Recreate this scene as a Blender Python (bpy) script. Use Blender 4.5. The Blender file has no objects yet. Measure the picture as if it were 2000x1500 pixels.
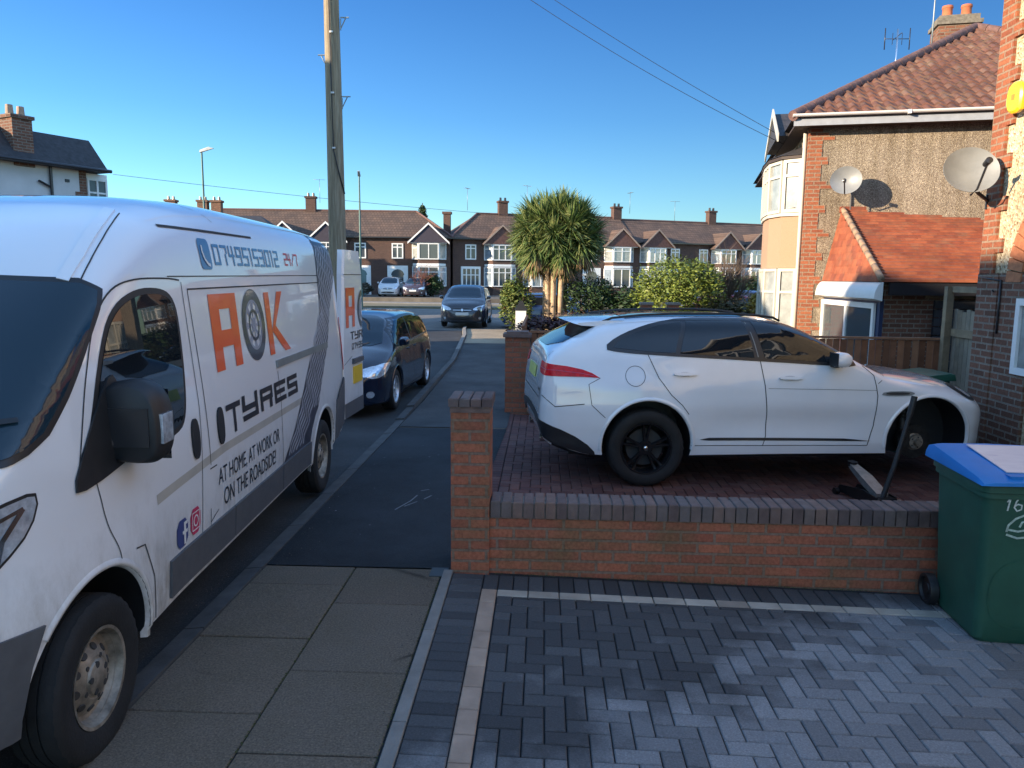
import bpy, bmesh, math, random
from mathutils import Vector, Matrix
from mathutils.bvhtree import BVHTree
R = math.radians
rnd = random.Random(7)
S = bpy.context.scene
COL = S.collection

# ---------------------------------------------------------------- camera
cam = bpy.data.objects.new('camera', bpy.data.cameras.new('camera'))
COL.objects.link(cam); S.camera = cam
cam.data.sensor_width = 36.0; cam.data.lens = 27.0      # 1500 px on a 2000 px wide frame
cam.data.clip_start = 0.05; cam.data.clip_end = 3000
CP, CYAW, CROLL = math.atan(0.14), math.atan(0.04*math.cos(math.atan(0.14))), R(0.5)
_f0 = Vector((-math.sin(CYAW), math.cos(CYAW), 0)); _r0 = Vector((math.cos(CYAW), math.sin(CYAW), 0))
_f = _f0*math.cos(CP) + Vector((0, 0, -math.sin(CP))); _u0 = _f0*math.sin(CP) + Vector((0, 0, math.cos(CP)))
_r = _r0*math.cos(CROLL) + _u0*math.sin(CROLL); _u = _u0*math.cos(CROLL) - _r0*math.sin(CROLL)
cam.matrix_world = Matrix(((_r.x, _u.x, -_f.x, 0), (_r.y, _u.y, -_f.y, 0), (_r.z, _u.z, -_f.z, 2.0), (0, 0, 0, 1)))

# ---------------------------------------------------------------- world, sun, exposure
SUN_EL, SUN_AZ = R(15.0), R(241.0)                      # azimuth clockwise from +Y
W = bpy.data.worlds.new('World'); S.world = W; W.use_nodes = True
nt = W.node_tree; nt.nodes.clear()
sky = nt.nodes.new('ShaderNodeTexSky'); sky.sky_type = 'NISHITA'; sky.sun_disc = False
sky.sun_elevation = SUN_EL; sky.sun_rotation = -SUN_AZ; sky.altitude = 50
sky.air_density = 1.0; sky.dust_density = 0.35; sky.ozone_density = 3.0
bg = nt.nodes.new('ShaderNodeBackground'); bg.inputs[1].default_value = 0.15
wo = nt.nodes.new('ShaderNodeOutputWorld')
N_ = nt.nodes.new; LK = nt.links.new
gc = N_('ShaderNodeTexCoord'); gs = N_('ShaderNodeSeparateXYZ'); gr = N_('ShaderNodeValToRGB'); gm = N_('ShaderNodeMix'); gd = N_('ShaderNodeVectorMath'); gq = N_('ShaderNodeMapRange'); gw = N_('ShaderNodeMix')
# colour of the sky: deep blue low down and away from the sun, paler overhead and towards the sun
for m_, bt in ((gm, 'MULTIPLY'), (gw, 'MIX')): m_.data_type = 'RGBA'; m_.blend_type = bt; m_.inputs[0].default_value = 1.0
gr.color_ramp.elements.remove(gr.color_ramp.elements[1]); gr.color_ramp.elements[0].position = 0; gr.color_ramp.elements[0].color = (0.255, 0.345, 0.36, 1)
for p_, c_ in ((0.19, (0.135, 0.24, 0.33)), (0.36, (0.088, 0.192, 0.31)), (0.62, (0.95, 0.93, 0.91)), (1.0, (1.0, 0.95, 0.89))):
    e_ = gr.color_ramp.elements.new(p_); e_.color = (*c_, 1)
gd.operation = 'DOT_PRODUCT'; gd.inputs[1].default_value = (math.sin(SUN_AZ), math.cos(SUN_AZ), 0)
gq.inputs[1].default_value = 0.22; gq.inputs[2].default_value = 0.75; gw.inputs[7].default_value = (1, 0.94, 0.87, 1)
LK(gc.outputs['Generated'], gs.inputs[0]); LK(gs.outputs[2], gr.inputs[0]); LK(gc.outputs['Generated'], gd.inputs[0]); LK(gd.outputs['Value'], gq.inputs[0])
LK(gq.outputs[0], gw.inputs[0]); LK(gr.outputs[0], gw.inputs[6]); LK(sky.outputs[0], gm.inputs[6]); LK(gw.outputs[2], gm.inputs[7]); LK(gm.outputs[2], bg.inputs[0]); nt.links.new(bg.outputs[0], wo.inputs[0])
sl = bpy.data.lights.new('sun', 'SUN'); sl.energy = 2.7; sl.angle = R(0.5); sl.color = (1.0, 0.80, 0.58)
sun = bpy.data.objects.new('sun', sl); COL.objects.link(sun)
_ts = Vector((math.sin(SUN_AZ)*math.cos(SUN_EL), math.cos(SUN_AZ)*math.cos(SUN_EL), math.sin(SUN_EL)))
sun.rotation_euler = _ts.to_track_quat('Z', 'Y').to_euler(); sun.location = (0, 0, 40)
S.view_settings.view_transform = 'Standard'; S.view_settings.look = 'None'
S.view_settings.gamma = 1; S.view_settings.exposure = 2.08

# ---------------------------------------------------------------- materials
MATS = {}
class NT:
    """small node-tree writer"""
    def __init__(s, name):
        s.m = bpy.data.materials.new(name); s.m.use_nodes = True; s.t = s.m.node_tree
        s.b = s.t.nodes['Principled BSDF']; MATS[name] = s.m
    def n(s, kind, **kw):
        nd = s.t.nodes.new('ShaderNode' + kind)
        for k, v in kw.items():
            if k.startswith('i_'):
                key = k[2:]; key = int(key) if key.isdigit() else key.replace('_', ' ')
                nd.inputs[key].default_value = v
            else: setattr(nd, k, v)
        return nd
    def l(s, a, b): s.t.links.new(a, b)
    def ramp(s, fac, stops, interp='LINEAR'):
        r = s.n('ValToRGB'); e = r.color_ramp.elements; r.color_ramp.interpolation = interp
        while len(e) > 1: e.remove(e[-1])
        e[0].position = stops[0][0]; e[0].color = (*stops[0][1], 1)
        for p, c in stops[1:]:
            x = e.new(p); x.color = (*c, 1)
        s.l(fac, r.inputs[0]); return r.outputs[0]
    def mix(s, fac, a, b, mode='MIX'):
        m = s.n('Mix', data_type='RGBA', blend_type=mode)
        for v, i in ((fac, 0), (a, 6), (b, 7)):
            if hasattr(v, 'default_value'): s.l(v, m.inputs[i])
            elif i: m.inputs[i].default_value = (*v, 1)
            else: m.inputs[i].default_value = v
        return m.outputs[2]
    def bump(s, h, dist, strength=1.0):
        b = s.n('Bump', i_Strength=strength, i_Distance=dist); s.l(h, b.inputs['Height']); s.l(b.outputs[0], s.b.inputs['Normal'])
    def set(s, col=None, rough=None, metal=None, coat=None, spec=None):
        if col is not None:
            if hasattr(col, 'default_value'): s.l(col, s.b.inputs['Base Color'])
            else: s.b.inputs['Base Color'].default_value = (*col, 1)
        if rough is not None: s.b.inputs['Roughness'].default_value = rough
        if metal is not None: s.b.inputs['Metallic'].default_value = metal
        if coat is not None:
            s.b.inputs['Coat Weight'].default_value = coat; s.b.inputs['Coat Roughness'].default_value = 0.03
        if spec is not None: s.b.inputs['Specular IOR Level'].default_value = spec
        return s.m
    def pos(s): return s.n('TexCoord').outputs['Object']
    def noise(s, scale, detail=4, rough=0.6, vec=None, stretch=None):
        v = vec or s.pos()
        if stretch:
            mp = s.n('Mapping'); mp.inputs['Scale'].default_value = stretch; s.l(v, mp.inputs[0]); v = mp.outputs[0]
        nz = s.n('TexNoise', i_Scale=scale, i_Detail=detail, i_Roughness=rough); s.l(v, nz.inputs['Vector']); return nz.outputs['Fac']
def lerp(a, b, t): return tuple(x+(y-x)*t for x, y in zip(a, b))
def mul(c, k): return tuple(min(1, x*k) for x in c)
def plain(name, col, rough=0.6, metal=0.0, var=0.12, scale=6.0, bump=0.0, bscale=60, coat=None, spec=None):
    t = NT(name); f = t.noise(scale)
    t.set(t.ramp(f, [(0.3, mul(col, 1-var)), (0.7, mul(col, 1+var))]), rough, metal, coat, spec)
    if bump: t.bump(t.noise(bscale), bump)
    return t.m
def paint(name, col, rough=0.32, coat=1.0, var=0.03):
    return plain(name, col, rough, 0.0, var, 2.5, coat=coat)
def glass(name, col=(0.012, 0.016, 0.02), rough=0.02):
    t = NT(name); return t.set(col, rough, 0, None, 0.5)
def wallcoord(t):
    """(x+y, z) of the object: bricks run along either wall direction"""
    sp = t.n('SeparateXYZ'); t.l(t.pos(), sp.inputs[0])
    ad = t.n('Math', operation='ADD'); t.l(sp.outputs[0], ad.inputs[0]); t.l(sp.outputs[1], ad.inputs[1])
    cb = t.n('CombineXYZ'); t.l(ad.outputs[0], cb.inputs[0]); t.l(sp.outputs[2], cb.inputs[1]); return cb.outputs[0], sp
def brick(name, c1, c2, mortar, w=0.225, h=0.075, ms=0.012, stain=0.5, stain_col=(0.10, 0.075, 0.05), bump=0.004):
    t = NT(name); v, sp = wallcoord(t)
    b = t.n('TexBrick', i_Scale=1.0, i_Mortar_Size=ms, i_Mortar_Smooth=0.15, i_Brick_Width=w, i_Row_Height=h, i_Bias=0.0)
    b.inputs['Color1'].default_value = (*c1, 1); b.inputs['Color2'].default_value = (*c2, 1); b.inputs['Mortar'].default_value = (*mortar, 1)
    t.l(v, b.inputs['Vector'])
    n1 = t.noise(2.2, 6, 0.65); k = t.ramp(n1, [(0.42, (0, 0, 0)), (0.72, (1, 1, 1))])
    mth = t.n('Math', operation='MULTIPLY', i_1=stain); t.l(k, mth.inputs[0])
    c = t.mix(mth.outputs[0], b.outputs['Color'], stain_col)
    n2 = t.noise(45, 3); g = t.ramp(n2, [(0.3, (0.72, 0.72, 0.72)), (0.7, (1.15, 1.15, 1.15))])
    c = t.mix(1.0, c, g, 'MULTIPLY'); t.set(c, 0.9, spec=0.25)
    inv = t.n('Math', operation='MULTIPLY_ADD', i_1=-1.0, i_2=1.0); t.l(b.outputs['Fac'], inv.inputs[0])
    ad = t.n('Math', operation='MULTIPLY_ADD', i_1=0.25); t.l(n2, ad.inputs[0]); t.l(inv.outputs[0], ad.inputs[2])
    t.bump(ad.outputs[0], bump); return t.m
def pebble(name, base, dark, light, scale=55.0):
    t = NT(name); v = t.n('TexVoronoi', i_Scale=scale); t.l(t.pos(), v.inputs['Vector'])
    sp = t.n('SeparateColor'); t.l(v.outputs['Color'], sp.inputs[0])
    c = t.ramp(sp.outputs[0], [(0.0, dark), (0.3, base), (0.7, base), (1.0, light)])
    g = t.ramp(t.noise(1.3, 5), [(0.3, (0.82, 0.80, 0.78)), (0.7, (1.1, 1.08, 1.05))])
    st = t.ramp(t.noise(2.0, 6, .7, stretch=(2.2, 2.2, .22)), [(.38, (.70, .68, .64)), (.58, (1, 1, 1))]); c = t.mix(1.0, c, st, 'MULTIPLY')
    t.set(t.mix(1.0, c, g, 'MULTIPLY'), 0.95, spec=0.2); t.bump(v.outputs['Distance'], 0.012); return t.m
def islandcol(name, cols, rough=0.7, lichen=None, noise_s=9.0, bump=0.0, spec=0.4, trans=0.0):
    """colour that differs per loose piece (block, leaf, tile)"""
    t = NT(name); g = t.n('NewGeometry'); f = g.outputs['Random Per Island']
    st = [(i/max(1, len(cols)-1), c) for i, c in enumerate(cols)]
    c = t.ramp(f, st)
    k = t.ramp(t.noise(noise_s, 5), [(0.3, (0.78, 0.78, 0.78)), (0.7, (1.2, 1.2, 1.2))])
    if lichen: c = t.mix(t.ramp(t.noise(2.6, 7, .75), [(.50, (0, 0, 0)), (.68, (.75, .75, .75))]), c, lichen); c = t.mix(t.ramp(t.noise(.9, 4, .6), [(.35, (0, 0, 0)), (.6, (.35, .35, .35))]), c, mul(cols[0], .45))
    t.set(t.mix(1.0, c, k, 'MULTIPLY'), rough, spec=spec)
    if bump: t.bump(t.noise(120, 3), bump)
    if trans:
        t.b.inputs['Subsurface Weight'].default_value = 0.0
    return t.m

M_white = plain('white_plastic', (0.72, 0.72, 0.70), 0.35, var=0.05)
M_cream = plain('cream_paint', (0.50, 0.48, 0.41), 0.5, var=0.06)
M_black = plain('black_plastic', (0.015, 0.016, 0.018), 0.5, var=0.15, scale=20)
M_trim = plain('dark_trim', (0.022, 0.022, 0.025), 0.3, var=0.1)
M_greyp = plain('grey_bumper_plastic', (0.085, 0.088, 0.095), 0.6, var=0.12, scale=12, bump=0.0006, bscale=500)
M_gap = plain('panel_gap', (0.035, 0.035, 0.035), 0.8)
M_rub = plain('tyre_rubber', (0.0115, 0.0115, 0.012), 0.8, var=0.35, scale=9, bump=0.002, bscale=70)
M_chrome = plain('chrome', (0.7, 0.7, 0.7), 0.15, 1.0, var=0.03)
M_steel = plain('dirty_steel', (0.27, 0.235, 0.19), 0.55, 0.5, var=0.55, scale=14)
M_alloy = plain('silver_alloy', (0.5, 0.51, 0.53), 0.35, 0.7, var=0.1)
M_balloy = plain('black_alloy', (0.012, 0.012, 0.014), 0.25, 0.2, var=0.2)
M_glass = glass('window_glass')
M_cglass = glass('car_glass', (0.010, 0.013, 0.017), 0.015)
M_sglass = glass('windscreen_glass', (0.012, 0.03, 0.045), 0.015)
M_pane = glass('house_pane', (0.06, 0.075, 0.085), 0.04)
M_curt = plain('net_curtain_pane', (0.27, 0.29, 0.28), 0.15, var=0.25, scale=5, spec=0.8)
M_lamp = plain('clear_lamp', (0.62, 0.66, 0.70), 0.08, 0.5, var=0.3, scale=30, coat=1.0)
M_red = plain('red_lamp', (0.62, 0.006, 0.015), 0.25, 0, var=0.3, scale=25, spec=0.3)
M_amber = plain('amber_plate', (0.75, 0.48, 0.03), 0.35, var=0.05)
M_platew = plain('white_plate', (0.66, 0.66, 0.62), 0.35, var=0.05)
M_wood_d = plain('dark_fence_wood', (0.085, 0.045, 0.028), 0.85, var=0.4, scale=4, bump=0.004, bscale=40)
M_wood_g = plain('weathered_gate_wood', (0.25, 0.19, 0.12), 0.9, var=0.3, scale=5, bump=0.004, bscale=40)
M_metal = plain('galvanised_metal', (0.24, 0.27, 0.28), 0.45, 0.6, var=0.12)
M_dish = plain('dish_grey', (0.21, 0.22, 0.22), 0.4, var=0.12)
M_brick_wall = brick('garden_wall_brick', (0.42, 0.135, 0.075), (0.30, 0.095, 0.058), (0.24, 0.15, 0.11), ms=0.010, stain=0.7, stain_col=(0.15, 0.105, 0.05), bump=0.007)
M_brick_old = brick('house_brick', (0.22, 0.10, 0.065), (0.13, 0.062, 0.042), (0.24, 0.20, 0.16), ms=0.011, stain=0.35, stain_col=(0.055, 0.035, 0.025))
M_brick_red = brick('quoin_brick', (0.34, 0.115, 0.055), (0.24, 0.075, 0.04), (0.28, 0.19, 0.13), stain=0.2)
M_brick_far = brick('far_brick', (0.115, 0.058, 0.046), (0.075, 0.038, 0.032), (0.12, 0.09, 0.075), stain=0.25)
M_brick_chim = brick('chimney_brick', (0.25, 0.105, 0.06), (0.15, 0.06, 0.038), (0.20, 0.15, 0.11), stain=0.45)
M_pebble = pebble('pebbledash', (0.31, 0.265, 0.205), (0.16, 0.12, 0.09), (0.55, 0.48, 0.37), 75)
M_pebble2 = pebble('cream_pebbledash', (0.52, 0.43, 0.29), (0.27, 0.19, 0.11), (0.72, 0.64, 0.48), 45)
M_render = plain('white_render', (0.56, 0.56, 0.55), 0.9, var=0.08, scale=2)
M_roof_d = plain('dark_roof_tile', (0.035, 0.033, 0.036), 0.7, var=0.4, scale=8, bump=0.01, bscale=12)
M_tile_red = islandcol('red_roof_tile', [(0.10, 0.043, 0.03), (0.18, 0.078, 0.05), (0.14, 0.06, 0.042), (0.22, 0.12, 0.08)], 0.85, lichen=(.20, .15, .10), noise_s=14, bump=0.002)
M_tile_org = islandcol('orange_plain_tile', [(0.26, 0.065, 0.03), (0.36, 0.11, 0.05), (0.31, 0.085, 0.04), (0.22, 0.06, 0.035)], 0.85, lichen=(.24, .12, .07), noise_s=8, bump=0.002)
M_leadwood = plain('brown_fascia', (0.05, 0.035, 0.03), 0.7)

def asphalt(name, c, var=0.25, gloss=0.85):
    t = NT(name); a = t.ramp(t.noise(0.9, 6, 0.7), [(0.3, mul(c, 1-var)), (0.7, mul(c, 1+var))])
    g = t.ramp(t.noise(140, 2), [(0.35, (0.6, 0.6, 0.6)), (0.62, (1.0, 1.0, 1.0)), (0.75, (1.9, 1.9, 1.9))])
    t.set(t.mix(1.0, a, g, 'MULTIPLY'), gloss, spec=0.3); t.bump(t.noise(160, 2), 0.004); return t.m
M_road = asphalt('road_asphalt', (0.055, 0.056, 0.058), 0.35)
M_road_far = asphalt('main_road_asphalt', (0.20, 0.185, 0.165), 0.2)
M_tarmac = asphalt('new_tarmac', (0.024, 0.027, 0.031), 0.6, 0.75)
M_soil = plain('ground_cover', (0.07, 0.065, 0.04), 0.95, var=0.4, scale=1.5, bump=0.02, bscale=20)
def slab_mat():
    t = NT('paving_slab'); g = t.n('NewGeometry')
    c = t.ramp(g.outputs['Random Per Island'], [(0, (0.13, 0.103, 0.078)), (0.5, (0.165, 0.13, 0.098)), (1, (0.14, 0.118, 0.094))])
    moss = t.ramp(t.noise(1.6, 6, 0.7), [(0.42, (0, 0, 0)), (0.7, (0.75, 0.75, 0.75))])
    c = t.mix(moss, c, (0.125, 0.102, 0.07))
    vo = t.n('TexVoronoi', i_Scale=0.75, feature='DISTANCE_TO_EDGE'); wv = t.n('Mix', data_type='VECTOR'); wv.inputs[0].default_value = .06
    nzv = t.n('TexNoise', i_Scale=3.0, i_Detail=5.0); t.l(t.pos(), nzv.inputs['Vector']); t.l(t.pos(), wv.inputs[4]); t.l(nzv.outputs['Color'], wv.inputs[5]); t.l(wv.outputs[1], vo.inputs['Vector'])
    ck = t.ramp(vo.outputs['Distance'], [(0.0, (0.25, 0.25, 0.25)), (0.006, (0.35, 0.35, 0.35)), (0.010, (1, 1, 1))]); c = t.mix(t.ramp(t.noise(.5, 2), [(.48, (0, 0, 0)), (.52, (1, 1, 1))]), c, t.mix(1.0, c, ck, 'MULTIPLY'))
    sp = t.ramp(t.noise(95, 3, 0.7), [(0.3, (0.55, 0.55, 0.55)), (0.6, (1.05, 1.05, 1.05)), (0.75, (1.7, 1.65, 1.55))])
    t.set(t.mix(1.0, c, sp, 'MULTIPLY'), 0.9, spec=0.3); t.bump(t.noise(120, 3), 0.004); return t.m
M_slab = slab_mat()
M_kerb = plain('kerb_concrete', (0.07, 0.07, 0.07), 0.9, var=0.3, scale=5, bump=0.003, bscale=80)
M_kerb_l = plain('light_kerb_concrete', (0.20, 0.19, 0.175), 0.9, var=0.2, scale=5, bump=0.003, bscale=80)
def block_mat():
    t = NT('charcoal_block'); g = t.n('NewGeometry')
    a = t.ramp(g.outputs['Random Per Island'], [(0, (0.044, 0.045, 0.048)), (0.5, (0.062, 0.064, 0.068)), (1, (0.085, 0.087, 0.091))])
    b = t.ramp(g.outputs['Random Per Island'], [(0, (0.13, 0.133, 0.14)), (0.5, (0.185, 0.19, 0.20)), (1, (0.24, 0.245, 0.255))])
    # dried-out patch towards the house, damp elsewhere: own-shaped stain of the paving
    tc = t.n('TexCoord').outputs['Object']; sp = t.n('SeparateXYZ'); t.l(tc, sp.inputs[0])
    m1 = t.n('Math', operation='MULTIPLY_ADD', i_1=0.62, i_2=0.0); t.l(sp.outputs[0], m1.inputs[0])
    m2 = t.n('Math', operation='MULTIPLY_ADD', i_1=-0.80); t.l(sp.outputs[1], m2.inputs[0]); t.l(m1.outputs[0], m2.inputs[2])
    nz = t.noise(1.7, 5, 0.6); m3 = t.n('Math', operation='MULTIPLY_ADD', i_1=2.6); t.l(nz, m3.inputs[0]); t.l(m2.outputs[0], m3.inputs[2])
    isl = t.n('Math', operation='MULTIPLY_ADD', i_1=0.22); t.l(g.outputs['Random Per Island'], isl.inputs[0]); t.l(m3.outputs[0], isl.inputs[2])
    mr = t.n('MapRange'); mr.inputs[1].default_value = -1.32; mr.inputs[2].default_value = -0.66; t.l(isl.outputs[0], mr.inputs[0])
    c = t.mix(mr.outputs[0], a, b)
    gr = t.ramp(t.noise(110, 3, 0.7), [(0.3, (0.7, 0.7, 0.7)), (0.6, (1.05, 1.05, 1.05)), (0.75, (1.5, 1.5, 1.5))])
    t.set(t.mix(1.0, c, gr, 'MULTIPLY'), 0.75, spec=0.35); t.bump(t.noise(130, 3), 0.003); return t.m
M_block = block_mat()
M_block_tan = islandcol('buff_block', [(0.30, 0.215, 0.16), (0.38, 0.28, 0.21), (0.34, 0.25, 0.19)], 0.85, noise_s=5, bump=0.003)
M_block_red = islandcol('red_brown_block', [(0.075, 0.032, 0.03), (0.12, 0.05, 0.042), (0.10, 0.055, 0.05), (0.15, 0.065, 0.05)], 0.8, noise_s=3, bump=0.003)
M_coping = islandcol('coping_brick', [(0.10, 0.068, 0.064), (0.16, 0.105, 0.09), (0.13, 0.105, 0.10), (0.19, 0.115, 0.09)], 0.85, noise_s=12, bump=0.004)

# ---------------------------------------------------------------- object helpers
def tag(o, label=None, cat=None, group=None, kind=None):
    if label: o['label'] = label
    if cat: o['category'] = cat
    if group: o['group'] = group
    if kind: o['kind'] = kind
    return o
def empty(name, loc=(0, 0, 0), rz=0.0, label=None, cat=None, group=None, parent=None):
    o = bpy.data.objects.new(name, None); COL.objects.link(o); o.empty_display_size = 0.2
    o.location = loc; o.rotation_euler = (0, 0, rz)
    if parent: o.parent = parent
    return tag(o, label, cat, group)
def copy_tree(o, parent=None):
    c = o.copy(); COL.objects.link(c); c.parent = parent
    for ch in o.children: copy_tree(ch, c)
    return c
class MB:
    def __init__(s): s.v = []; s.f = []; s.m = []; s.M = Matrix()
    def add(s, vs, fs, mi=0):
        b = len(s.v); s.v += [tuple(s.M @ Vector(p)) for p in vs]; s.f += [tuple(i+b for i in f) for f in fs]; s.m += [mi]*len(fs)
    def box(s, x0, x1, y0, y1, z0, z1, mi=0, bottom=True):
        vs = [(x, y, z) for z in (z0, z1) for y in (y0, y1) for x in (x0, x1)]
        fs = [(4, 5, 7, 6), (0, 1, 5, 4), (2, 6, 7, 3), (0, 4, 6, 2), (1, 3, 7, 5)] + ([(0, 2, 3, 1)] if bottom else [])
        s.add(vs, fs, mi)
    def cbox(s, x0, x1, y0, y1, z0, z1, c=0.008, mi=0):
        """box with chamfered top edge"""
        vs = [(x, y, z0) for y in (y0, y1) for x in (x0, x1)] + [(x, y, z1-c) for y in (y0, y1) for x in (x0, x1)] + \
             [(x0+c, y0+c, z1), (x1-c, y0+c, z1), (x0+c, y1-c, z1), (x1-c, y1-c, z1)]
        s.add(vs, [(0, 1, 5, 4), (1, 3, 7, 5), (3, 2, 6, 7), (2, 0, 4, 6), (4, 5, 9, 8), (5, 7, 11, 9), (7, 6, 10, 11), (6, 4, 8, 10), (8, 9, 11, 10)], mi)
    def tube(s, pts, r, n=8, mi=0, cap=True):
        pts = [Vector(p) for p in pts]; rs = r if isinstance(r, (list, tuple)) else [r]*len(pts); rings = []
        up = Vector((0, 0, 1)); vs = []
        for i, p in enumerate(pts):
            d = (pts[min(i+1, len(pts)-1)] - pts[max(i-1, 0)]).normalized()
            a = d.cross(up)
            if a.length < 0.05: a = d.cross(Vector((0, 1, 0)))
            a.normalize(); b = d.cross(a)
            vs += [tuple(p + (a*math.cos(t)+b*math.sin(t))*rs[i]) for t in [2*math.pi*k/n for k in range(n)]]
        fs = []
        for i in range(len(pts)-1):
            for k in range(n):
                k2 = (k+1) % n; fs.append((i*n+k, i*n+k2, (i+1)*n+k2, (i+1)*n+k))
        if cap: fs += [tuple(range(n-1, -1, -1)), tuple((len(pts)-1)*n+k for k in range(n))]
        s.add(vs, fs, mi)
    def prism(s, poly, axis, a0, a1, mi=0):
        """extrude a 2D polygon. axis 'y': poly is (x,z); 'x': (y,z); 'z': (x,y)"""
        def P(u, v, a): return {'y': (u, a, v), 'x': (a, u, v), 'z': (u, v, a)}[axis]
        n = len(poly); vs = [P(u, v, a0) for u, v in poly] + [P(u, v, a1) for u, v in poly]
        fs = [tuple(range(n)), tuple(range(2*n-1, n-1, -1))] + [(i, i+n, (i+1) % n+n, (i+1) % n) for i in range(n)]
        s.add(vs, fs, mi)
    def quad(s, *p, mi=0): s.add(list(p), [tuple(range(len(p)))], mi)
    def lathe(s, prof, n=32, axis='y', mi=0, mats=None, jit=None):
        """prof: list of (r, a). revolve around axis"""
        vs = []; fs = []; k0 = len(prof)
        for i in range(n):
            t = 2*math.pi*i/n; c, q = math.cos(t), math.sin(t)
            for j, (r, a) in enumerate(prof):
                rr = r + (jit(i, j) if jit else 0)
                vs.append({'y': (rr*c, a, rr*q), 'z': (rr*c, rr*q, a), 'x': (a, rr*c, rr*q)}[axis])
        base = len(s.v)
        for i in range(n):
            i2 = (i+1) % n
            for j in range(k0-1): fs.append((i*k0+j, i2*k0+j, i2*k0+j+1, i*k0+j+1))
        s.add(vs, fs, mi)
    def build(s, name, mats, parent=None, smooth=False, loc=None, recalc=True, weld=0.0, smooth_angle=None):
        me = bpy.data.meshes.new(name); me.from_pydata(s.v, [], s.f)
        mats = mats if isinstance(mats, (list, tuple)) else [mats]
        for m in mats: me.materials.append(m)
        me.polygons.foreach_set('material_index', s.m)
        if recalc or weld:
            bm = bmesh.new(); bm.from_mesh(me)
            if weld: bmesh.ops.remove_doubles(bm, verts=bm.verts, dist=weld)
            bmesh.ops.recalc_face_normals(bm, faces=bm.faces); bm.to_mesh(me); bm.free()
        if smooth: me.polygons.foreach_set('use_smooth', [True]*len(me.polygons))
        if smooth_angle: me.set_sharp_from_angle(angle=R(smooth_angle))
        me.update(); o = bpy.data.objects.new(name, me); COL.objects.link(o)
        if parent: o.parent = parent
        if loc: o.location = loc
        return o
def interp(x, pts):
    if x <= pts[0][0]: return pts[0][1]
    for (a, p), (b, q) in zip(pts, pts[1:]):
        if x <= b: return p+(q-p)*(x-a)/(b-a)
    return pts[-1][1]
def sinterp(x, pts):
    """monotone-ish cubic through points"""
    n = len(pts)
    if x <= pts[0][0]: return pts[0][1]
    if x >= pts[-1][0]: return pts[-1][1]
    for i in range(n-1):
        if x <= pts[i+1][0]: break
    d = lambda k: (pts[k+1][1]-pts[k][1])/(pts[k+1][0]-pts[k][0])
    def sl(k):
        if k == 0: return d(0)
        if k == n-1: return d(n-2)
        a, b = d(k-1), d(k)
        return 0 if a*b <= 0 else 2*a*b/(a+b)
    h = pts[i+1][0]-pts[i][0]; t = (x-pts[i][0])/h; y0, y1, m0, m1 = pts[i][1], pts[i+1][1], sl(i)*h, sl(i+1)*h
    return (2*t**3-3*t*t+1)*y0 + (t**3-2*t*t+t)*m0 + (-2*t**3+3*t*t)*y1 + (t**3-t*t)*m1

# ================================================================ vehicle kit
def chaikin(p, it=2):
    for _ in range(it):
        q = []
        for i in range(len(p)):
            a, b = p[i], p[(i+1) % len(p)]
            q += [(a[0]*.75+b[0]*.25, a[1]*.75+b[1]*.25), (a[0]*.25+b[0]*.75, a[1]*.25+b[1]*.75)]
        p = q
    return p
def area2(p): return sum(p[i-1][0]*p[i][1]-p[i][0]*p[i-1][1] for i in range(len(p)))/2
def grow(p, d):
    s = 1 if area2(p) > 0 else -1; out = []
    n = len(p)
    for i in range(n):
        a, b, c = Vector(p[i-1]), Vector(p[i]), Vector(p[(i+1) % n])
        e1 = (b-a); e2 = (c-b)
        if e1.length < 1e-6 or e2.length < 1e-6: out.append(p[i]); continue
        e1.normalize(); e2.normalize()
        n1 = Vector((e1.y, -e1.x))*s; n2 = Vector((e2.y, -e2.x))*s; m = n1+n2
        m = m/max(0.35, m.length_squared)*2 if m.length > 1e-6 else n1
        out.append((b.x+m.x*d*.5*1.0 if False else b.x+m.x*d/ (1.0), b.y+m.y*d)) if False else out.append((b.x+(n1.x+n2.x)*.5*d/max(.5, (1+n1.dot(n2))/2), b.y+(n1.y+n2.y)*.5*d/max(.5, (1+n1.dot(n2))/2)))
    return out
def rect(x0, x1, y0, y1): return [(x0, y0), (x1, y0), (x1, y1), (x0, y1)]
def circle(cx, cy, r, n=28, ry=None): return [(cx+r*math.cos(2*math.pi*k/n), cy+(ry or r)*math.sin(2*math.pi*k/n)) for k in range(n)]
def ring(cx, cy, r0, r1, n=36, a0=0, a1=360, k=1.0):
    """ring as quads; k stretches y"""
    out = []
    for i in range(n):
        t0, t1 = R(a0+(a1-a0)*i/n), R(a0+(a1-a0)*(i+1)/n)
        out.append([(cx+r*math.cos(t), cy+k*r*math.sin(t)) for r, t in ((r0, t0), (r1, t0), (r1, t1), (r0, t1))])
    return out
def smooth(p, k=5):
    out = []
    for i in range(len(p)-1):
        a, b, c, d = p[max(i-1, 0)], p[i], p[i+1], p[min(i+2, len(p)-1)]
        for s in range(k):
            t = s/k; out.append(tuple(.5*((2*b[j])+(c[j]-a[j])*t+(2*a[j]-5*b[j]+4*c[j]-d[j])*t*t+(3*b[j]-a[j]-3*c[j]+d[j])*t**3) for j in (0, 1)))
    return out+[p[-1]]
def strip(pts, w):
    """polyline -> quads of width w"""
    out = []; P = [Vector(p) for p in pts]; L = []
    for i, p in enumerate(P):
        d = (P[min(i+1, len(P)-1)]-P[max(i-1, 0)]).normalized(); nn = Vector((-d.y, d.x))*w/2
        L.append((p+nn, p-nn))
    for (a, b), (c, d) in zip(L, L[1:]): out.append([tuple(a), tuple(b), tuple(d), tuple(c)])
    return out
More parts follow.
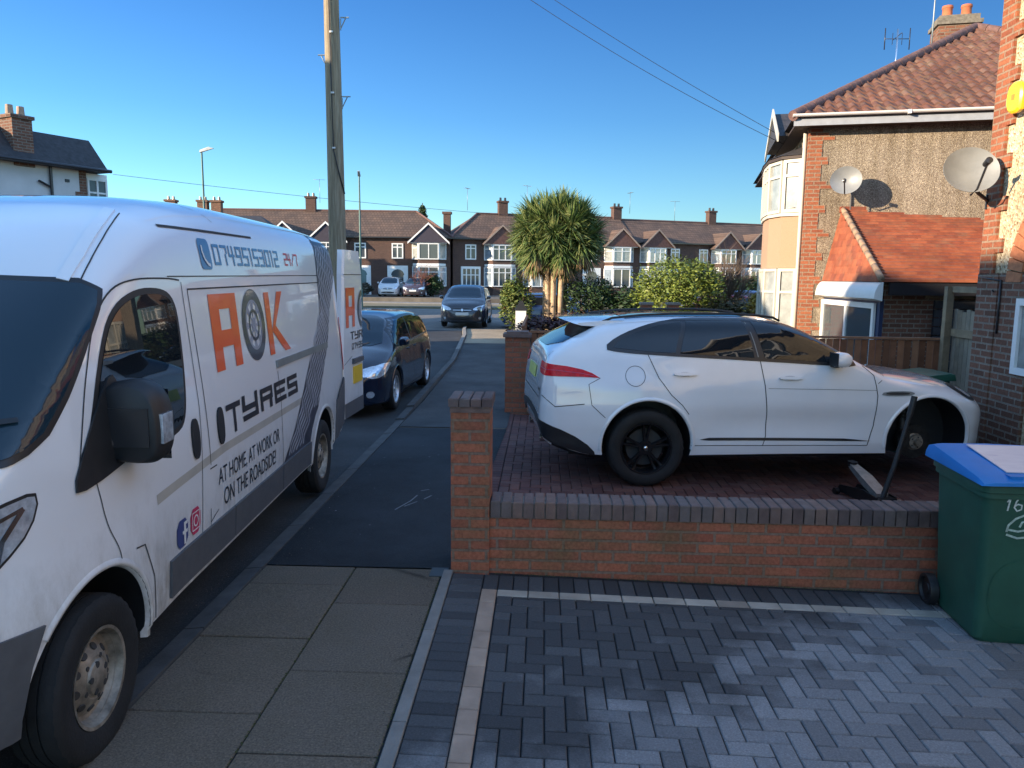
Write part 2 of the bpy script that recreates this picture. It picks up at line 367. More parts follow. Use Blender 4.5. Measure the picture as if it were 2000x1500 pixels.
class Shape:
    """vehicle body from a side silhouette, a plan outline and a cross-section profile"""
    def __init__(s, x0, x1, top, bot, half, prof, rr=0.28, p=3.2, n=120, archs=(), arch_r=0.4, arch_in=0.62, haunch=None, dense=0.75):
        s.x0, s.x1, s.top, s.bot, s.half, s.prof = x0, x1, top, bot, half, prof
        s.rr, s.p, s.n, s.archs, s.arch_r, s.arch_in, s.haunch, s.dense = rr, p, n, archs, arch_r, arch_in, haunch, dense
    def hw(s, x, z):
        h = sinterp(x, s.half)-interp(z, s.prof)
        if s.haunch: h += s.haunch(x, z)
        return max(0.02, h)
    def section(s, x):
        T, B = sinterp(x, s.top), sinterp(x, s.bot); rr = s.rr(x) if callable(s.rr) else s.rr; p = s.p(x) if callable(s.p) else s.p
        rr = min(rr, (T-B)*.6); zb = T-rr; pts = [(0, B), (s.hw(x, B)*.5, B), (s.hw(x, B)-.03, B), (s.hw(x, B+.03), B+.03)]
        for i in range(1, 19): 
            z = B+.03+(zb-B-.03)*i/18; pts.append((s.hw(x, z), z))
        for i in range(1, 17):
            t = math.pi/2*i/16; u = math.sin(t)**(2/p); f = max(0.0, math.cos(t))**(2/p)
            z = zb+rr*u; pts.append((s.hw(x, z)*f if i < 16 else 0.0, z))
        return pts
    def mesh(s):
        vs = []; fs = []; K = None
        for i in range(s.n+1):
            t = i/s.n; x = s.x0+(s.x1-s.x0)*(t-s.dense*math.sin(2*math.pi*t)/(2*math.pi))
            h = s.section(x); rg = [(x, y, z) for y, z in h] + [(x, -y, z) for y, z in h[-2:0:-1]]
            K = len(rg); vs += rg
        for i in range(s.n):
            for k in range(K):
                k2 = (k+1) % K; fs.append((i*K+k, (i+1)*K+k, (i+1)*K+k2, i*K+k2))
        fs += [tuple(range(K)), tuple(s.n*K+k for k in range(K-1, -1, -1))]
        return vs, fs
class Vehicle:
    def __init__(s, shape, paintm, name, label, cat, group=None, loc=(0, 0, 0), rz=0.0):
        s.sh = shape; s.paint = paintm
        s.root = empty(name, loc, rz, label, cat, group)
        vs, fs = shape.mesh(); s.bvh = BVHTree.FromPolygons([Vector(v) for v in vs], fs)
        me = bpy.data.meshes.new('body'); me.from_pydata(vs, [], fs)
        bm = bmesh.new(); bm.from_mesh(me); bmesh.ops.recalc_face_normals(bm, faces=bm.faces); bm.to_mesh(me); bm.free()
        o = bpy.data.objects.new('body', me); COL.objects.link(o); cut = []
        for (ax, az) in shape.archs:
            for sg in (1, -1):
                mb = MB(); mb.M = Matrix.Translation((ax, 0, az)); y0, y1 = shape.arch_in, 1.4
                r = shape.arch_r; n = 56; vs2 = []
                for y in (y0*sg, y1*sg): vs2 += [(r*math.cos(2*math.pi*k/n), y, r*math.sin(2*math.pi*k/n)) for k in range(n)]
                mb.add(vs2, [tuple(range(n)), tuple(range(2*n-1, n-1, -1))]+[(k, k+n, (k+1) % n+n, (k+1) % n) for k in range(n)])
                c = mb.build('arch_cut', [paintm]); cut.append(c)
                md = o.modifiers.new('b', 'BOOLEAN'); md.object = c; md.operation = 'DIFFERENCE'; md.solver = 'EXACT'
        if cut:
            bpy.context.view_layer.update(); dg = bpy.context.evaluated_depsgraph_get()
            new = bpy.data.meshes.new_from_object(o.evaluated_get(dg)); o.modifiers.clear(); o.data = new; me = new
            for c in cut: bpy.data.objects.remove(c)
        me.materials.clear(); me.materials.append(paintm); me.materials.append(M_black)
        for p in me.polygons:
            for (ax, az) in shape.archs:
                if all((me.vertices[v].co.x-ax)**2+(me.vertices[v].co.z-az)**2 < (shape.arch_r+.003)**2 and abs(me.vertices[v].co.y) > shape.arch_in-.003 for v in p.vertices):
                    p.material_index = 1
            if p.normal.z < -0.6 and p.center.z < 0.7: p.material_index = 1
        me.polygons.foreach_set('use_smooth', [True]*len(me.polygons)); me.set_sharp_from_angle(angle=R(35))
        o.parent = s.root; s.body = o
    def caster(s, face, sg=1, flip=False):
        f = -1 if flip else 1
        if face == 'side': return lambda u, v: (Vector((u*f, 3*sg, v)), Vector((0, -sg, 0)))
        if face == 'front': return lambda u, v: (Vector((9, u, v)), Vector((-1, 0, 0)))
        if face == 'rear': return lambda u, v: (Vector((-9, u, v)), Vector((1, 0, 0)))
        if isinstance(face, tuple): return lambda u, v: (Vector((face[1], 0, v)), Vector((-math.cos(u), sg*math.sin(u), 0)))
        if face == 'cyl': return lambda u, v: (Vector((-.9, 0, v)), Vector((math.cos(u), math.sin(u), 0)))
        if face == 'top': return lambda u, v: (Vector((u, v, 5)), Vector((0, 0, -1)))
    def decal(s, name, polys, mat, face='side', sg=1, off=0.003, res=0.04, parent=None, flip=False, thick=0.0, smooth=True, lim=None):
        if polys and not isinstance(polys[0], list): polys = [polys]
        bm = bmesh.new()
        for p in polys:
            try: bm.faces.new([bm.verts.new((a, b, 0)) for a, b in p])
            except ValueError: pass
        bmesh.ops.triangulate(bm, faces=[f for f in bm.faces if len(f.verts) > 4])
        us = [v.co.x for v in bm.verts]; vv = [v.co.y for v in bm.verts]
        for lo, hi, no in ((min(us), max(us), (1, 0, 0)), (min(vv), max(vv), (0, 1, 0))):
            k = math.ceil(lo/res)*res
            while k < hi:
                bmesh.ops.bisect_plane(bm, geom=bm.verts[:]+bm.edges[:]+bm.faces[:], plane_co=Vector(no)*k, plane_no=no, dist=1e-5); k += res
        bmesh.ops.remove_doubles(bm, verts=bm.verts, dist=1e-5)
        cast = s.caster(face, sg, flip); kill = []; nrm_of = {}
        for v in bm.verts:
            o, d = cast(v.co.x, v.co.y); h = s.bvh.ray_cast(o, d)
            if h[0] is None: kill.append(v); continue
            nn = h[1] if (h[1].dot(d) < 0) != (face == 'cyl' or isinstance(face, tuple)) else -h[1]
            if lim and not lim(h[0]): kill.append(v); continue
            v.co = h[0]+nn*off; nrm_of[v] = nn
        bmesh.ops.delete(bm, geom=kill, context='VERTS')
        me = bpy.data.meshes.new(name)
        if thick and bm.faces:                       # rim down to the body so the piece is solid
            base = {v: nv for v, nv in ((v, bm.verts.new(v.co - nrm_of[v]*thick)) for v in list(bm.verts))}
            for e in [e for e in bm.edges if len(e.link_faces) == 1]:
                a, b = e.verts
                bm.faces.new((a, b, base[b], base[a]))
            bmesh.ops.delete(bm, geom=[v for v in base.values() if not v.link_faces], context='VERTS')
        bmesh.ops.recalc_face_normals(bm, faces=bm.faces)
        # outward orientation
        c0, d0 = cast(0, 0)
        if bm.faces and not thick and (sum(f.normal.dot(d0) for f in bm.faces) > 0) != (face == 'cyl' or isinstance(face, tuple)): bmesh.ops.reverse_faces(bm, faces=bm.faces)
        bm.to_mesh(me); bm.free(); me.materials.append(mat)
        if smooth:
            me.polygons.foreach_set('use_smooth', [True]*len(me.polygons))
            if thick: me.set_sharp_from_angle(angle=R(40))
        o = bpy.data.objects.new(name, me); COL.objects.link(o); o.parent = parent or s.root
        return o
    def surf(s, x, z, sg=1, off=0.0):
        h = s.bvh.ray_cast(Vector((x, 3*sg, z)), Vector((0, -sg, 0)))
        return h[0]+Vector((0, sg*off, 0)) if h[0] else Vector((x, sg, z))
    def part(s, mb, name, mats, smooth=False, parent=None, sa=None):
        return mb.build(name, mats, parent or s.root, smooth, smooth_angle=sa)
    def arch_lip(s, i, sg, r, w=0.022, mat=None, out=0.006, a0=-20, a1=200):
        ax, az = s.sh.archs[i]; mb = MB(); n = 40; ringv = []; fs = []
        for k in range(n+1):
            t = R(a0+(a1-a0)*k/n); c, q = math.cos(t), math.sin(t)
            p0 = s.surf(ax+(r+w)*c, az+(r+w)*q, sg, 0.001); p1 = s.surf(ax+(r+w*.5)*c, az+(r+w*.5)*q, sg, out); p2 = s.surf(ax+(r+.002)*c, az+(r+.002)*q, sg, out*.8)
            p3 = Vector((ax+(r-.006)*c, p2.y-sg*.03, az+(r-.006)*q))
            ringv += [p0, p1, p2, p3]
        for k in range(n):
            for j in range(3): fs.append((k*4+j, k*4+j+1, k*4+j+5, k*4+j+4))
        mb.add(ringv, fs); return s.part(mb, 'wheel_arch_lip', mat or s.paint, True)
def make_wheel(parent, x, y, z, Rr, w, sg, style, rim_mat, name='wheel', rot=0.0, rim_k=0.66, steer=0.0):
    e = empty(name, (x, y, z), steer, parent=parent)
    h = w/2; q = rim_k*Rr
    def P(lst): return [(r, a*sg) for r, a in lst]
    mb = MB(); g = 0.008
    tread = []
    for k in range(5):
        a = -h*.72+h*1.44*k/4; tread += [(Rr-g if k else Rr-.012, a-.008), (Rr-g, a-.006), (Rr, a+.0), (Rr, a+h*.3)] if k < 4 else [(Rr-.004, a)]
    prof = [(q, -h*.82), (q+.012, -h*.9), (Rr*.84, -h), (Rr*.95, -h*.9)] + tread + [(Rr*.985, h*.82), (Rr*.95, h*.93), (Rr*.90, h*.985), (Rr*.84, h), (Rr*.77, h*.985), (q+.02, h*.93), (q+.008, h*.88), (q, h*.82), (q-.004, h*.6)]
    n = 72
    def jit(i, j):
        r, a = prof[j]
        if abs(a) > h*.6 and r > Rr*.93 and r < Rr*1.01 and i % 2: return -0.007
        return 0
    mb.lathe(P(prof), n, 'y', jit=jit); mb.build('tyre', M_rub, e, True, smooth_angle=32)
    rm = MB(); d = h*.82
    if style == 'steel':
        rm.lathe(P([(q-.004, -h*.8), (q-.03, -h*.3), (q-.03, h*.3), (q-.022, h*.62), (q-.002, h*.72), (q+.004, h*.9), (q-.010, h*.88), (q-.022, h*.60), (q-.032, h*.38), (q-.05, h*.36), (q-.075, h*.50), (q-.10, h*.66), (q-.118, h*.72),
                    (q-.124, h*.70), (q-.128, h*.72), (.075, h*.72), (.070, h*.80), (.058, h*.84), (.0, h*.84)]), 48)
        hm = rm
        for k in range(10):
            t = 2*math.pi*(k+.5)/10+rot; rc = q-.080; hm.M = Matrix.Translation((rc*math.cos(t), sg*(h*.535), rc*math.sin(t))) @ Matrix.Rotation(-t, 4, 'Y') @ Matrix.Rotation(sg*-.62, 4, 'Z')
            hm.lathe([(0, sg*.006), (.017, sg*.006), (.019, -sg*.004)], 14, mi=1)
        for k in range(5):
            t = 2*math.pi*k/5+rot; hm.M = Matrix.Translation((.058*math.cos(t)*1.0, sg*(h*.845), .058*math.sin(t))); hm.lathe([(0, 0), (.014, 0), (.015, -sg*.01)], 10, mi=1)
        for k in range(5):
            t = 2*math.pi*(k+.5)/5+rot; hm.M = Matrix.Translation((.088*math.cos(t), sg*(h*.725), .088*math.sin(t))); hm.lathe([(0, 0.0), (.011, 0), (.012, -sg*.008)], 10, mi=1)
        r_o = rm.build('rim', [rim_mat, M_gap], e, True, smooth_angle=35)
    else:
        ns, dbl, wsp = style
        rm.lathe(P([(q-.004, -h*.8), (q-.03, -h*.3), (q-.03, h*.3), (q-.022, h*.62), (q-.002, h*.72), (q+.004, h*.9), (q-.012, h*.88), (q-.026, h*.60)]), 48)
        rm.lathe(P([(0, h*.62), (.03, h*.66), (.034, h*.60), (.07, h*.60), (.075, h*.5), (.06, h*.3)]), 28)
        for k in range(ns):
            for dd in ((-dbl, dbl) if dbl else (0,)):
                t = 2*math.pi*k/ns+rot; r0, r1 = .055, q-.012
                c0 = Vector((math.cos(t+dd*.6), 0, math.sin(t+dd*.6)))*r0; c1 = Vector((math.cos(t+dd), 0, math.sin(t+dd)))*r1
                dr = (c1-c0).normalized(); nn = Vector((-dr.z, 0, dr.x))
                w0, w1 = wsp*1.1, wsp; a0, a1 = h*.60, h*.70; vs = []
                for cc, ww, aa in ((c0, w0, a0), (c0.lerp(c1, .6), wsp*.8, h*.55), (c1, w1, a1)):
                    for s2, yy in ((-1, aa-.02), (-.55, aa), (.55, aa), (1, aa-.02)): vs.append(cc+nn*ww*.5*s2+Vector((0, sg*yy, 0)))
                fs = []
                for j in range(2):
                    for m in range(3): fs.append((j*4+m, j*4+m+1, j*4+m+5, j*4+m+4))
                    fs.append((j*4+3, j*4, j*4+4, j*4+7))
                rm.add(vs, fs)
        r_o = rm.build('rim', rim_mat, e, True, smooth_angle=30)
        bd = MB(); bd.lathe(P([(0, h*.1), (q-.07, h*.1), (q-.07, -h*.05), (0, -h*.05)]), 32); bd.build('brake_disc', M_gap if rim_mat is M_balloy else M_steel, e, True, smooth_angle=30)
        cp = MB(); cp.M = Matrix.Translation((0, sg*h*.66, 0)); cp.lathe([(0, sg*.006), (.018, sg*.005), (.022, 0), (.022, -sg*.01)], 18); cp.build('centre_cap', M_chrome, e, True)
    return e

def font_polys(txt, u0, u1, v0, v1):
    cu = bpy.data.curves.new('t', 'FONT'); cu.body = txt; o = bpy.data.objects.new('t', cu); COL.objects.link(o); bpy.context.view_layer.update()
    me = bpy.data.meshes.new_from_object(o.evaluated_get(bpy.context.evaluated_depsgraph_get())); bpy.data.objects.remove(o)
    xs = [v.co.x for v in me.vertices]; ys = [v.co.y for v in me.vertices]; a, b, c, d = min(xs), max(xs), min(ys), max(ys)
    f = lambda v: (u0+(v.co.x-a)/(b-a)*(u1-u0), v0+(v.co.y-c)/(d-c)*(v1-v0))
    return [[f(me.vertices[i]) for i in p.vertices] for p in me.polygons]
# ---------------------------------------------------------------- square letters (no two cells overlap)
GL = {'0': '11111 10001 10001 10001 10001 10001 11111', '1': '00110 00010 00010 00010 00010 00010 00010', '2': '11111 00001 00001 11111 10000 10000 11111',
      '3': '11111 00001 00001 11111 00001 00001 11111', '4': '10010 10010 10010 11111 00010 00010 00010', '5': '11111 10000 10000 11111 00001 00001 11111',
      '7': '11111 00001 00001 00010 00010 00010 00010', '9': '11111 10001 10001 11111 00001 00001 11111', '6': '11111 10000 10000 11111 10001 10001 11111',
      'A': '11111 10001 10001 11111 10001 10001 10001', 'T': '11111 00100 00100 00100 00100 00100 00100', 'H': '10001 10001 10001 11111 10001 10001 10001',
      'O': '11111 10001 10001 10001 10001 10001 11111', 'M': '11111 10101 10101 10101 10101 10101 10101', 'E': '11111 10000 10000 11110 10000 10000 11111',
      'W': '10101 10101 10101 10101 10101 10101 11111', 'R': '11111 10001 10001 11110 10010 10001 10001', 'K': '10001 10010 10100 11000 10100 10010 10001',
      'N': '11001 11001 10101 10101 10101 10011 10011', 'S': '11111 10000 10000 11111 00001 00001 11111', 'I': '00100 00100 00100 00100 00100 00100 00100',
      'D': '11110 10001 10001 10001 10001 10001 11110', '!': '00100 00100 00100 00100 00100 00000 00100', ',': '00000 00000 00000 00000 00000 00100 01000',
      '/': '00001 00001 00010 00100 01000 10000 10000', ' ': '', 'C': '11111 10000 10000 10000 10000 10000 11111', 'L': '10000 10000 10000 10000 10000 10000 11111',
      'Y': '10001 10001 10001 11111 00001 00001 11111', 'P': '11111 10001 10001 11111 10000 10000 10000', 'U': '10001 10001 10001 10001 10001 10001 11111', 'V': '10001 10001 10001 10001 10001 01010 00100', 'X': '10001 10001 01010 00100 01010 10001 10001'}
def letters(txt, u0, u1, v0, v1, gap=0.28, slant=0.0):
    """text fitted into a box, as rectangles"""
    wd = [.55 if c == '1' else 1.0 for c in txt]; n = sum(wd); cw0 = (u1-u0)/(n+gap*(len(txt)-1)); out = []; xx = u0
    for i, ch in enumerate(txt):
        rows = GL[ch].split(); x0 = xx; cw = cw0; xx += cw0*(wd[i]+gap)
        if ch == '1': rows = [r[2:]+'00' for r in rows]
        for r, row in enumerate(rows):
            c = 0
            while c < len(row):
                if row[c] == '1':
                    e = c
                    while e+1 < len(row) and row[e+1] == '1': e += 1
                    a, b = x0+cw*c/5, x0+cw*(e+1)/5; hi = v1-(v1-v0)*r/7; lo = v1-(v1-v0)*(r+1)/7
                    k = lambda v: slant*(v-v0)
                    out.append([(a+k(lo), lo), (b+k(lo), lo), (b+k(hi), hi), (a+k(hi), hi)]); c = e+1
                else: c += 1
    return out
def bigA(u, v, w, h, s=0.0):
    t = w*.27; q = h
    R4 = lambda a, b, c, d: [(u+a+s*(d*0), v+c), (u+b, v+c), (u+b, v+d), (u+a, v+d)]
    return [R4(0, w*.30, 0, q*.30), R4(w*.72, w, 0, q*.30), R4(0, w, q*.30, q*.52), R4(0, w*.33, q*.52, q*.80), R4(w*.72, w, q*.52, q*.80), R4(0, w, q*.80, q)]
def tyre_logo(veh, u, v, rx, ry, parent, **kw):
    k = ry/rx
    veh.decal('tyre_emblem', ring(u, v, rx*.70, rx, 40, k=k), M_navy, parent=parent, off=.0035, res=.2, **kw)
    veh.decal('tyre_emblem', ring(u, v, rx*.62, rx*.70, 40, k=k)+[q for i in range(8) for q in [[(u+r*math.cos(t), v+k*r*math.sin(t)) for r, t in ((rx*.2, i*.785-.12), (rx*.62, i*.785-.16), (rx*.62, i*.785+.16), (rx*.2, i*.785+.12))]]]+[circle(u, v, rx*.2, 12, ry*.2)],
              M_logo_grey, parent=parent, off=.0035, res=.2, **kw)
    veh.decal('tyre_emblem', ring(u, v, rx*.36, rx*.44, 24, k=k), M_navy, parent=parent, off=.0055, res=.2, **kw)
M_navy = plain('navy_vinyl', (0.03, 0.045, 0.075), 0.35, var=0.1, coat=0.5)
M_logo_grey = plain('grey_vinyl', (0.26, 0.28, 0.33), 0.4, var=0.15)
M_orange = plain('orange_vinyl', (0.78, 0.10, 0.02), 0.35, var=0.04, coat=0.5)
M_redv = plain('red_vinyl', (0.62, 0.05, 0.06), 0.35, var=0.06)
M_blue = plain('blue_vinyl', (0.035, 0.13, 0.30), 0.35, var=0.08, coat=0.5)
M_ink = plain('black_vinyl', (0.02, 0.02, 0.026), 0.35, var=0.1)
M_fblue = plain('dark_blue_vinyl', (0.05, 0.07, 0.20), 0.4)
M_pink = plain('crimson_vinyl', (0.50, 0.04, 0.11), 0.4)
M_tread = plain('tread_vinyl', (0.045, 0.048, 0.065), 0.4, var=0.3, scale=7)
M_tread_l = plain('tread_vinyl_light', (0.35, 0.36, 0.40), 0.4, var=0.2, scale=7)
def dirty_paint(name, col, hi=0.95):
    t = NT(name); sp = t.n('SeparateXYZ'); t.l(t.pos(), sp.inputs[0])
    nz = t.noise(3.5, 7, 0.7); a = t.n('Math', operation='MULTIPLY_ADD', i_1=0.9); t.l(nz, a.inputs[0]); t.l(sp.outputs[2], a.inputs[2])
    mr = t.n('MapRange'); mr.inputs[1].default_value = 1.42; mr.inputs[2].default_value = 0.78; t.l(a.outputs[0], mr.inputs[0])
    streak = t.noise(5, 6, 0.75, stretch=(3, 3, 1.2)); k = t.ramp(streak, [(0.36, (0, 0, 0)), (0.75, (0.9, 0.9, 0.9))])
    f = t.n('Math', operation='MULTIPLY'); t.l(mr.outputs[0], f.inputs[0]); t.l(k, f.inputs[1])
    c = t.mix(f.outputs[0], col, (0.20, 0.155, 0.085)); t.set(c, 0.28, 0, 1.0); return t.m
M_vanpaint = dirty_paint('white_van_paint', (0.78, 0.78, 0.78))

# ================================================================ the van
def build_van():
    top = [(-5.05, 2.30), (-5.03, 2.44), (-4.95, 2.49), (-4.0, 2.515), (-2.4, 2.52), (-1.6, 2.485), (-1.05, 2.405), (-.75, 2.315), (-.45, 2.17), (-.1, 1.92), (.25, 1.60), (.46, 1.41), (.62, 1.31), (.80, 1.20), (.90, 1.06), (.94, .86), (.95, .7)]
    bot = [(-5.05, .42), (-4.5, .36), (.5, .33), (.9, .30), (.95, .34)]
    half = [(-5.05, .985), (-5.0, 1.015), (-4.8, 1.025), (-.6, 1.025), (-.1, 1.015), (.25, .985), (.5, .93), (.7, .86), (.82, .76), (.9, .62), (.95, .45)]
    prof = [(0, .03), (.35, .02), (.62, .005), (.8, 0), (1.1, .0), (1.18, .006), (1.3, .012), (2.0, .075), (2.04, .078), (2.2, .105), (2.5, .16)]
    def rr(x): return interp(x, [(-1.6, .32), (-.6, .29), (0, .20), (.5, .16), (.95, .2)])
    def pp(x): return interp(x, [(-1.2, 3.2), (-.3, 3.6), (.3, 3.4), (.95, 2.6)])
    sh = Shape(-5.05, .95, top, bot, half, prof, rr, pp, 150, archs=((0, .37), (-4.035, .37)), arch_r=.435, arch_in=.60, dense=.55,
               haunch=lambda x, z: .022*math.exp(-((x/.62)**4))*math.exp(-(((z-.62)/.34)**4)) + .016*math.exp(-(((x+4.035)/.62)**4))*math.exp(-(((z-.62)/.34)**4)))
    u = Vector((-0.0527, 0.9986, 0)); fwd = -u; rz = math.atan2(fwd.y, fwd.x)
    n = Vector((u.y, -u.x, 0)); P0 = Vector((-1.85, 2.97, 0))+n*.03          # point of the near side plane at the front axle
    loc = P0-n*1.03; loc.z = -.035
    V = Vehicle(sh, M_vanpaint, 'panel_van', 'white panel van with orange and black lettering, its rear door open, parked at kerb', 'van', None, loc, rz)
    D = lambda name, polys, mat, **k: V.decal(name, polys, mat, face='side', sg=1, flip=True, **k)   # u = distance back from the front axle
    # windscreen, lower front
    ws_ = [(-.86, 1.40), (-.90, 1.55), (-.895, 1.8), (-.86, 2.02), (-.80, 2.08), (.80, 2.08), (.86, 2.02), (.895, 1.8), (.90, 1.55), (.86, 1.40), (.55, 1.36), (-.55, 1.36)]
    hs = [(R(10), 1.352), (R(28), 1.358), (R(35.7), 1.373), (R(37.8), 1.392), (R(40.8), 1.438), (R(44.8), 1.556), (R(50.6), 1.749), (R(56), 1.90), (R(57.6), 1.955), (R(55), 1.985), (R(40), 1.995), (R(20), 2.0)]
    ws = hs+[(-a, b) for a, b in hs[::-1]]
    V.decal('windscreen_seal', grow(ws, .024), M_black, face='cyl', off=.006, res=.02)
    w_o = V.decal('windscreen', ws, M_sglass, face='cyl', off=.010, res=.02)
    V.decal('wiper', strip([(R(4), 1.42), (R(20), 1.45), (R(38), 1.49)], .016), M_black, face='cyl', off=.022, res=.03)
    V.decal('wiper', strip([(R(-34), 1.42), (R(-20), 1.44), (R(0), 1.47)], .016), M_black, face='cyl', off=.022, res=.03)
    V.decal('scuttle', [(-.82, 1.30), (.82, 1.30), (.86, 1.375), (.5, 1.345), (-.5, 1.345), (-.86, 1.375)], M_black, face='front', off=.003)
    V.decal('bumper', [(-.93, .30), (.93, .30), (.93, .70), (-.93, .70)], M_greyp, face='front', off=.012, res=.06, thick=.01)
    for sg in (1, -1):
        V.decal('bumper_corner', [(-.97, .28), (-.445, .28), (-.445, .42), (-.40, .60), (-.335, .735), (-.97, .80)], M_greyp, face='side', sg=sg, flip=True, off=.014, res=.04, thick=.01)
    V.decal('grille', [(-.5, .80), (.5, .80), (.55, .98), (-.55, .98)], M_black, face='front', off=.006, thick=.004)
    V.decal('badge', circle(0, 1.08, .06), M_chrome, face='front', off=.008, thick=.004)
    V.decal('number_plate', rect(-.26, .26, .48, .59), M_platew, face='front', off=.03, res=.3, thick=.01)
    for sg in (1, -1):
        hl = chaikin([(-.47, 1.02), (-.70, .90), (-.93, .88), (-.93, 1.02), (-.86, 1.12), (-.62, 1.19), (-.35, 1.228), (-.285, 1.215), (-.34, 1.11)], 1)
        a = V.decal('headlight', grow(hl, .012), M_black, sg=sg, flip=True, off=.003, res=.03, lim=lambda p: abs(p.y) > .58)
        V.decal('lens', hl, M_lamp, sg=sg, flip=True, off=.006, res=.03, parent=a, lim=lambda p: abs(p.y) > .60)
        V.decal('reflector_trim', strip([(-.36, 1.19), (-.46, 1.10), (-.50, .99)], .02)+strip([(-.36, 1.19), (-.70, 1.13), (-.88, 1.06)], .014), M_chrome, sg=sg, flip=True, off=.009, res=.03, parent=a)
        V.decal('lamp_bowl', [circle(-.68, 1.03, .05), circle(-.82, 1.0, .045)], M_gap, sg=sg, flip=True, off=.009, res=.03, parent=a)
    # cab door glass
    dg = [(-.02, 1.255), (.05, 1.30), (.27, 1.74), (.40, 1.87), (.62, 1.935), (.86, 1.935), (.985, 1.90), (1.02, 1.80), (1.0, 1.5), (.95, 1.30), (.87, 1.245), (.5, 1.225)]
    dg = chaikin(dg, 2)
    for sg in (1, -1):
        V.decal('window_seal', grow(dg, .03), M_black, sg=sg, flip=True, off=.002, res=.05)
        V.decal('door_window', dg, M_cglass, sg=sg, flip=True, off=.005, res=.05)
        V.decal('mirror_base', chaikin([(-.11, 1.17), (.0, 1.16), (.40, 1.225), (.44, 1.30), (.30, 1.60), (.22, 1.58), (.02, 1.36)], 1), M_black, sg=sg, flip=True, off=.012, res=.05, thick=.008)
        V.decal('panel_gap', strip(smooth([(-.06, 1.20), (.03, 1.45), (.10, 1.62), (.22, 1.83), (.40, 1.96), (.62, 2.005), (.95, 2.01), (1.12, 2.0)]), .008)
                + strip(smooth([(.06, 1.17), (.10, .98), (.155, .86), (.17, .80)]), .006) + strip([(.30, .80), (.38, .79), (.47, .60), (.485, .46), (.49, .38)], .008)
                + strip([(1.14, 1.99), (1.155, 1.3), (1.12, .9), (1.10, .60)], .006), M_gap, sg=sg, flip=True, off=.0025, res=.05)
        V.decal('panel_gap', strip([(1.23, .70), (1.23, .46)], .006)+strip([(1.21, 1.95), (1.235, 1.5), (1.25, .95)], .007)+strip([(1.21, 1.95), (4.75, 1.965)], .009)
                + strip([(2.66, 1.32), (2.68, 1.0), (2.70, .60)], .008)+strip([(.98, 2.02), (3.0, 2.025), (5.0, 2.03)], .006), M_gap, sg=sg, flip=True, off=.0025, res=.06)
        V.decal('panel_crease', strip([(.55, .95), (1.5, 1.0), (3.4, 1.0)], .05), M_crease, sg=sg, flip=True, off=.0015, res=.06)
        V.decal('roof_rail_slot', strip([(1.1, 2.285), (2.5, 2.29)], .014), M_gap, sg=sg, flip=True, off=.004, res=.1)
        for u0, u1 in ((.66, 1.60), (1.612, 2.66), (2.672, 3.50)):
            V.decal('side_trim', [(u0, .405), (u1, .405), (u1-.0, .60), (u0, .60)], M_greyp, sg=sg, flip=True, off=.016, res=.08, thick=.014)
        V.decal('corner_bumper', [(4.50, .36), (5.0, .36), (5.0, .95), (4.93, .98), (4.86, .82), (4.54, .80)], M_greyp, sg=sg, flip=True, off=.014, res=.08, thick=.012)
        V.decal('sliding_rail', rect(2.64, 4.30, 1.345, 1.40), M_metal, sg=sg, flip=True, off=.012, res=.2, thick=.01)
        V.decal('fuel_flap', strip([(1.235, .93), (1.34, .93)], .008)+strip([(1.23, .62), (1.35, .66)], .006), M_gap, sg=sg, flip=True, off=.003, res=.06)
        for uc in (1.055, 1.43):
            V.decal('door_handle', chaikin(rect(uc-.048, uc+.048, 1.035, 1.255), 2), M_black, sg=sg, flip=True, off=.012, res=.03, thick=.01)
        V.arch_lip(0, sg, .435, .032, out=.008, a0=42, a1=188); V.arch_lip(1, sg, .435, .032, out=.008, a0=-8, a1=188)
    for sg in (1, -1): V.decal('panel_gap', strip([(-1.0, .715*sg), (-.82, .762*sg), (-.642, .804*sg), (-.434, .846*sg), (-.30, .868*sg)], .006), M_gap, face='top', off=.003, res=.04); V.decal('roof_seam_lip', strip([(-1.02, .655*sg), (-.84, .705*sg), (-.66, .745*sg), (-.44, .79*sg), (-.27, .81*sg)], .05), M_vanpaint, face='top', off=.010, res=.04, thick=.010)
    V.decal('roof_seam', strip([(-1.9, -.85), (-1.9, .85)], .02), M_crease, face='top', off=.002, res=.08)
    # writing
    e = V.body
    D('letter', bigA(1.485, 1.455, .46, .46), M_orange, off=.0035, res=.1)
    tyre_logo(V, 2.255, 1.69, .235, .245, V.root, sg=1, flip=True)
    K = [rect(2.54, 2.655, 1.45, 1.905), [(2.655, 1.62), (2.86, 1.905), (3.0, 1.905), (2.745, 1.655)], [(2.655, 1.62), (2.745, 1.655), (3.08, 1.45), (2.92, 1.45)]]
    D('letter', K, M_orange, off=.0035, res=.1)
    bars = []
    def q(a, b, c, d, s=.0): bars.append([(a, c), (b, c), (b, d), (a, d)])
    z0, z1 = 1.09, 1.245; H = z1-z0; b = .036
    x = 1.54; q(x, x+.25, z1-b, z1); q(x+.12, x+.16, z0-.03, z1-b)                                     # T
    x = 1.83; q(x, x+.055, z1-.075, z1+.01); q(x+.055, x+.31, z1-.095, z1-.058); q(x, x+.055, z1-.095, z1-.075); q(x+.255, x+.31, z1-.058, z1+.01); q(x+.255, x+.31, z0, z1-.095); q(x, x+.255, z0, z0+b)   # Y
    x = 2.20; q(x, x+.05, z0, z1-b); q(x, x+.28, z1-b, z1); q(x+.05, x+.28, z0+.062, z0+.098); q(x+.235, x+.28, z0+.098, z1-b); q(x+.20, x+.26, z0, z0+.062)                     # R
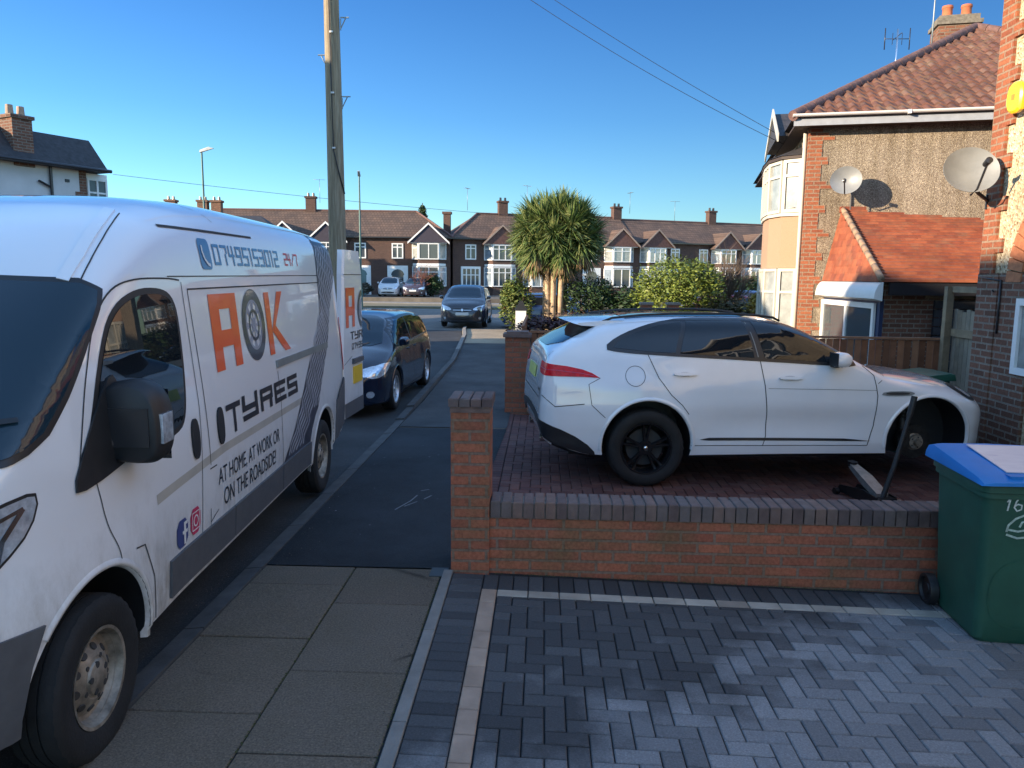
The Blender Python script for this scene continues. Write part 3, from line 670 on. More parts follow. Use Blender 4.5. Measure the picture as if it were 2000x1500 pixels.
    x = 2.53; q(x, x+.29, z1-b, z1); q(x, x+.05, z0+b, z1-b); q(x, x+.29, z0, z0+b); q(x+.05, x+.26, z0+.06, z0+.095)                             # E
    x = 2.87; q(x, x+.28, z1-b, z1); q(x, x+.05, z0+.095, z1-b); q(x, x+.28, z0+.058, z0+.095); q(x+.23, x+.28, z0+b, z0+.058); q(x, x+.28, z0, z0+b)   # S
    D('lettering', bars, M_ink, off=.0045, res=.1)
    D('lettering', font_polys('AT HOME, AT WORK OR', 1.36, 2.60, .785, .90), M_ink, off=.0035, res=.2)
    D('lettering', font_polys('ON THE ROADSIDE!', 1.44, 2.50, .655, .76), M_ink, off=.0035, res=.2)
    D('lettering', letters('07495153012', 1.69, 3.05, 2.088, 2.215, .26), M_blue, off=.0035, res=.1)
    D('lettering', letters('24/7', 3.22, 3.62, 2.105, 2.205, .2), M_redv, off=.0035, res=.1)
    D('phone_icon', chaikin(chaikin([(1.47, 2.06), (1.55, 2.06), (1.64, 2.06), (1.64, 2.15), (1.64, 2.24), (1.55, 2.24), (1.47, 2.24), (1.47, 2.15)], 1), 1), M_blue, off=.0035, res=.2)
    D('phone_icon', strip([(1.515, 2.20), (1.51, 2.16), (1.53, 2.12), (1.57, 2.09), (1.60, 2.085)], .018), M_white, off=.0075, res=.1)
    D('social_icon', chaikin(rect(.755, .90, .615, .765), 1), M_fblue, off=.0035, res=.1)
    D('social_icon', [rect(.845, .865, .625, .70), rect(.83, .885, .682, .70)] if False else [rect(.842, .866, .625, .682), rect(.822, .888, .682, .70), rect(.842, .866, .70, .728), rect(.842, .888, .728, .745)], M_white, off=.0055, res=.1)
    D('social_icon', chaikin(rect(.935, 1.07, .63, .775), 1), M_pink, off=.0035, res=.1)
    D('social_icon', ring(1.003, .703, .024, .033, 20)+strip([(.955, .655), (1.05, .655), (1.05, .752), (.955, .752), (.955, .655)], .008), M_white, off=.0055, res=.1)
    tb = [(2.72, .60), (3.50, .60), (3.55, .70), (3.66, .80), (3.78, .86), (4.02, 1.1), (4.36, 1.40), (4.62, 1.75), (4.98, 2.05), (5.0, 2.40), (4.35, 2.40), (4.22, 2.05), (4.18, 1.7), (3.86, 1.42), (3.62, 1.30), (3.30, 1.05), (3.05, .82)]
    D('tyre_tread_graphic', tb, M_tread, off=.0030, res=.06)
    st = []
    for k in range(9):
        a = (k+.5)/9
        def P(z, k=k, a=a):
            lo = interp(z, [(.6, 2.74), (.82, 3.05), (1.3, 3.62), (1.7, 4.18), (2.05, 4.24), (2.36, 4.36)]); hi = interp(z, [(.6, 3.5), (.86, 3.78), (1.4, 4.36), (1.75, 4.62), (2.05, 4.95), (2.36, 4.97)])
            return lo+(hi-lo)*a+.028*math.sin(z*42+k*1.3)
        zz = .88 if k > 5 else .63; pts = []
        while zz < 2.33:
            pts.append((P(zz), zz)); zz += .035
        st += strip(pts, .022)
    D('tyre_tread_graphic', st, M_tread_l, off=.0050, res=.3)
    D('rear_lamp', chaikin(rect(4.93, 5.02, 1.05, 1.60), 1), M_red, off=.006, res=.05)
    # mirror
    p = V.surf(-.15, 1.30, 1); mb = MB()
    mb.M = Matrix.Translation((-.27, p.y-.13, .035))
    mb.tube([(0.12, -.02, 1.30), (.05, .10, 1.27), (-.02, .18, 1.27)], [.06, .055, .05], 10)
    mb.tube([(0.10, -.03, 1.48), (.04, .08, 1.49), (-.02, .18, 1.46)], [.04, .035, .03], 10)
    V.part(mb, 'mirror_arm', M_black, True, sa=40)
    def blob(poly, x0, x1, name, mat, rnds=.05):
        mb = MB(); pl = chaikin(poly, 3); n = len(pl); cx = sum(a for a, b in pl)/n; cz = sum(b for a, b in pl)/n
        layers = [(0, .86), (.06, .95), (.30, .99), (.34, 1.02), (.8, 1.0), (1, .93)]; vs = []
        for t, k in layers: vs += [(x0+(x1-x0)*t, cx+(a-cx)*k, cz+(c-cz)*k) for a, c in pl]
        fs = [(j*n+i, j*n+(i+1) % n, (j+1)*n+(i+1) % n, (j+1)*n+i) for j in range(len(layers)-1) for i in range(n)] + [tuple(range(n)), tuple((len(layers)-1)*n+i for i in range(n))]
        mb.add(vs, fs); return V.part(mb, name, mat, True, sa=50)
    y0 = p.y-.18
    m1 = blob([(y0+.09, 1.26), (y0+.19, 1.215), (y0+.36, 1.205), (y0+.395, 1.29), (y0+.385, 1.48), (y0+.32, 1.575), (y0+.17, 1.57), (y0+.105, 1.49)], -.20, -.38, 'mirror_housing', M_black)
    ms = MB(); ms.M = Matrix.Translation((-.203, 0, 0)); ms.box(-.004, .010, y0+.17, y0+.35, 1.29, 1.46); V.part(ms, 'mirror_panel', M_trim, parent=m1)
    mi = MB(); mi.box(-.33, -.23, y0+.365, y0+.398, 1.30, 1.43); V.part(mi, 'mirror_indicator', M_lamp, parent=m1)
    mg = MB(); mg.box(-.386, -.381, y0+.16, y0+.36, 1.20, 1.52); V.part(mg, 'mirror_glass', M_cglass, parent=m1)
    # far side mirror
    p2 = V.surf(-.15, 1.30, -1); mb = MB(); mb.tube([(-.20, p2.y+.02, 1.38), (-.28, p2.y-.15, 1.38)], .06, 10); V.part(mb, 'mirror_arm', M_black, True)
    blob([(p2.y-.13, 1.19), (p2.y-.37, 1.15), (p2.y-.40, 1.5), (p2.y-.33, 1.57), (p2.y-.16, 1.57)], -.24, -.42, 'mirror_housing', M_black)
    # wheels
    for x in (0, -4.035):
        for sg in (1, -1): make_wheel(V.root, x, sg*.905, .345, .345, .225, sg, 'steel', M_steel, rot=.2, rim_k=.60)
    # open rear door (hinged at the near rear corner, swung out past square), with its plate and lettering
    hx, hy = -5.055, .985; ang = R(5.0)
    dr = empty('rear_door', (hx, hy, 0), R(180)-ang, parent=V.root)       # local +x = along the opened door, away from the hinge; outer face is local -y
    mb = MB(); Wd = .78
    zs = [.50, .75, 1.1, 1.3, 1.7, 2.0, 2.05, 2.30]; ins = [0, 0, 0, .012, .045, .07, .072, .11]
    vs = []
    for z, k in zip(zs, ins):
        w = Wd-.0-(.10 if z > 2.2 else 0)
        vs += [(k*1.0, -.0, z), (k+.02, -.022, z), (w-.02, -.022, z), (w, -.0, z), (w, .05, z), (k, .05, z)]
    fs = [(j*6+i, j*6+(i+1) % 6, (j+1)*6+(i+1) % 6, (j+1)*6+i) for j in range(len(zs)-1) for i in range(6)]+[tuple(range(6)), tuple((len(zs)-1)*6+i for i in range(6))]
    mb.add(vs, fs); V.part(mb, 'door_panel', M_vanpaint, parent=dr)
    def flat(name, polys, mat, y=-.026):
        m = MB()
        for pl in polys: m.quad(*[(a, y, c) for a, c in pl])
        return V.part(m, name, mat, parent=dr)
    flat('lettering', bigA(.12, 1.47, .34, .43), M_orange)
    flat('lettering', [pp_ for pp_ in ring(.80, 1.66, .16, .225, 40, k=1.0) if max(a for a, b_ in pp_) < .76], M_navy)
    flat('lettering', [pp_ for pp_ in ring(.80, 1.66, .10, .13, 40, k=1.0) if max(a for a, b_ in pp_) < .76], M_logo_grey)
    flat('lettering', letters('TYR', .28, .76, 1.33, 1.42, .2), M_ink)
    flat('lettering', letters('07495', .33, .76, 1.22, 1.29, .25), M_ink)
    pm = MB(); pm.box(.36, .70, -.034, -.0225, .84, 1.03); V.part(pm, 'number_plate', M_amber, parent=dr)
    pm = MB(); pm.box(.33, .72, -.05, -.0225, 1.065, 1.12); V.part(pm, 'door_handle', M_greyp, parent=dr)
    flat('panel_gap', strip([(.06, 2.04), (.76, 2.04)], .008)+strip([(.03, 1.08), (.33, 1.15)], .006), M_gap, -.0245)
    flat('door_skirt', [rect(.02, .76, .50, .66)], M_greyp, -.0255)
    # cargo hold seen past the open door, rear step
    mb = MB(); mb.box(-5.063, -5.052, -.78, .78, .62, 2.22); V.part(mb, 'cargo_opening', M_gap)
    mb = MB(); mb.box(-5.14, -5.04, -.9, .9, .40, .54); V.part(mb, 'rear_step', M_greyp)
    return V
M_crease = plain('dusty_crease', (0.46, 0.43, 0.37), 0.4, var=0.12, scale=5, coat=0.6)
VAN = build_van()

# ================================================================ the white SUV with its front wheel off
M_suvpaint = paint('pearl_white_paint', (0.76, 0.77, 0.79), 0.16)
def build_white_suv():
    top = [(-1.04, .72), (-1.03, .95), (-1.01, 1.10), (-.985, 1.22), (-.95, 1.315), (-.86, 1.385), (-.60, 1.52), (-.42, 1.60), (-.2, 1.642), (.3, 1.672), (.9, 1.675), (1.25, 1.655), (1.55, 1.585), (1.95, 1.385), (2.25, 1.215), (2.45, 1.135), (2.8, 1.085), (3.1, 1.05), (3.35, .99), (3.52, .915), (3.63, .82), (3.69, .68), (3.71, .5)]
    bot = [(-1.04, .62), (-1.0, .47), (-.85, .385), (-.55, .30), (0, .285), (2.6, .285), (3.3, .27), (3.6, .30), (3.71, .42)]
    half = [(-1.04, .74), (-1.025, .80), (-.98, .86), (-.90, .90), (-.72, .93), (-.35, .955), (0, .965), (1.4, .945), (2.87, .965), (3.15, .935), (3.35, .89), (3.5, .80), (3.62, .65), (3.69, .46), (3.71, .33)]
    prof = [(0, .04), (.30, .035), (.42, .012), (.50, .012), (.60, .0), (.80, .0), (.95, .018), (1.05, .030), (1.10, .034), (1.2, .055), (1.3, .08), (1.45, .14), (1.68, .24)]
    rr = lambda x: interp(x, [(-1.0, .16), (-.8, .14), (-.3, .2), (.5, .22), (1.6, .2), (2.2, .14), (2.6, .17), (3.3, .25), (3.7, .2)])
    pp = lambda x: interp(x, [(-1, 3.4), (1.6, 3.2), (2.3, 3.4), (3, 2.4), (3.7, 2.2)])
    def haunch(x, z):
        return .026*math.exp(-((x/.55)**4))*math.exp(-(((z-.75)/.33)**4)) + .016*math.exp(-(((x-2.87)/.55)**4))*math.exp(-(((z-.72)/.30)**4)) - .038*math.exp(-(((x-1.42)/.95)**4))*math.exp(-(((z-.62)/.13)**2)) + .010*math.exp(-(((x-1.2)/2.2)**6))*math.exp(-(((z-1.0)/.07)**2))
    sh = Shape(-1.04, 3.71, top, bot, half, prof, rr, pp, 170, archs=((0, .42), (2.874, .44)), arch_r=.445, arch_in=.52, haunch=haunch, dense=.6)
    rz = .121; c, q = math.cos(rz), math.sin(rz)
    P0 = Vector((1.025, 7.396, 0)); nrm = Vector((q, -c, 0))             # near side faces the camera
    loc = P0-nrm*.93; loc.z = -.04
    V = Vehicle(sh, M_suvpaint, 'jacked_up_car', 'white SUV on the driveway behind the low wall, its front wheel off', 'car', None, loc, rz)
    for sg in (-1, 1):
        K = dict(sg=sg)
        # windows
        full = chaikin([(-.41, 1.365), (-.30, 1.34), (0, 1.315), (1.1, 1.255), (2.0, 1.20), (2.10, 1.205), (1.93, 1.33), (1.72, 1.46), (1.50, 1.565), (1.25, 1.612), (.9, 1.628), (.4, 1.625), (.1, 1.585), (-.12, 1.525), (-.3, 1.45)], 1)
        V.decal('window_surround', grow(full, .016), M_trim, off=.006, res=.025, **K)
        g1 = [(-.34, 1.365), (0, 1.33), (.27, 1.315), (.315, 1.47), (.37, 1.605), (.12, 1.57), (-.1, 1.51), (-.27, 1.435)]
        g2 = [(.32, 1.312), (1.06, 1.27), (1.045, 1.40), (.99, 1.615), (.42, 1.61), (.365, 1.47)]
        g3 = [(1.17, 1.265), (1.9, 1.222), (2.02, 1.225), (1.90, 1.32), (1.70, 1.445), (1.48, 1.545), (1.24, 1.594), (1.08, 1.608), (1.13, 1.42)]
        for g in (g1, g2): V.decal('side_window', g, M_cglass, off=.010, res=.025, **K)
        V.decal('side_window', g3, M_cglass, off=.010, res=.025, **K)
        V.decal('window_chrome', strip([(1.10, 1.275), (1.07, 1.42), (1.02, 1.60)], .010), M_dish, off=.012, res=.1, **K)
        V.decal('panel_gap', strip([(.0, 1.30), (.10, 1.08), (.22, .92), (.33, .82), (.40, .73)], .007) + strip([(1.12, 1.25), (1.165, 1.0), (1.20, .7), (1.20, .5), (1.17, .40)], .008)
                + strip([(2.17, 1.19), (2.27, 1.10), (2.31, .9), (2.29, .6), (2.24, .40)], .008) + strip([(.44, .415), (1.17, .405), (2.24, .40)], .007) + strip([(1.2, .975), (2.3, .955)], .0035)
                + strip([(2.31, 1.02), (2.45, 1.13)], .006) + strip([(-.42, .70), (-.55, .82), (-.58, 1.02), (-.47, 1.08)], .006) + strip([(-1.02, .90), (-.90, .80), (-.62, .83)], .008), M_gap, off=.0025, res=.05, **K)
        V.decal('panel_gap', ring(-.13, 1.10, .093, .098, 36), M_gap, off=.0025, res=.2, **K)
        V.decal('sill_strip', [(.52, .475), (.62, .49), (2.0, .47), (2.28, .445), (2.0, .445), (.62, .462)], M_trim, off=.006, res=.05, **K)
        for x, z in ((.36, 1.115), (1.42, 1.075)):
            V.decal('handle_recess', circle(x, z, .075, 18, .022), M_recess, off=.003, res=.05, **K)
            V.decal('door_handle', chaikin(rect(x-.115, x+.115, z-.016, z+.014), 2), M_suvpaint, off=.030, res=.05, thick=.026, **K)
        V.decal('side_vent', chaikin([(2.34, .90), (2.37, .945), (2.62, .95), (2.70, .925), (2.62, .90)], 1), M_dish, off=.006, res=.05, **K)
        V.decal('side_vent', chaikin([(2.38, .912), (2.40, .938), (2.60, .938), (2.64, .924), (2.6, .912)], 1), M_gap, off=.009, res=.05, **K)
        V.decal('headlight', chaikin([(3.17, .965), (3.24, .985), (3.38, .94), (3.46, .84), (3.38, .82), (3.27, .875)], 1), M_trim, off=.008, res=.02, **K)
        V.decal('headlight_lens', chaikin([(3.24, .955), (3.34, .93), (3.40, .86), (3.33, .86)], 1), M_lamp, off=.012, res=.02, **K)
        TL = lambda z0, z1, a0, a1: None
        V.decal('tail_light', [(R(a), z) for a, z in ((42, 1.215), (55, 1.21), (66, 1.19), (75, 1.16), (81, 1.125), (85.5, 1.082), (75, 1.090), (60, 1.092), (50, 1.095), (45, 1.10), (42, 1.13))], M_red, face=('cylr', -.4), off=.006, res=.015, **K)
        V.decal('tail_light_trim', strip([(R(44), 1.155), (R(60), 1.15), (R(74), 1.125), (R(82), 1.10)], .006), M_pink, face=('cylr', -.4), off=.008, res=.015, **K)
        V.decal('bumper_lower', [(R(a), z) for a, z in ((0, .72), (30, .71), (43, .685), (55, .64), (64, .58), (72, .51), (79, .43), (83, .36), (83.5, .325), (76, .345), (70, .375), (63, .415), (57, .46), (50, .52), (43, .58), (30, .635), (0, .64))], M_trim, face=('cylr', -.4), off=.006, res=.015, **K)
        V.decal('roof_rail', strip([(-.35, 1.66), (.2, 1.70), (.9, 1.70), (1.3, 1.68)], .02), M_black, off=.03, thick=.03, **K) if False else None
        V.arch_lip(0, sg, .445, .035, out=.012, a0=-6, a1=186); V.arch_lip(1, sg, .445, .035, out=.012, a0=-8, a1=188)
        # roof rail
        rm = MB(); pts = [(x, sg*(.585+.0*x), sinterp(x, top)+ (.006 if x in (-.42, 1.42) else .024)-.012) for x in (-.42, -.3, 0, .3, .6, .9, 1.2, 1.35, 1.42)]
        rm.tube(pts, .012, 8); V.part(rm, 'roof_rail', M_black, True)
        # mirror
        p = V.surf(1.93, 1.22, sg); mb = MB(); mb.M = Matrix.Translation((1.86, p.y, 1.24))
        poly = chaikin([(sg*.05, -.04), (sg*.21, -.05), (sg*.23, .03), (sg*.19, .105), (sg*.06, .10), (sg*.03, .03)], 2); n = len(poly); vs = []
        cy_, cz_ = sg*.13, .03
        for x, k in ((-.055, .9), (0, 1), (.06, .9), (.10, .55)): vs += [(x, cy_+(a-cy_)*k, cz_+(b-cz_)*k) for a, b in poly]
        mb.add(vs, [(j*n+i, j*n+(i+1) % n, (j+1)*n+(i+1) % n, (j+1)*n+i) for j in range(3) for i in range(n)]+[tuple(range(n)), tuple(3*n+i for i in range(n))])
        mh = V.part(mb, 'mirror', M_suvpaint, True, sa=50)
        mb = MB(); mb.M = Matrix.Translation((1.86, p.y, 1.24)); mb.box(-.03, .05, min(-sg*.05, sg*.10), max(-sg*.05, sg*.10), -.055, -.02); mb.box(-.064, -.0555, min(sg*.045, sg*.215), max(sg*.045, sg*.215), -.035, .095); V.part(mb, 'mirror_foot', M_black, parent=mh)
    # rear end
    V.decal('rear_window', chaikin([(-.64, 1.345), (.64, 1.345), (.60, 1.56), (.52, 1.60), (-.52, 1.60), (-.60, 1.56)], 1), M_cglass, face='rear', off=.006, res=.04)
    V.decal('number_plate', rect(-.27, .27, 1.01, 1.13), plain('yellow_green_plate', (0.50, 0.58, 0.16), 0.4), face='rear', off=.012, res=.1, thick=.006)
    V.decal('badge', rect(-.72, -.62, .93, .955), M_ink, face='rear', off=.006)
    V.decal('panel_gap', strip([(-.74, .92), (-.66, .86), (.66, .86), (.74, .92)], .008)+strip([(-.70, 1.22), (-.72, 1.32)], .006), M_gap, face='rear', off=.003)
    V.decal('roof_panel', [(-.15, -.50), (1.15, -.50), (1.15, .50), (-.15, .50)], M_cglass, face='top', off=.004, res=.06)
    V.decal('windscreen', chaikin([(2.30, -.70), (2.38, 0), (2.30, .70), (1.75, .60), (1.38, .53), (1.36, 0), (1.38, -.53), (1.75, -.60)], 1), M_sglass, face='top', off=.005, res=.05)
    V.decal('panel_gap', strip([(2.36, -.62), (2.9, -.66), (3.3, -.62)], .008)+strip([(2.36, .62), (2.9, .66), (3.3, .62)], .008), M_gap, face='top', off=.003)
    # spoiler
    mb = MB(); vs = []; prof_ = [(-.18, 1.648), (-.45, 1.648), (-.72, 1.625), (-.745, 1.61), (-.70, 1.597), (-.45, 1.585), (-.30, 1.58)]
    ys = [-.60, -.57, -.3, 0, .3, .57, .60]
    for y in ys:
        dz = -.03*(abs(y)/.6)**3-.004; kx = .09*(abs(y)/.6)**4
        vs += [(x+(kx if x < -.4 else 0), y, z+dz) for x, z in prof_]
    n = len(prof_); fs = [(j*n+i, j*n+(i+1) % n, (j+1)*n+(i+1) % n, (j+1)*n+i) for j in range(len(ys)-1) for i in range(n)]+[tuple(range(n)), tuple((len(ys)-1)*n+i for i in range(n))]
    mb.add(vs, fs); V.part(mb, 'spoiler', M_suvpaint, True, sa=40)
    mb = MB()
    for sg in (1, -1): mb.tube([(-.70, .5*sg, .42), (-1.0, .5*sg, .42)], .045, 16)
    V.part(mb, 'exhaust', M_chrome, True, sa=40)
    V.decal('grille', chaikin([(-.42, .52), (.42, .52), (.48, .74), (-.48, .74)], 1), M_black, face='front', off=.006)
    # wheels: the near front one is missing
    make_wheel(V.root, 0, -.83, .385, .381, .255, -1, (5, .15, .036), M_balloy, rot=.28, rim_k=.665)
    make_wheel(V.root, 0, .83, .385, .381, .255, 1, (5, .15, .036), M_balloy, rim_k=.665)
    make_wheel(V.root, 2.874, .83, .40, .381, .255, 1, (5, .15, .036), M_balloy, rim_k=.665)
    hb = MB(); hb.M = Matrix.Translation((2.874, -.70, .385))
    hb.lathe([(0, -.105), (.030, -.105), (.034, -.06), (.072, -.058), (.075, -.03), (.09, -.02)], 28)
    hub = V.part(hb, 'wheel_hub', M_steel, True, sa=35)
    for k in range(5):
        t = k*1.2566; st = MB(); st.M = Matrix.Translation((2.874+.054*math.cos(t), -.70, .385+.054*math.sin(t))); st.lathe([(0, -.062), (.009, -.062), (.009, -.05)], 8); V.part(st, 'stud_hole', M_gap, parent=hub)
    hb = MB(); hb.M = Matrix.Translation((2.874, -.70, .385)); hb.lathe([(.07, -.018), (.175, -.018), (.175, .012), (.07, .012)], 40)
    V.part(hb, 'brake_disc', M_discd, True, sa=35)
    hb = MB(); hb.box(2.71, 2.80, -.76, -.64, .33, .50); hb.tube([(2.80, -.60, .40), (2.83, -.56, .62), (2.87, -.54, .92)], [.055, .035, .03], 12)
    for k in range(7): 
        z = .60+k*.038; hb.tube([(2.845+.06*math.cos(t), -.565+.06*math.sin(t), z+.038*t/6.3) for t in [i*.7 for i in range(10)]], .007, 6)
    hb.tube([(2.75, -.30, .33), (2.86, -.62, .30)], .025, 8); hb.tube([(3.05, -.28, .34), (2.89, -.62, .32)], .022, 8)
    V.part(hb, 'suspension', M_discd, True, sa=40)
    mb = MB(); mb.box(-.7, 3.3, -.50, .50, .24, .34); V.part(mb, 'underbody', M_black)
    return V
M_recess = plain('handle_recess_paint', (0.40, 0.41, 0.43), 0.35, coat=1.0)
M_discd = plain('worn_brake_metal', (0.035, 0.034, 0.033), 0.5, 0.5, var=0.4, scale=20)
SUV = build_white_suv()

# ================================================================ other cars
def generic_car(name, label, paintm, L, Wd, Ht, loc, rz, rim=M_alloy, kind='hatch', detail=True, group=None, rimstyle=(5, .16, .035)):
    """x = 0 at the rear axle, forward +x"""
    h = Wd/2; wb = L*.61; ro = -L*.175; fo = wb+L*.215; g = .17+.05*(kind == 'suv'); r = .315+.05*(kind == 'suv')
    bl = Ht*.62; bn = Ht*(.62 if kind != 'suv' else .64)
    if kind == 'saloon': T = [(ro, bl*.62), (ro+.02, bl*.9), (ro+.10, bl*1.02), (ro+.45, bl*1.08), (ro+1.0, Ht*.93), (ro+1.5, Ht*.995), (wb*.62, Ht), (wb*.80, Ht*.95)]
    else: T = [(ro, bl*.62), (ro+.02, bl*.85), (ro+.07, bl*1.05), (ro+.16, bl*1.18), (ro+.34, Ht*.90), (ro+.60, Ht*.965), (wb*.3, Ht*.995), (wb*.55, Ht), (wb*.74, Ht*.955)]
    T += [(wb*.90, Ht*.83), (wb*1.05, bn*1.10), (wb*1.10, bn*1.06), (wb+.45, bn*.99), (fo-.22, bn*.88), (fo-.09, bn*.78), (fo-.02, bn*.62), (fo, bn*.5)]
    B = [(ro, .42), (ro+.12, g+.06), (ro+.4, g), (wb, g), (fo-.3, g), (fo-.05, g+.03), (fo, g+.14)]
    Hh = [(ro, h*.62), (ro+.03, h*.78), (ro+.12, h*.90), (ro+.4, h*.97), (wb*.5, h*.985), (wb, h), (fo-.45, h*.95), (fo-.25, h*.86), (fo-.1, h*.70), (fo-.02, h*.48), (fo, h*.3)]
    pf = [(0, .04), (g+.05, .03), (g+.2, .005), (bl*.62, 0), (bl*.8, .015), (bl, .04), (bl*1.05, .06), (Ht*.8, .14), (Ht, .24)]
    rr = lambda x: interp(x, [(ro, .2), (wb*.2, .2), (wb*.8, .2), (wb*1.05, .13), (fo, .2)])
    sh = Shape(ro, fo, T, B, Hh, pf, rr, lambda x: interp(x, [(wb, 3.2), (fo, 2.3)]), 120 if detail else 70, archs=((0, r), (wb, r)), arch_r=r+.05, arch_in=h*.62, dense=.6,
               haunch=lambda x, z: .015*math.exp(-((x/.5)**4))*math.exp(-(((z-.6)/.3)**4))+.015*math.exp(-(((x-wb)/.5)**4))*math.exp(-(((z-.6)/.3)**4)))
    V = Vehicle(sh, paintm, name, label, 'car', group, loc, rz)
    zt = Ht*.935; rs = .05 if detail else .12
    for sg in (1, -1):
        xr = ro+(.95 if kind == 'saloon' else .38)
        full = [(xr-.15, bl*1.10), (wb*.5, bl*1.065), (wb*1.0, bl*1.05), (wb*.88, Ht*.81), (wb*.74, zt*.985), (wb*.5, zt*1.005), (wb*.2, zt), (xr+.12, zt*.95)]
        V.decal('window_surround', grow(full, .015), M_trim, sg=sg, off=.003, res=rs)
        xm = wb*.46
        V.decal('side_window', [(xr-.05, bl*1.115), (xm-.03, bl*1.08), (xm-.04, zt*.99), (wb*.2, zt*.985), (xr+.13, zt*.93)], M_cglass, sg=sg, off=.006, res=rs)
        V.decal('side_window', [(xm+.04, bl*1.08), (wb*.97, bl*1.065), (wb*.87, Ht*.80), (wb*.73, zt*.96), (xm+.03, zt*.99)], M_cglass, sg=sg, off=.006, res=rs)
        if detail:
            V.decal('panel_gap', strip([(xm, bl*1.06), (xm+.02, .5), (xm, g+.06)], .008)+strip([(wb*.93, bl*1.04), (wb*.965, .6), (wb*.80, g+.06)], .008)+strip([(.05, bl*1.07), (.25, .78), (.42, .55)], .008)+strip([(.42, g+.08), (wb*.8, g+.08)], .008), M_gap, sg=sg, off=.0025)
            for x in (xm-.22, wb*.80-.52): V.decal('door_handle', chaikin(rect(x-.09, x+.09, bl*.93, bl*.96), 1), paintm, sg=sg, off=.025, thick=.02)
            for i in (0, 1): V.arch_lip(i, sg, r+.05, .02, out=.008)
        V.decal('headlight', chaikin([(fo-.55, bn*.80), (fo-.62, bn*.86), (fo-.30, bn*.84), (fo-.10, bn*.72), (fo-.12, bn*.62), (fo-.30, bn*.64)], 1), M_lamp, sg=sg, off=.006, res=.04)
        V.decal('headlight', chaikin([(sg*h*.45, bn*.64), (sg*h*.92, bn*.68), (sg*h*.96, bn*.80), (sg*h*.80, bn*.83), (sg*h*.50, bn*.74)], 1), M_lamp, face='front', off=.008, res=.04)
        V.decal('tail_light', chaikin([(ro, bl*.98), (ro+.28, bl*.96), (ro+.28, bl*.86), (ro, bl*.82)], 1), M_red, sg=sg, off=.006, res=.05)
        p = V.surf(wb*.93, bl*1.07, sg); mb = MB(); y = p.y
        mb.M = Matrix.Translation((wb*.90, y, bl*1.12))
        poly = chaikin([(sg*.02, -.05), (sg*.18, -.05), (sg*.2, .04), (sg*.15, .09), (sg*.04, .08)], 1); n = len(poly); vs = []
        for x, k in ((-.05, .95), (.03, 1), (.09, .6)): vs += [(x, sg*.1+(a-sg*.1)*k, .01+(b-.01)*k) for a, b in poly]
        mb.add(vs, [(j*n+i, j*n+(i+1) % n, (j+1)*n+(i+1) % n, (j+1)*n+i) for j in range(2) for i in range(n)]+[tuple(range(n)), tuple(2*n+i for i in range(n))])
        mb.box(-.03, .03, min(-sg*.05, sg*.08), max(-sg*.05, sg*.08), -.06, -.03)
        V.part(mb, 'mirror', paintm, True, sa=45)
        for x in (0, wb): make_wheel(V.root, x, sg*(h-.115), r, r, .20, sg, rimstyle, rim, rim_k=.66, rot=.3)
    V.decal('windscreen', chaikin([(wb*1.04, -h*.76), (wb*1.085, 0), (wb*1.04, h*.76), (wb*.90, h*.68), (wb*.73, h*.60), (wb*.715, 0), (wb*.73, -h*.60), (wb*.90, -h*.68)], 1), M_sglass, face='top', off=.005, res=rs)
    V.decal('rear_window', chaikin([(-h*.62, bl*1.13), (h*.62, bl*1.13), (h*.56, Ht*.93), (-h*.56, Ht*.93)], 1), M_cglass, face='rear', off=.006, res=rs)
    V.decal('grille', chaikin([(-h*.42, bn*.60), (h*.42, bn*.60), (h*.46, bn*.72), (-h*.46, bn*.72)], 1), M_black, face='front', off=.007, res=rs)
    V.decal('grille_bar', strip([(-h*.40, bn*.655), (h*.40, bn*.655)], .022)+[circle(0, bn*.66, .045, 14)] if False else strip([(-h*.40, bn*.655), (-.06, bn*.655)], .02)+strip([(.06, bn*.655), (h*.40, bn*.655)], .02)+[circle(0, bn*.66, .05, 14)], M_chrome, face='front', off=.012, res=.2)
    V.decal('lower_grille', chaikin([(-h*.6, g+.10), (h*.6, g+.10), (h*.55, g+.22), (-h*.55, g+.22)], 1), M_black, face='front', off=.007, res=rs)
    for sg in (1, -1): V.decal('fog_lamp', circle(sg*h*.74, g+.17, .05, 14), M_lamp, face='front', off=.009, res=.1)
    V.decal('number_plate', rect(-.26, .26, bn*.47, bn*.47+.11), M_platew, face='front', off=.014, res=.2, thick=.006)
    mb = MB(); mb.box(ro+.25, fo-.35, -h*.6, h*.6, g-.03, g+.08); V.part(mb, 'underbody', M_black)
    return V
M_navyp = paint('blue_black_paint', (0.005, 0.011, 0.028), 0.2)
M_greyp2 = paint('dark_grey_paint', (0.035, 0.036, 0.045), 0.25)
M_whitep = paint('white_car_paint', (0.6, 0.6, 0.6), 0.3)
M_purp = paint('aubergine_paint', (0.045, 0.03, 0.04), 0.25)
M_redp = paint('red_car_paint', (0.5, 0.015, 0.02), 0.25)
M_bluep = paint('blue_car_paint', (0.02, 0.05, 0.16), 0.25)
# facing the camera, near side wheels against the kerb
car = generic_car('hatchback_car', 'glossy black-blue hatchback parked behind the van with silver wheels against the kerb', M_navyp, 4.3, 1.78, 1.46, (0, 0, 0), 0, rimstyle=(7, .12, .026))
fwd = Vector((-.03, -1, 0)).normalized(); left = Vector((-fwd.y, fwd.x, 0)); 
car.root.location = Vector((-2.14, 14.2, -.04))-left*.88; car.root.rotation_euler.z = math.atan2(fwd.y, fwd.x)
car = generic_car('crossover_car', 'dark grey crossover facing the camera on the main road beyond the end of the pavement', M_greyp2, 4.5, 1.86, 1.68, (0, 0, 0), 0, kind='suv')
car.root.location = (-3.2, 34.0, -.04); car.root.rotation_euler.z = R(-90)

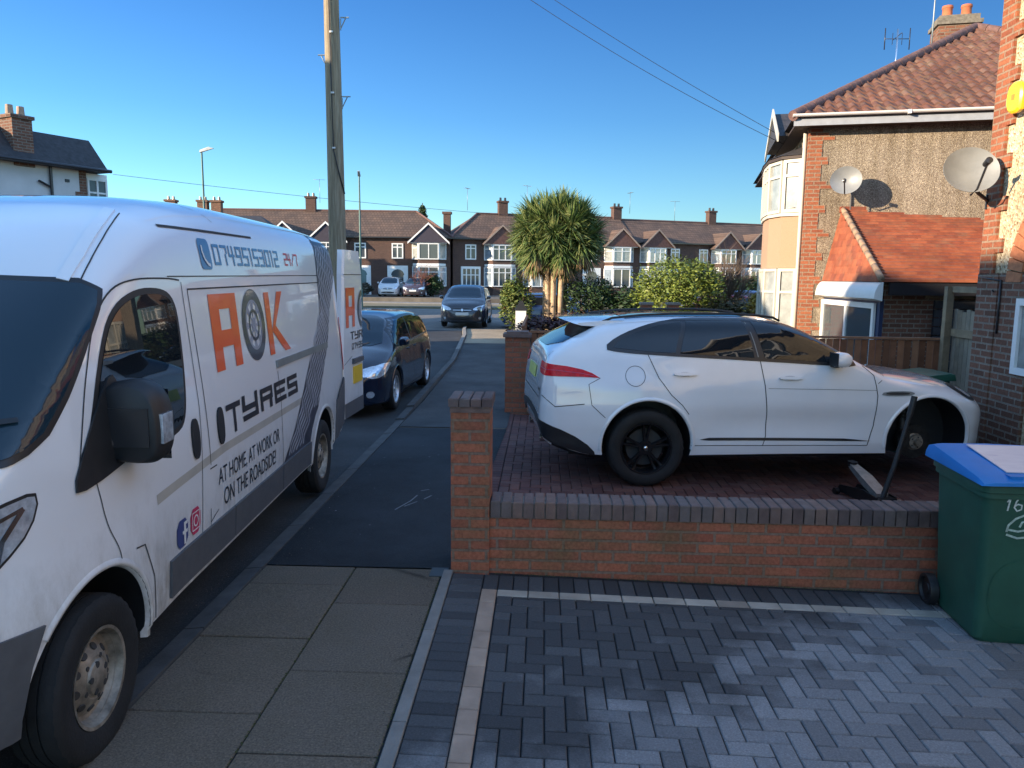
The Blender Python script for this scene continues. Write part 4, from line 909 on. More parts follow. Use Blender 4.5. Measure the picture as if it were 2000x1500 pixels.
# ================================================================ ground, road, pavement
def gz(x): return 0.0 if x < -.6 else -.025*(x+.6)      # plots fall gently towards the houses
def sheet(name, poly, z, mat, kind='structure', skirt=0):
    mb = MB(); n = len(poly)
    if skirt: mb.prism(poly, 'z', z-skirt, z)
    else: mb.quad(*[(x, y, z) for x, y in poly])
    o = mb.build(name, mat); return tag(o, kind=kind)
def grid_sheet(name, poly_pts, mat): pass
sheet('ground', [(-1500, -400), (1500, -400), (1500, 2500), (-1500, 2500)], -.32, M_soil)
sheet('garden_ground', [(-.5, 11.4), (60, 11.0), (60, 29.5), (-1.8, 29.5)], .0, M_soil)
# side street, curving slightly left, then the main road across
sheet('road', [(-9.6, -40), (-2.05, -40), (-2.05, 10), (-2.2, 18), (-2.75, 26.0), (-3.1, 29.2), (-12.5, 31), (-10.4, 22)], -.06, M_road)
mr = [(-120, 46), (-12.5, 31), (-3.1, 29.2), (3, 28.9), (120, 33), (120, 49), (14, 50.5), (-4, 49), (-20, 51.5), (-120, 63)]
sheet('main_road', mr, -.064, M_road_far)
sheet('far_verge', [(-120, 62), (-20, 50.5), (-4, 48), (14, 49.5), (120, 48), (120, 56), (-4, 53), (-20, 55.5), (-120, 68)], .05, plain('dry_grass', (0.16, 0.14, 0.085), 0.95, var=0.2, scale=2), skirt=.5)
sheet('far_pavement', [(-120, 68), (-20, 55.5), (-4, 53), (120, 56), (120, 58.5), (-4, 55.5), (-20, 57.8), (-120, 70.5)], .09, M_kerb_l, skirt=.5)
sheet('far_front_gardens', [(-120, 70.5), (-20, 57.8), (-4, 55.5), (120, 58.5), (200, 260), (-200, 260)], .38, plain('far_drive_surface', (0.10, 0.09, 0.075), 0.95, var=0.3, scale=1), skirt=.5)
sheet('opposite_pavement', [(-13.2, -40), (-9.6, -40), (-10.4, 22), (-12.5, 31), (-14.5, 31.5), (-13.6, 22)], .03, M_slab, skirt=.5)
# kerb stones of the near side
def kerb():
    k = MB(); y = -6.0; pts = [(-10, -1.90), (10, -1.90), (18, -2.05), (26, -2.6), (29.2, -2.95)]
    while y < 29:
        x0, x1 = interp(y, pts), interp(y+.91, pts); b = len(k.v)
        h = .012 if y < 9.5 else min(.07, .012+(y-9.5)*.03)
        k.add([(x0-.13, y+.004, -.08), (x0, y+.004, -.08), (x1, y+.906, -.08), (x1-.13, y+.906, -.08), (x0-.115, y+.004, h-.012), (x0, y+.004, h), (x1, y+.906, h), (x1-.115, y+.906, h-.012)],
              [(4, 5, 6, 7), (0, 1, 5, 4), (2, 3, 7, 6), (3, 0, 4, 7), (1, 2, 6, 5)], 0 if y < 20 else 1); y += .914
    return tag(k.build('kerb', [M_kerb, M_kerb_l]), kind='structure')
kerb()
rr_ = random.Random(3)
def slabs():
    mb = MB()
    def run(y0, y1, xs, depth):
        y = y0; i = 0
        while y < y1:
            d = min(depth[i % len(depth)], y1-y)
            for j in range(len(xs)-1):
                off = 0; t = rr_.uniform(-.004, .004)
                mb.cbox(xs[j]+.004, xs[j+1]-.004, y+.004+off, y+d-.004+off, -.04, t, .005)
            y += d; i += 1
    def col(x0, x1, cuts):
        for a, b in zip(cuts, cuts[1:]): mb.cbox(x0+.004, x1-.004, a+.004, b-.004, -.04, rr_.uniform(-.003, .003), .005)
    col(-1.90, -1.27, [-6, -4.9, -3.8, -2.7, -1.6, -.5, .6, 1.5, 2.42, 3.24, 3.98, 4.72, 5.04])
    col(-1.27, -.665, [-6, -5.1, -4.2, -3.1, -2.0, -1.2, -.3, .6, 1.5, 2.3, 2.95, 3.63, 4.45, 5.04])
    run(9.95, 29.0, [-1.90, -1.2, -.48], [.62, .62, .93])
    o = mb.build('pavement', M_slab, recalc=True); tag(o, kind='structure')
    return o
slabs()
M_slab_far = asphalt('footway_tarmac', (0.075, 0.075, 0.075), 0.4)
sheet('footway', [(-1.90, 10.0), (-.46, 10.0), (-.5, 29.3), (-2.95, 29.25), (-2.6, 26), (-2.05, 18), (-1.90, 12)], .006, M_slab_far)
sheet('painted_sun_patch', [(-2.35, 22.9), (-.48, 22.9), (-.5, 29.0), (-2.9, 29.0), (-2.58, 26)], .011, asphalt('painted_sunlit_tan', (0.40, 0.32, 0.22), 0.15))  # patch of sunlight on the footway, painted as a lighter tan sheet
# darker bed under everything near, new tarmac crossover
sheet('pavement_joint_bed', [(-1.9, -6), (-.6, -6), (-.6, 5.04), (-1.9, 5.04)], -.012, M_tarmac)
sheet('tarmac_crossover', [(-1.905, 5.045), (-.60, 5.045), (-.46, 9.95), (-1.905, 9.95)], .002, M_tarmac)
mb = MB(); mb.box(-.74, -.625, 4.90, 5.05, -.01, .006); mb2 = mb.build('stopcock_cover', plain('cast_cover', (0.06, 0.07, 0.075), 0.6, 0.4)); tag(mb2, 'small square metal water-stopcock cover in the pavement at the foot of the brick pillar', 'drain cover')

# driveways of small blocks
def herring(mb, x0, x1, y0, y1, w=.1, mi=0, zf=gz, rot=0, inside=None, g=.003, top=0.0):
    """90 degree herringbone of w x 2w blocks clipped to a rectangle"""
    r2 = random.Random(5); n = int((x1-x0)/w)+6; m = int((y1-y0)/w)+6
    for j in range(-4, m):
        for i in range(-4, n):
            k = (i-j) % 4
            if k == 0: a = (x0+i*w, x0+(i+2)*w, y0+j*w, y0+(j+1)*w)
            elif k == 2: a = (x0+(i+1)*w, x0+(i+2)*w, y0+j*w, y0+(j+2)*w) if False else (x0+i*w, x0+(i+1)*w, y0+(j-1)*w+0*w, y0+(j+1)*w)
            else: continue
            ax0, ax1, ay0, ay1 = max(a[0], x0), min(a[1], x1), max(a[2], y0), min(a[3], y1)
            if ax1-ax0 < .012 or ay1-ay0 < .012: continue
            if inside and not inside((ax0+ax1)/2, (ay0+ay1)/2): continue
            block(mb, ax0+g, ax1-g, ay0+g, ay1-g, top+r2.uniform(-.0015, .0015), .005, mi, zf)
def block(mb, x0, x1, y0, y1, z, c, mi=0, zf=gz):
    a, b = zf(x0), zf(x1)
    vs = [(x0, y0, a+z-.03), (x1, y0, b+z-.03), (x0, y1, a+z-.03), (x1, y1, b+z-.03), (x0, y0, a+z-c), (x1, y0, b+z-c), (x0, y1, a+z-c), (x1, y1, b+z-c),
          (x0+c, y0+c, a+z), (x1-c, y0+c, b+z), (x0+c, y1-c, a+z), (x1-c, y1-c, b+z)]
    mb.add(vs, [(0, 1, 5, 4), (1, 3, 7, 5), (3, 2, 6, 7), (2, 0, 4, 6), (4, 5, 9, 8), (5, 7, 11, 9), (7, 6, 10, 11), (6, 4, 8, 10), (8, 9, 11, 10)], mi)
mb = MB()
yN = 4.98
for k in range(int((yN+6)/.1)+1): block(mb, -.585, -.378, yN-.1*(k+1)+.003, yN-.1*k-.003, 0, .005)                       # soldier course by the pavement
y = 4.74
for k in range(55): block(mb, -.372, -.275, y-.2*(k+1)+.003, y-.2*k-.003, 0, .005, 1)                                    # buff line
for k in range(40): block(mb, -.269+.2*k, -.269+.2*(k+1)-.006, 4.645, 4.74-.003, 0, .005, 2)                            # buff line along the wall
for k in range(66): block(mb, -.372+.1*k+.003, -.372+.1*(k+1)-.003, 4.745, 4.975, 0, .005)                              # dark course against the wall
herring(mb, -.269, 5.5, -2.0, 4.639)
tag(mb.build('driveway', [M_block, M_block_tan, islandcol('pale_block', [(0.32, 0.28, 0.23), (0.42, 0.38, 0.32), (0.26, 0.22, 0.18), (0.38, 0.35, 0.30)], 0.85, noise_s=5, bump=0.003)]), kind='structure')
mb = MB(); mb.quad((-.62, -6, -.016), (-.6, 5.1, -.016), (6.5, 5.1, gz(6.5)-.016), (6.5, -6, gz(6.5)-.016)); tag(mb.build('driveway_bed', M_tarmac), kind='structure')
mb = MB()
for k in range(14): mb.cbox(-.655, -.590, 5.02-.91*(k+1)+.003, 5.02-.91*k-.003, -.05, .008, .004)
tag(mb.build('driveway_edging', M_kerb_l), kind='structure')
mb = MB(); herring(mb, -.40, 5.6, 5.3, 11.1, top=.0)
for k in range(58): block(mb, -.60, -.405, 5.35+.1*k+.003, 5.35+.1*(k+1)-.003, 0, .005)
tag(mb.build('neighbour_driveway', M_block_red), kind='structure')
mb = MB(); mb.quad((-.6, 5.1, -.018), (-.6, 11.4, -.018), (8, 11.4, gz(8)-.018), (8, 5.1, gz(8)-.018)); tag(mb.build('neighbour_driveway_bed', M_tarmac), kind='structure')

# ================================================================ garden wall with its pillar
def garden_wall():
    t = empty('garden_wall', (-.6, 5.02, 0), 0, 'low red brick garden wall with dark coping, running from its pillar to the green wheelie bin', 'wall')
    z1 = .375; L = 6.2
    mb = MB(); mb.add([(.255, .03, gz(-.35)-.05), (L, .0, gz(L-.6)-.05), (L, .21, gz(L-.6)-.05), (.255, .24, gz(-.35)-.05), (.255, .03, z1), (L, .0, z1), (L, .21, z1), (.255, .24, z1)],
        [(0, 1, 5, 4), (1, 2, 6, 5), (2, 3, 7, 6), (3, 0, 4, 7), (4, 5, 6, 7)]); mb.build('wall', M_brick_wall, t)
    cp = MB(); x = .262; r3 = random.Random(2)
    while x < L-.08:
        y0 = .03-.03*(x/L); dz = r3.uniform(-.003, .003); cp.cbox(x, x+.066, y0-.012, y0+.215+.012, z1+.001, .487+dz, .006); x += .075
    cp.build('coping', M_coping, t)
    mt = MB(); mt.box(.262, L-.02, .034, .205, z1+.001, .475); mt.build('mortar_joint', plain('mortar', (0.20, 0.165, 0.14), 0.95, var=0.3, scale=20), t)
    pb = MB(); pb.box(-.005, .255, -.01, .30, -.05, 1.10); p = pb.build('pillar', M_brick_wall, t)
    r3 = random.Random(9)
    cb = MB(); cb.box(-.010, .260, -.015, .305, 1.101, 1.14)
    for k in range(4): cb.cbox(-.02+.0745*k, -.02+.0745*k+.068, -.025, .315, 1.141, 1.20+r3.uniform(-.004, .004), .008)
    cb.build('pillar_cap', M_coping, t)
    return t
garden_wall()

# ================================================================ far boundary: pillar and fence of the next plot
t = empty('gate_pillar', (-.55, 11.2, 0), 0, 'tall dark red brick gate pillar at the far corner of the neighbouring driveway', 'pillar')
mb = MB(); mb.box(0, .36, 0, .36, -.1, 1.12); mb.build('shaft', M_brick_wall, t)
mb = MB(); mb.box(-.03, .39, -.03, .39, 1.12, 1.17); mb.box(.02, .34, .02, .34, 1.17, 1.20); mb.build('cap', M_coping, t)
def board_fence(name, a, b, h0, h1, pitch, mat, label, cat, capm=None, top_rail=True, gaps=.007, parent=None, rails=True):
    a, b = Vector(a), Vector(b); L = (b-a).length; rz = math.atan2((b-a).y, (b-a).x); t = empty(name, a, rz, label, cat); r4 = random.Random(len(name))
    mb = MB(); n = int(L/pitch)
    for k in range(n):
        dz = r4.uniform(-.01, .01) if not top_rail else 0; dy = .020*(k % 2)
        mb.box(k*pitch+gaps, (k+1)*pitch-gaps, dy, dy+.018, h0, h1+dz)
    mb.build('boards', mat, t)
    if top_rail: m2 = MB(); m2.box(-.01, L, -.02, .05, h1+.011, h1+.04); m2.build('capping_rail', capm or mat, t)
    return t, L
M_wood_d2 = islandcol('brown_fence_board', [(0.13, 0.05, 0.026), (0.33, 0.14, 0.07), (0.20, 0.075, 0.038), (0.40, 0.20, 0.11), (0.16, 0.06, 0.03)], 0.85, noise_s=6, bump=.003)
M_wood_g2 = islandcol('weathered_board', [(0.20, 0.165, 0.12), (0.29, 0.25, 0.19), (0.24, 0.21, 0.17)], 0.9, noise_s=7, bump=.003)
board_fence('boundary_fence', (-.18, 11.34, 0), (5.5, 10.80, 0), -.1, 1.17, .095, M_wood_d2, 'low brown close-board fence behind the white SUV, along the far edge of its driveway', 'fence')
mb = MB(); mb.box(0, .55, 0, .22, -.1, .62); o = mb.build('stub_wall', M_brick_old, None, loc=(-.17, 11.05, 0)); tag(o, 'short dark brick stub wall at the foot of the brown fence beside the gate pillar', 'wall')

# ================================================================ wheelie bin
M_bin = plain('green_bin_plastic', (0.018, 0.085, 0.055), 0.5, var=0.16, scale=4, bump=0.0008, bscale=300)
M_lid = plain('blue_lid_plastic', (0.010, 0.17, 0.48), 0.5, var=0.08, scale=5, spec=0.25)
def wheelie(name, label, loc, rz, bodym, lidm, detail=True):
    """front faces local -y, wheels at the back (+y)"""
    t = empty(name, loc, rz, label, 'wheelie bin')
    w0, w1, d0, d1, H = .245, .285, .27, .33, .96
    def rg(hw, f, b, z, r):
        pts = []
        for cx, cy, a0 in ((hw-r, b-r, 0), (-hw+r, b-r, 90), (-hw+r, -f+r, 180), (hw-r, -f+r, 270)):
            for k in range(5): a = R(a0+22.5*k); pts.append((cx+r*math.cos(a), cy+r*math.sin(a), z))
        return pts
    L = [rg(w0-.02, d0-.02, .25, .0, .04), rg(w0, d0, .27, .03, .05)]
    for k in range(1, 8):
        q = k/7; L.append(rg(w0+(w1-w0)*q, d0+(d1-d0)*q, .27+.03*q, .03+(H-.10-.03)*q, .05))
    L += [rg(w1+.002, d1+.002, .302, H-.08, .05), rg(w1+.018, d1+.018, .318, H-.075, .055), rg(w1+.018, d1+.018, .318, H-.045, .055), rg(w1+.03, d1+.03, .33, H-.04, .06), rg(w1+.03, d1+.03, .33, H, .06), rg(w1-.02, d1-.02, .28, H, .04)]
    n = 20; vs = [p for l in L for p in l]; fs = [(j*n+i, j*n+(i+1) % n, (j+1)*n+(i+1) % n, (j+1)*n+i) for j in range(len(L)-1) for i in range(n)]+[tuple(range(n-1, -1, -1))]
    mb = MB(); mb.add(vs, fs); body = mb.build('body', bodym, t, True, smooth_angle=30)
    # moulded front panel
    if detail:
        mb = MB(); 
        def fp(x, z): q = (z-.03)/(H-.13); return (x, -(d0+(d1-d0)*q)-.004, z)
        out = chaikin(rect(-.20, .20, .10, .52), 2)
        for i in range(len(out)):
            a, b = out[i], out[(i+1) % len(out)]
            v = Vector((b[0]-a[0], b[1]-a[1])).normalized(); nn = Vector((-v.y, v.x))*.006
            mb.quad(fp(a[0]-nn.x, a[1]-nn.y), fp(b[0]-nn.x, b[1]-nn.y), fp(b[0]+nn.x, b[1]+nn.y), fp(a[0]+nn.x, a[1]+nn.y))
        mb.build('moulded_rib', bodym, body, recalc=False)
    # lid: raised rear, sloping to the front
    lz = [(-d1-.05, H+.004), (-d1-.045, H+.022), (-d1+.03, H+.042), (-.15, H+.058), (.1, H+.082), (.30, H+.10), (.36, H+.085), (.37, H+.03)]
    mb = MB(); xs = [-w1-.05, -w1-.035, -w1+.02, 0, w1-.02, w1+.035, w1+.05]; dzs = [-.045, -.010, 0, .006, 0, -.010, -.045]
    vs = []
    for x, dz in zip(xs, dzs): vs += [(x, y, max(H+.004, z+dz)) for y, z in lz]
    m = len(lz); fs = [(j*m+i, j*m+i+1, (j+1)*m+i+1, (j+1)*m+i) for j in range(len(xs)-1) for i in range(m-1)]
    fs += [tuple(range(m)), tuple((len(xs)-1)*m+i for i in range(m))]
    mb.add(vs, fs); lid = mb.build('lid', lidm, t, True, smooth_angle=35)
    for sx in (-1, 1):
        mb = MB(); mb.box(min(sx*.10, sx*.17), max(sx*.10, sx*.17), -d1-.005, -d1+.05, H+.030, H+.052); mb.build('lid_grip', lidm, lid)
    mb = MB(); mb.tube([(-w1+.03, .40, H+.06), (w1-.03, .40, H+.06)], .014, 10)
    for x in (-w1+.05, 0, w1-.05): mb.box(x-.02, x+.02, .30, .41, H+.03, H+.075)
    mb.build('handle', bodym, t, True, smooth_angle=40)
    for sg in (1, -1):
        mb = MB(); mb.M = Matrix.Translation((sg*.285, .28, .10)); mb.lathe([(0, sg*.012), (.035, sg*.012), (.04, sg*.004), (.075, sg*.004), (.08, sg*.022), (.098, sg*.022), (.10, sg*.012), (.10, -sg*.03), (0, -sg*.03)], 28, 'x')
        mb.build('wheel', M_black, t, True, smooth_angle=35)
    return t, lid, body
tb, lid, body = wheelie('wheelie_bin', 'green wheelie bin with a blue lid at the right edge, chalk-white marks on its front', (2.79, 4.57, gz(2.79)), R(-4), M_bin, M_lid)
body.name = 'body'
mb = MB(); P_ = [(-.15, -.25, 1.012), (.22, -.25, 1.012), (.22, .24, 1.064), (-.15, .24, 1.064)]
mb.add([Vector(p)+Vector((0, 0, .006)) for p in P_]+[Vector(p)+Vector((0, 0, .001)) for p in P_], [(0, 1, 2, 3), (7, 6, 5, 4), (0, 4, 5, 1), (1, 5, 6, 2), (2, 6, 7, 3), (3, 7, 4, 0)])
def label_mat():
    t = NT('faded_lid_label'); c = t.ramp(t.noise(3, 6, .7, stretch=(1, 3, 1)), [(.35, (.16, .17, .45)), (.42, (.50, .50, .56)), (.7, (.62, .62, .66))]); return t.set(c, .35)
mb.build('lid_label', label_mat(), lid)
M_chalk = plain('chalk_mark', (0.55, 0.62, 0.58), 0.8, var=0.3, scale=60)
def fp(x, z): z += .05; x -= .035; q = (z-.03)/.83; return (x, -(.27+.06*q)-.0045, z)
mb = MB()
def chalk(pts, w=.009):
    for qd in strip(pts, w): mb.quad(*[fp(*p) for p in qd])
X0 = -.125
for st_ in ([(X0-.012, .815), (X0+.006, .86), (X0-.006, .765)], [(X0+.055, .855), (X0+.035, .82), (X0+.028, .785), (X0+.045, .765), (X0+.066, .775), (X0+.066, .80), (X0+.045, .805), (X0+.032, .795)], [(X0+.13, .855), (X0+.105, .82), (X0+.10, .785), (X0+.12, .765), (X0+.14, .78), (X0+.135, .80), (X0+.108, .80)]):
    mb = MB(); chalk(st_); mb.build('number_mark', M_chalk, body, recalc=False)
mb = MB()
mb = MB(); M_chalk2 = plain('printed_crest', (0.40, 0.52, 0.46), 0.7, var=0.35, scale=50)
chalk([(-.12, .64), (-.115, .68), (-.08, .72), (-.03, .745), (.03, .745), (.08, .72), (.115, .68), (.12, .64)], .012); chalk([(-.12, .655), (-.06, .645), (0, .66), (.06, .645), (.12, .655)], .012); chalk([(-.12, .625), (-.06, .605), (0, .615), (.06, .605), (.12, .625)], .012)
chalk([(-.055, .67), (-.045, .70), (-.02, .71), (-.005, .69), (-.01, .675)], .012); chalk([(.01, .675), (.03, .705), (.055, .70), (.06, .675)], .010)
mb.build('crest', M_chalk2, body, recalc=False)
wheelie('wheelie_bin', 'dark green wheelie bin partly hidden behind the white SUV bonnet, near the weathered gate', (4.62, 9.75, gz(4.6)-.05), R(-80), plain('dark_green_bin', (0.012, 0.05, 0.035), 0.5), plain('dark_green_lid', (0.02, 0.09, 0.06), 0.45), False)

# ================================================================ trolley jack
def trolley_jack():
    t = empty('trolley_jack', (3.10, 7.12, gz(3.1)), R(101), 'low trolley jack with silver lifting arm and upright black handle under the white SUV', 'jack')
    M_jk = plain('jack_black', (0.012, 0.012, 0.014), 0.4, 0.3, var=.3, scale=15)
    mb = MB()
    for y in (-.095, .095): mb.prism([(-.24, .05), (-.22, .13), (.0, .15), (.36, .10), (.40, .05), (.36, .03), (-.2, .03)], 'y', y-.007, y+.007)
    mb.box(-.24, -.10, -.093, .093, .05, .12); mb.box(.30, .34, -.093, .093, .04, .07); mb.build('frame', M_jk, t)
    for x, r in ((-.20, .05), (.36, .035)):
        for y in (-.135, .135):
            mb = MB(); mb.M = Matrix.Translation((x, y, r)); mb.lathe([(0, -.02), (r, -.02), (r, .02), (0, .02)], 20); mb.build('wheel', M_steel if x < 0 else M_jk, t, True, smooth_angle=35)
    mb = MB(); mb.add([(-.16, -.058, .09), (-.16, .058, .09), (-.16, .058, .15), (-.16, -.058, .15), (.34, -.035, .28), (.34, .035, .28), (.34, .035, .325), (.34, -.035, .325), (.10, -.060, .185), (.10, .060, .185), (.10, .060, .255), (.10, -.060, .255)],
        [(3, 2, 10, 11), (11, 10, 6, 7), (0, 8, 9, 1), (8, 4, 5, 9), (0, 3, 11, 8), (8, 11, 7, 4), (1, 9, 10, 2), (9, 5, 6, 10), (0, 1, 2, 3), (4, 7, 6, 5)]); mb.build('lifting_arm', plain('scuffed_silver', (0.27, 0.28, 0.28), 0.4, 0.6, var=.25, scale=12), t)
    mb = MB(); mb.M = Matrix.Translation((.33, 0, 0)); mb.lathe([(0, .29), (.04, .29), (.045, .335), (.03, .335), (0, .325)], 20, 'z'); mb.build('saddle', M_jk, t, True, smooth_angle=35)
    mb = MB(); mb.tube([(-.16, 0, .10), (-.16, -.10, .42), (-.155, -.245, 1.02)], [.026, .022, .018], 12); mb.tube([(-.155, -.21, .87), (-.155, -.247, 1.05)], [.026, .027], 12); mb.build('handle', M_black, t, True, smooth_angle=40)
trolley_jack()

mb = MB(); r8 = random.Random(8)
for pts in ([(-1.25, 6.35), (-1.16, 6.62), (-1.13, 6.80)], [(-1.19, 6.45), (-1.10, 6.60)], [(-1.12, 6.95), (-1.05, 7.0)], [(-1.05, 6.68), (-1.0, 6.8)]):
    for q4 in strip(pts, .012): mb.quad(*[(a, b, .0045) for a, b in q4])
for k in range(26):
    x, y = r8.uniform(-1.85, -.65), r8.uniform(5.2, 9.6); w = r8.uniform(.004, .012); a = r8.uniform(0, 3)
    mb.quad(*[(x+w*math.cos(a+t), y+w*.8*math.sin(a+t), .0045) for t in (0, 1.4, 3.0, 4.6)])
tag(mb.build('tarmac_scuffs', plain('pale_scuff', (.20, .21, .22), .9)), kind='structure')

# loose grit, bits of leaf and moss where surfaces meet
def grit(name, mat, n, place, s0, s1, seed):
    mb = MB(); r9 = random.Random(seed)
    for _ in range(n):
        x, y, z = place(r9); q9 = r9.uniform(s0, s1); a = r9.uniform(0, 6.3)
        p9 = [(x+q9*math.cos(a+t)*r9.uniform(.6, 1.2), y+q9*math.sin(a+t)*r9.uniform(.6, 1.2), z) for t in (0, 2.1, 4.2)]; mb.add(p9+[(x, y, z+q9*.8)], [(0, 1, 3), (1, 2, 3), (2, 0, 3)])
    return tag(mb.build(name, mat), kind='stuff')
grit('grit', islandcol('grit_stone', [(.06, .055, .05), (.16, .14, .12), (.10, .08, .06)], .95), 900, lambda r: (-2.08-abs(r.gauss(0, .07)), r.uniform(1.5, 12), -.058) if r.random() < .55 else ((-1.86+abs(r.gauss(0, .10)), r.uniform(1.5, 10), .004) if r.random() < .4 else (-.675-abs(r.gauss(0, .035)), r.uniform(1.2, 5.0), .003)), .002, .007, 3)
grit('moss', islandcol('moss_tuft', [(.05, .07, .02), (.09, .10, .03), (.06, .05, .03)], .95), 1500, lambda r: (lambda x: (x, 5.02-(x+.6)*.0-abs(r.gauss(0, .012))-.01, gz(x)+.001))(r.uniform(-.3, 2.3)) if r.random() < .3 else ((-.662-abs(r.gauss(0, .006)), r.uniform(.8, 5.0), .0) if r.random() < .5 else ((-1.27+r.gauss(0, .004)), r.uniform(1.2, 5.0), -.001)), .002, .006, 4)

# ================================================================ house kit
def frame_bars(mb, w, h, cols, t=.055, d=.05, transom=None, off=0.0):
    """window frame in local x (0..w), z (0..h), outer face at y=-off-d ... cols = number of lights or list of splits"""
    xs = cols if isinstance(cols, list) else [w*i/cols for i in range(1, cols)]
    mb.box(0, w, -d, 0, 0, t); mb.box(0, w, -d, 0, h-t, h); mb.box(0, t, -d, 0, t+.001, h-t-.001); mb.box(w-t, w, -d, 0, t+.001, h-t-.001)
    for x in xs: mb.box(x-t*.5, x+t*.5, -d+.003, 0, t+.001, h-t-.001)
    if transom:
        e = [t]+[q for x in xs for q in (x-t*.5, x+t*.5)]+[w-t]
        for a, b in zip(e[::2], e[1::2]): mb.box(a+.001, b-.001, -d+.005, 0, transom-t*.4, transom+t*.4)
def window(parent, M, w, h, cols=2, transom=None, fm=M_white, pm=M_pane, t=.055, d=.05, curtain=False, sill=False):
    mb = MB(); mb.M = M; frame_bars(mb, w, h, cols, t, d, transom)
    f = mb.build('window', fm, parent)
    mb = MB(); mb.M = M; mb.quad((t, -d*.35, t), (w-t, -d*.35, t), (w-t, -d*.35, h-t), (t, -d*.35, h-t)); mb.build('pane', pm, f)
    if sill: mb = MB(); mb.M = M; mb.box(-.04, w+.04, -.11, 0, -.07, -.005); mb.build('sill', fm, f)
    return f
def facetM(A, B, z):
    """matrix whose x runs A->B and whose -y is the outward side"""
    A, B = Vector((A[0], A[1], 0)), Vector((B[0], B[1], 0)); x = (B-A).normalized(); y = Vector((-x.y, x.x, 0))
    return Matrix(((x.x, y.x, 0, A.x), (x.y, y.y, 0, A.y), (0, 0, 1, z), (0, 0, 0, 1))), (B-A).length
def slope_tiles(mb, c, umax, vmax, left, right, tw, th, roll=.03, lift=.02, seg=6, r5=None):
    """tiles laid on a slope. c(u, v, n) -> point; u along the eave, v up the slope"""
    r5 = r5 or random.Random(4); nv = int(vmax/th)
    for j in range(nv+1):
        v0, v1 = j*th, min((j+1)*th, vmax)
        if v1-v0 < .02: continue
        a, b = left((v0+v1)/2), right((v0+v1)/2); i0 = int(math.floor(a/tw)); i1 = int(math.ceil(b/tw))
        off = (tw/2 if (roll == 0 and j % 2) else 0)
        for i in range(i0-1, i1+1):
            u0, u1 = max(i*tw+off, a), min((i+1)*tw+off, b)
            if u1-u0 < .02: continue
            vs = []; fs = []; jz = r5.uniform(-.002, .003)
            for k in range(seg+1):
                u = u0+(u1-u0)*k/seg; ph = ((u-off)/tw) % 1.0 if k < seg or u < (i+1)*tw+off-1e-6 else 1.0
                hh = roll*(math.sin(math.pi*min(1, ph/.72)) if ph < .72 else -.12) if roll else 0
                vs += [c(u, v0, -.012), c(u, v0, lift+hh+jz), c(u, v1, hh*.9+.001)]
            for k in range(seg): b0 = k*3; fs += [(b0, b0+3, b0+4, b0+1), (b0+1, b0+4, b0+5, b0+2)]
            mb.add(vs, fs)
def ridge_tiles(mb, a, b, r=.11, step=.3):
    a, b = Vector(a), Vector(b); L = (b-a).length; n = max(1, int(L/step))
    for k in range(n):
        p, q = a.lerp(b, k/n), a.lerp(b, (k+.97)/n); mb.tube([p, q], [r, r*.96], 10)

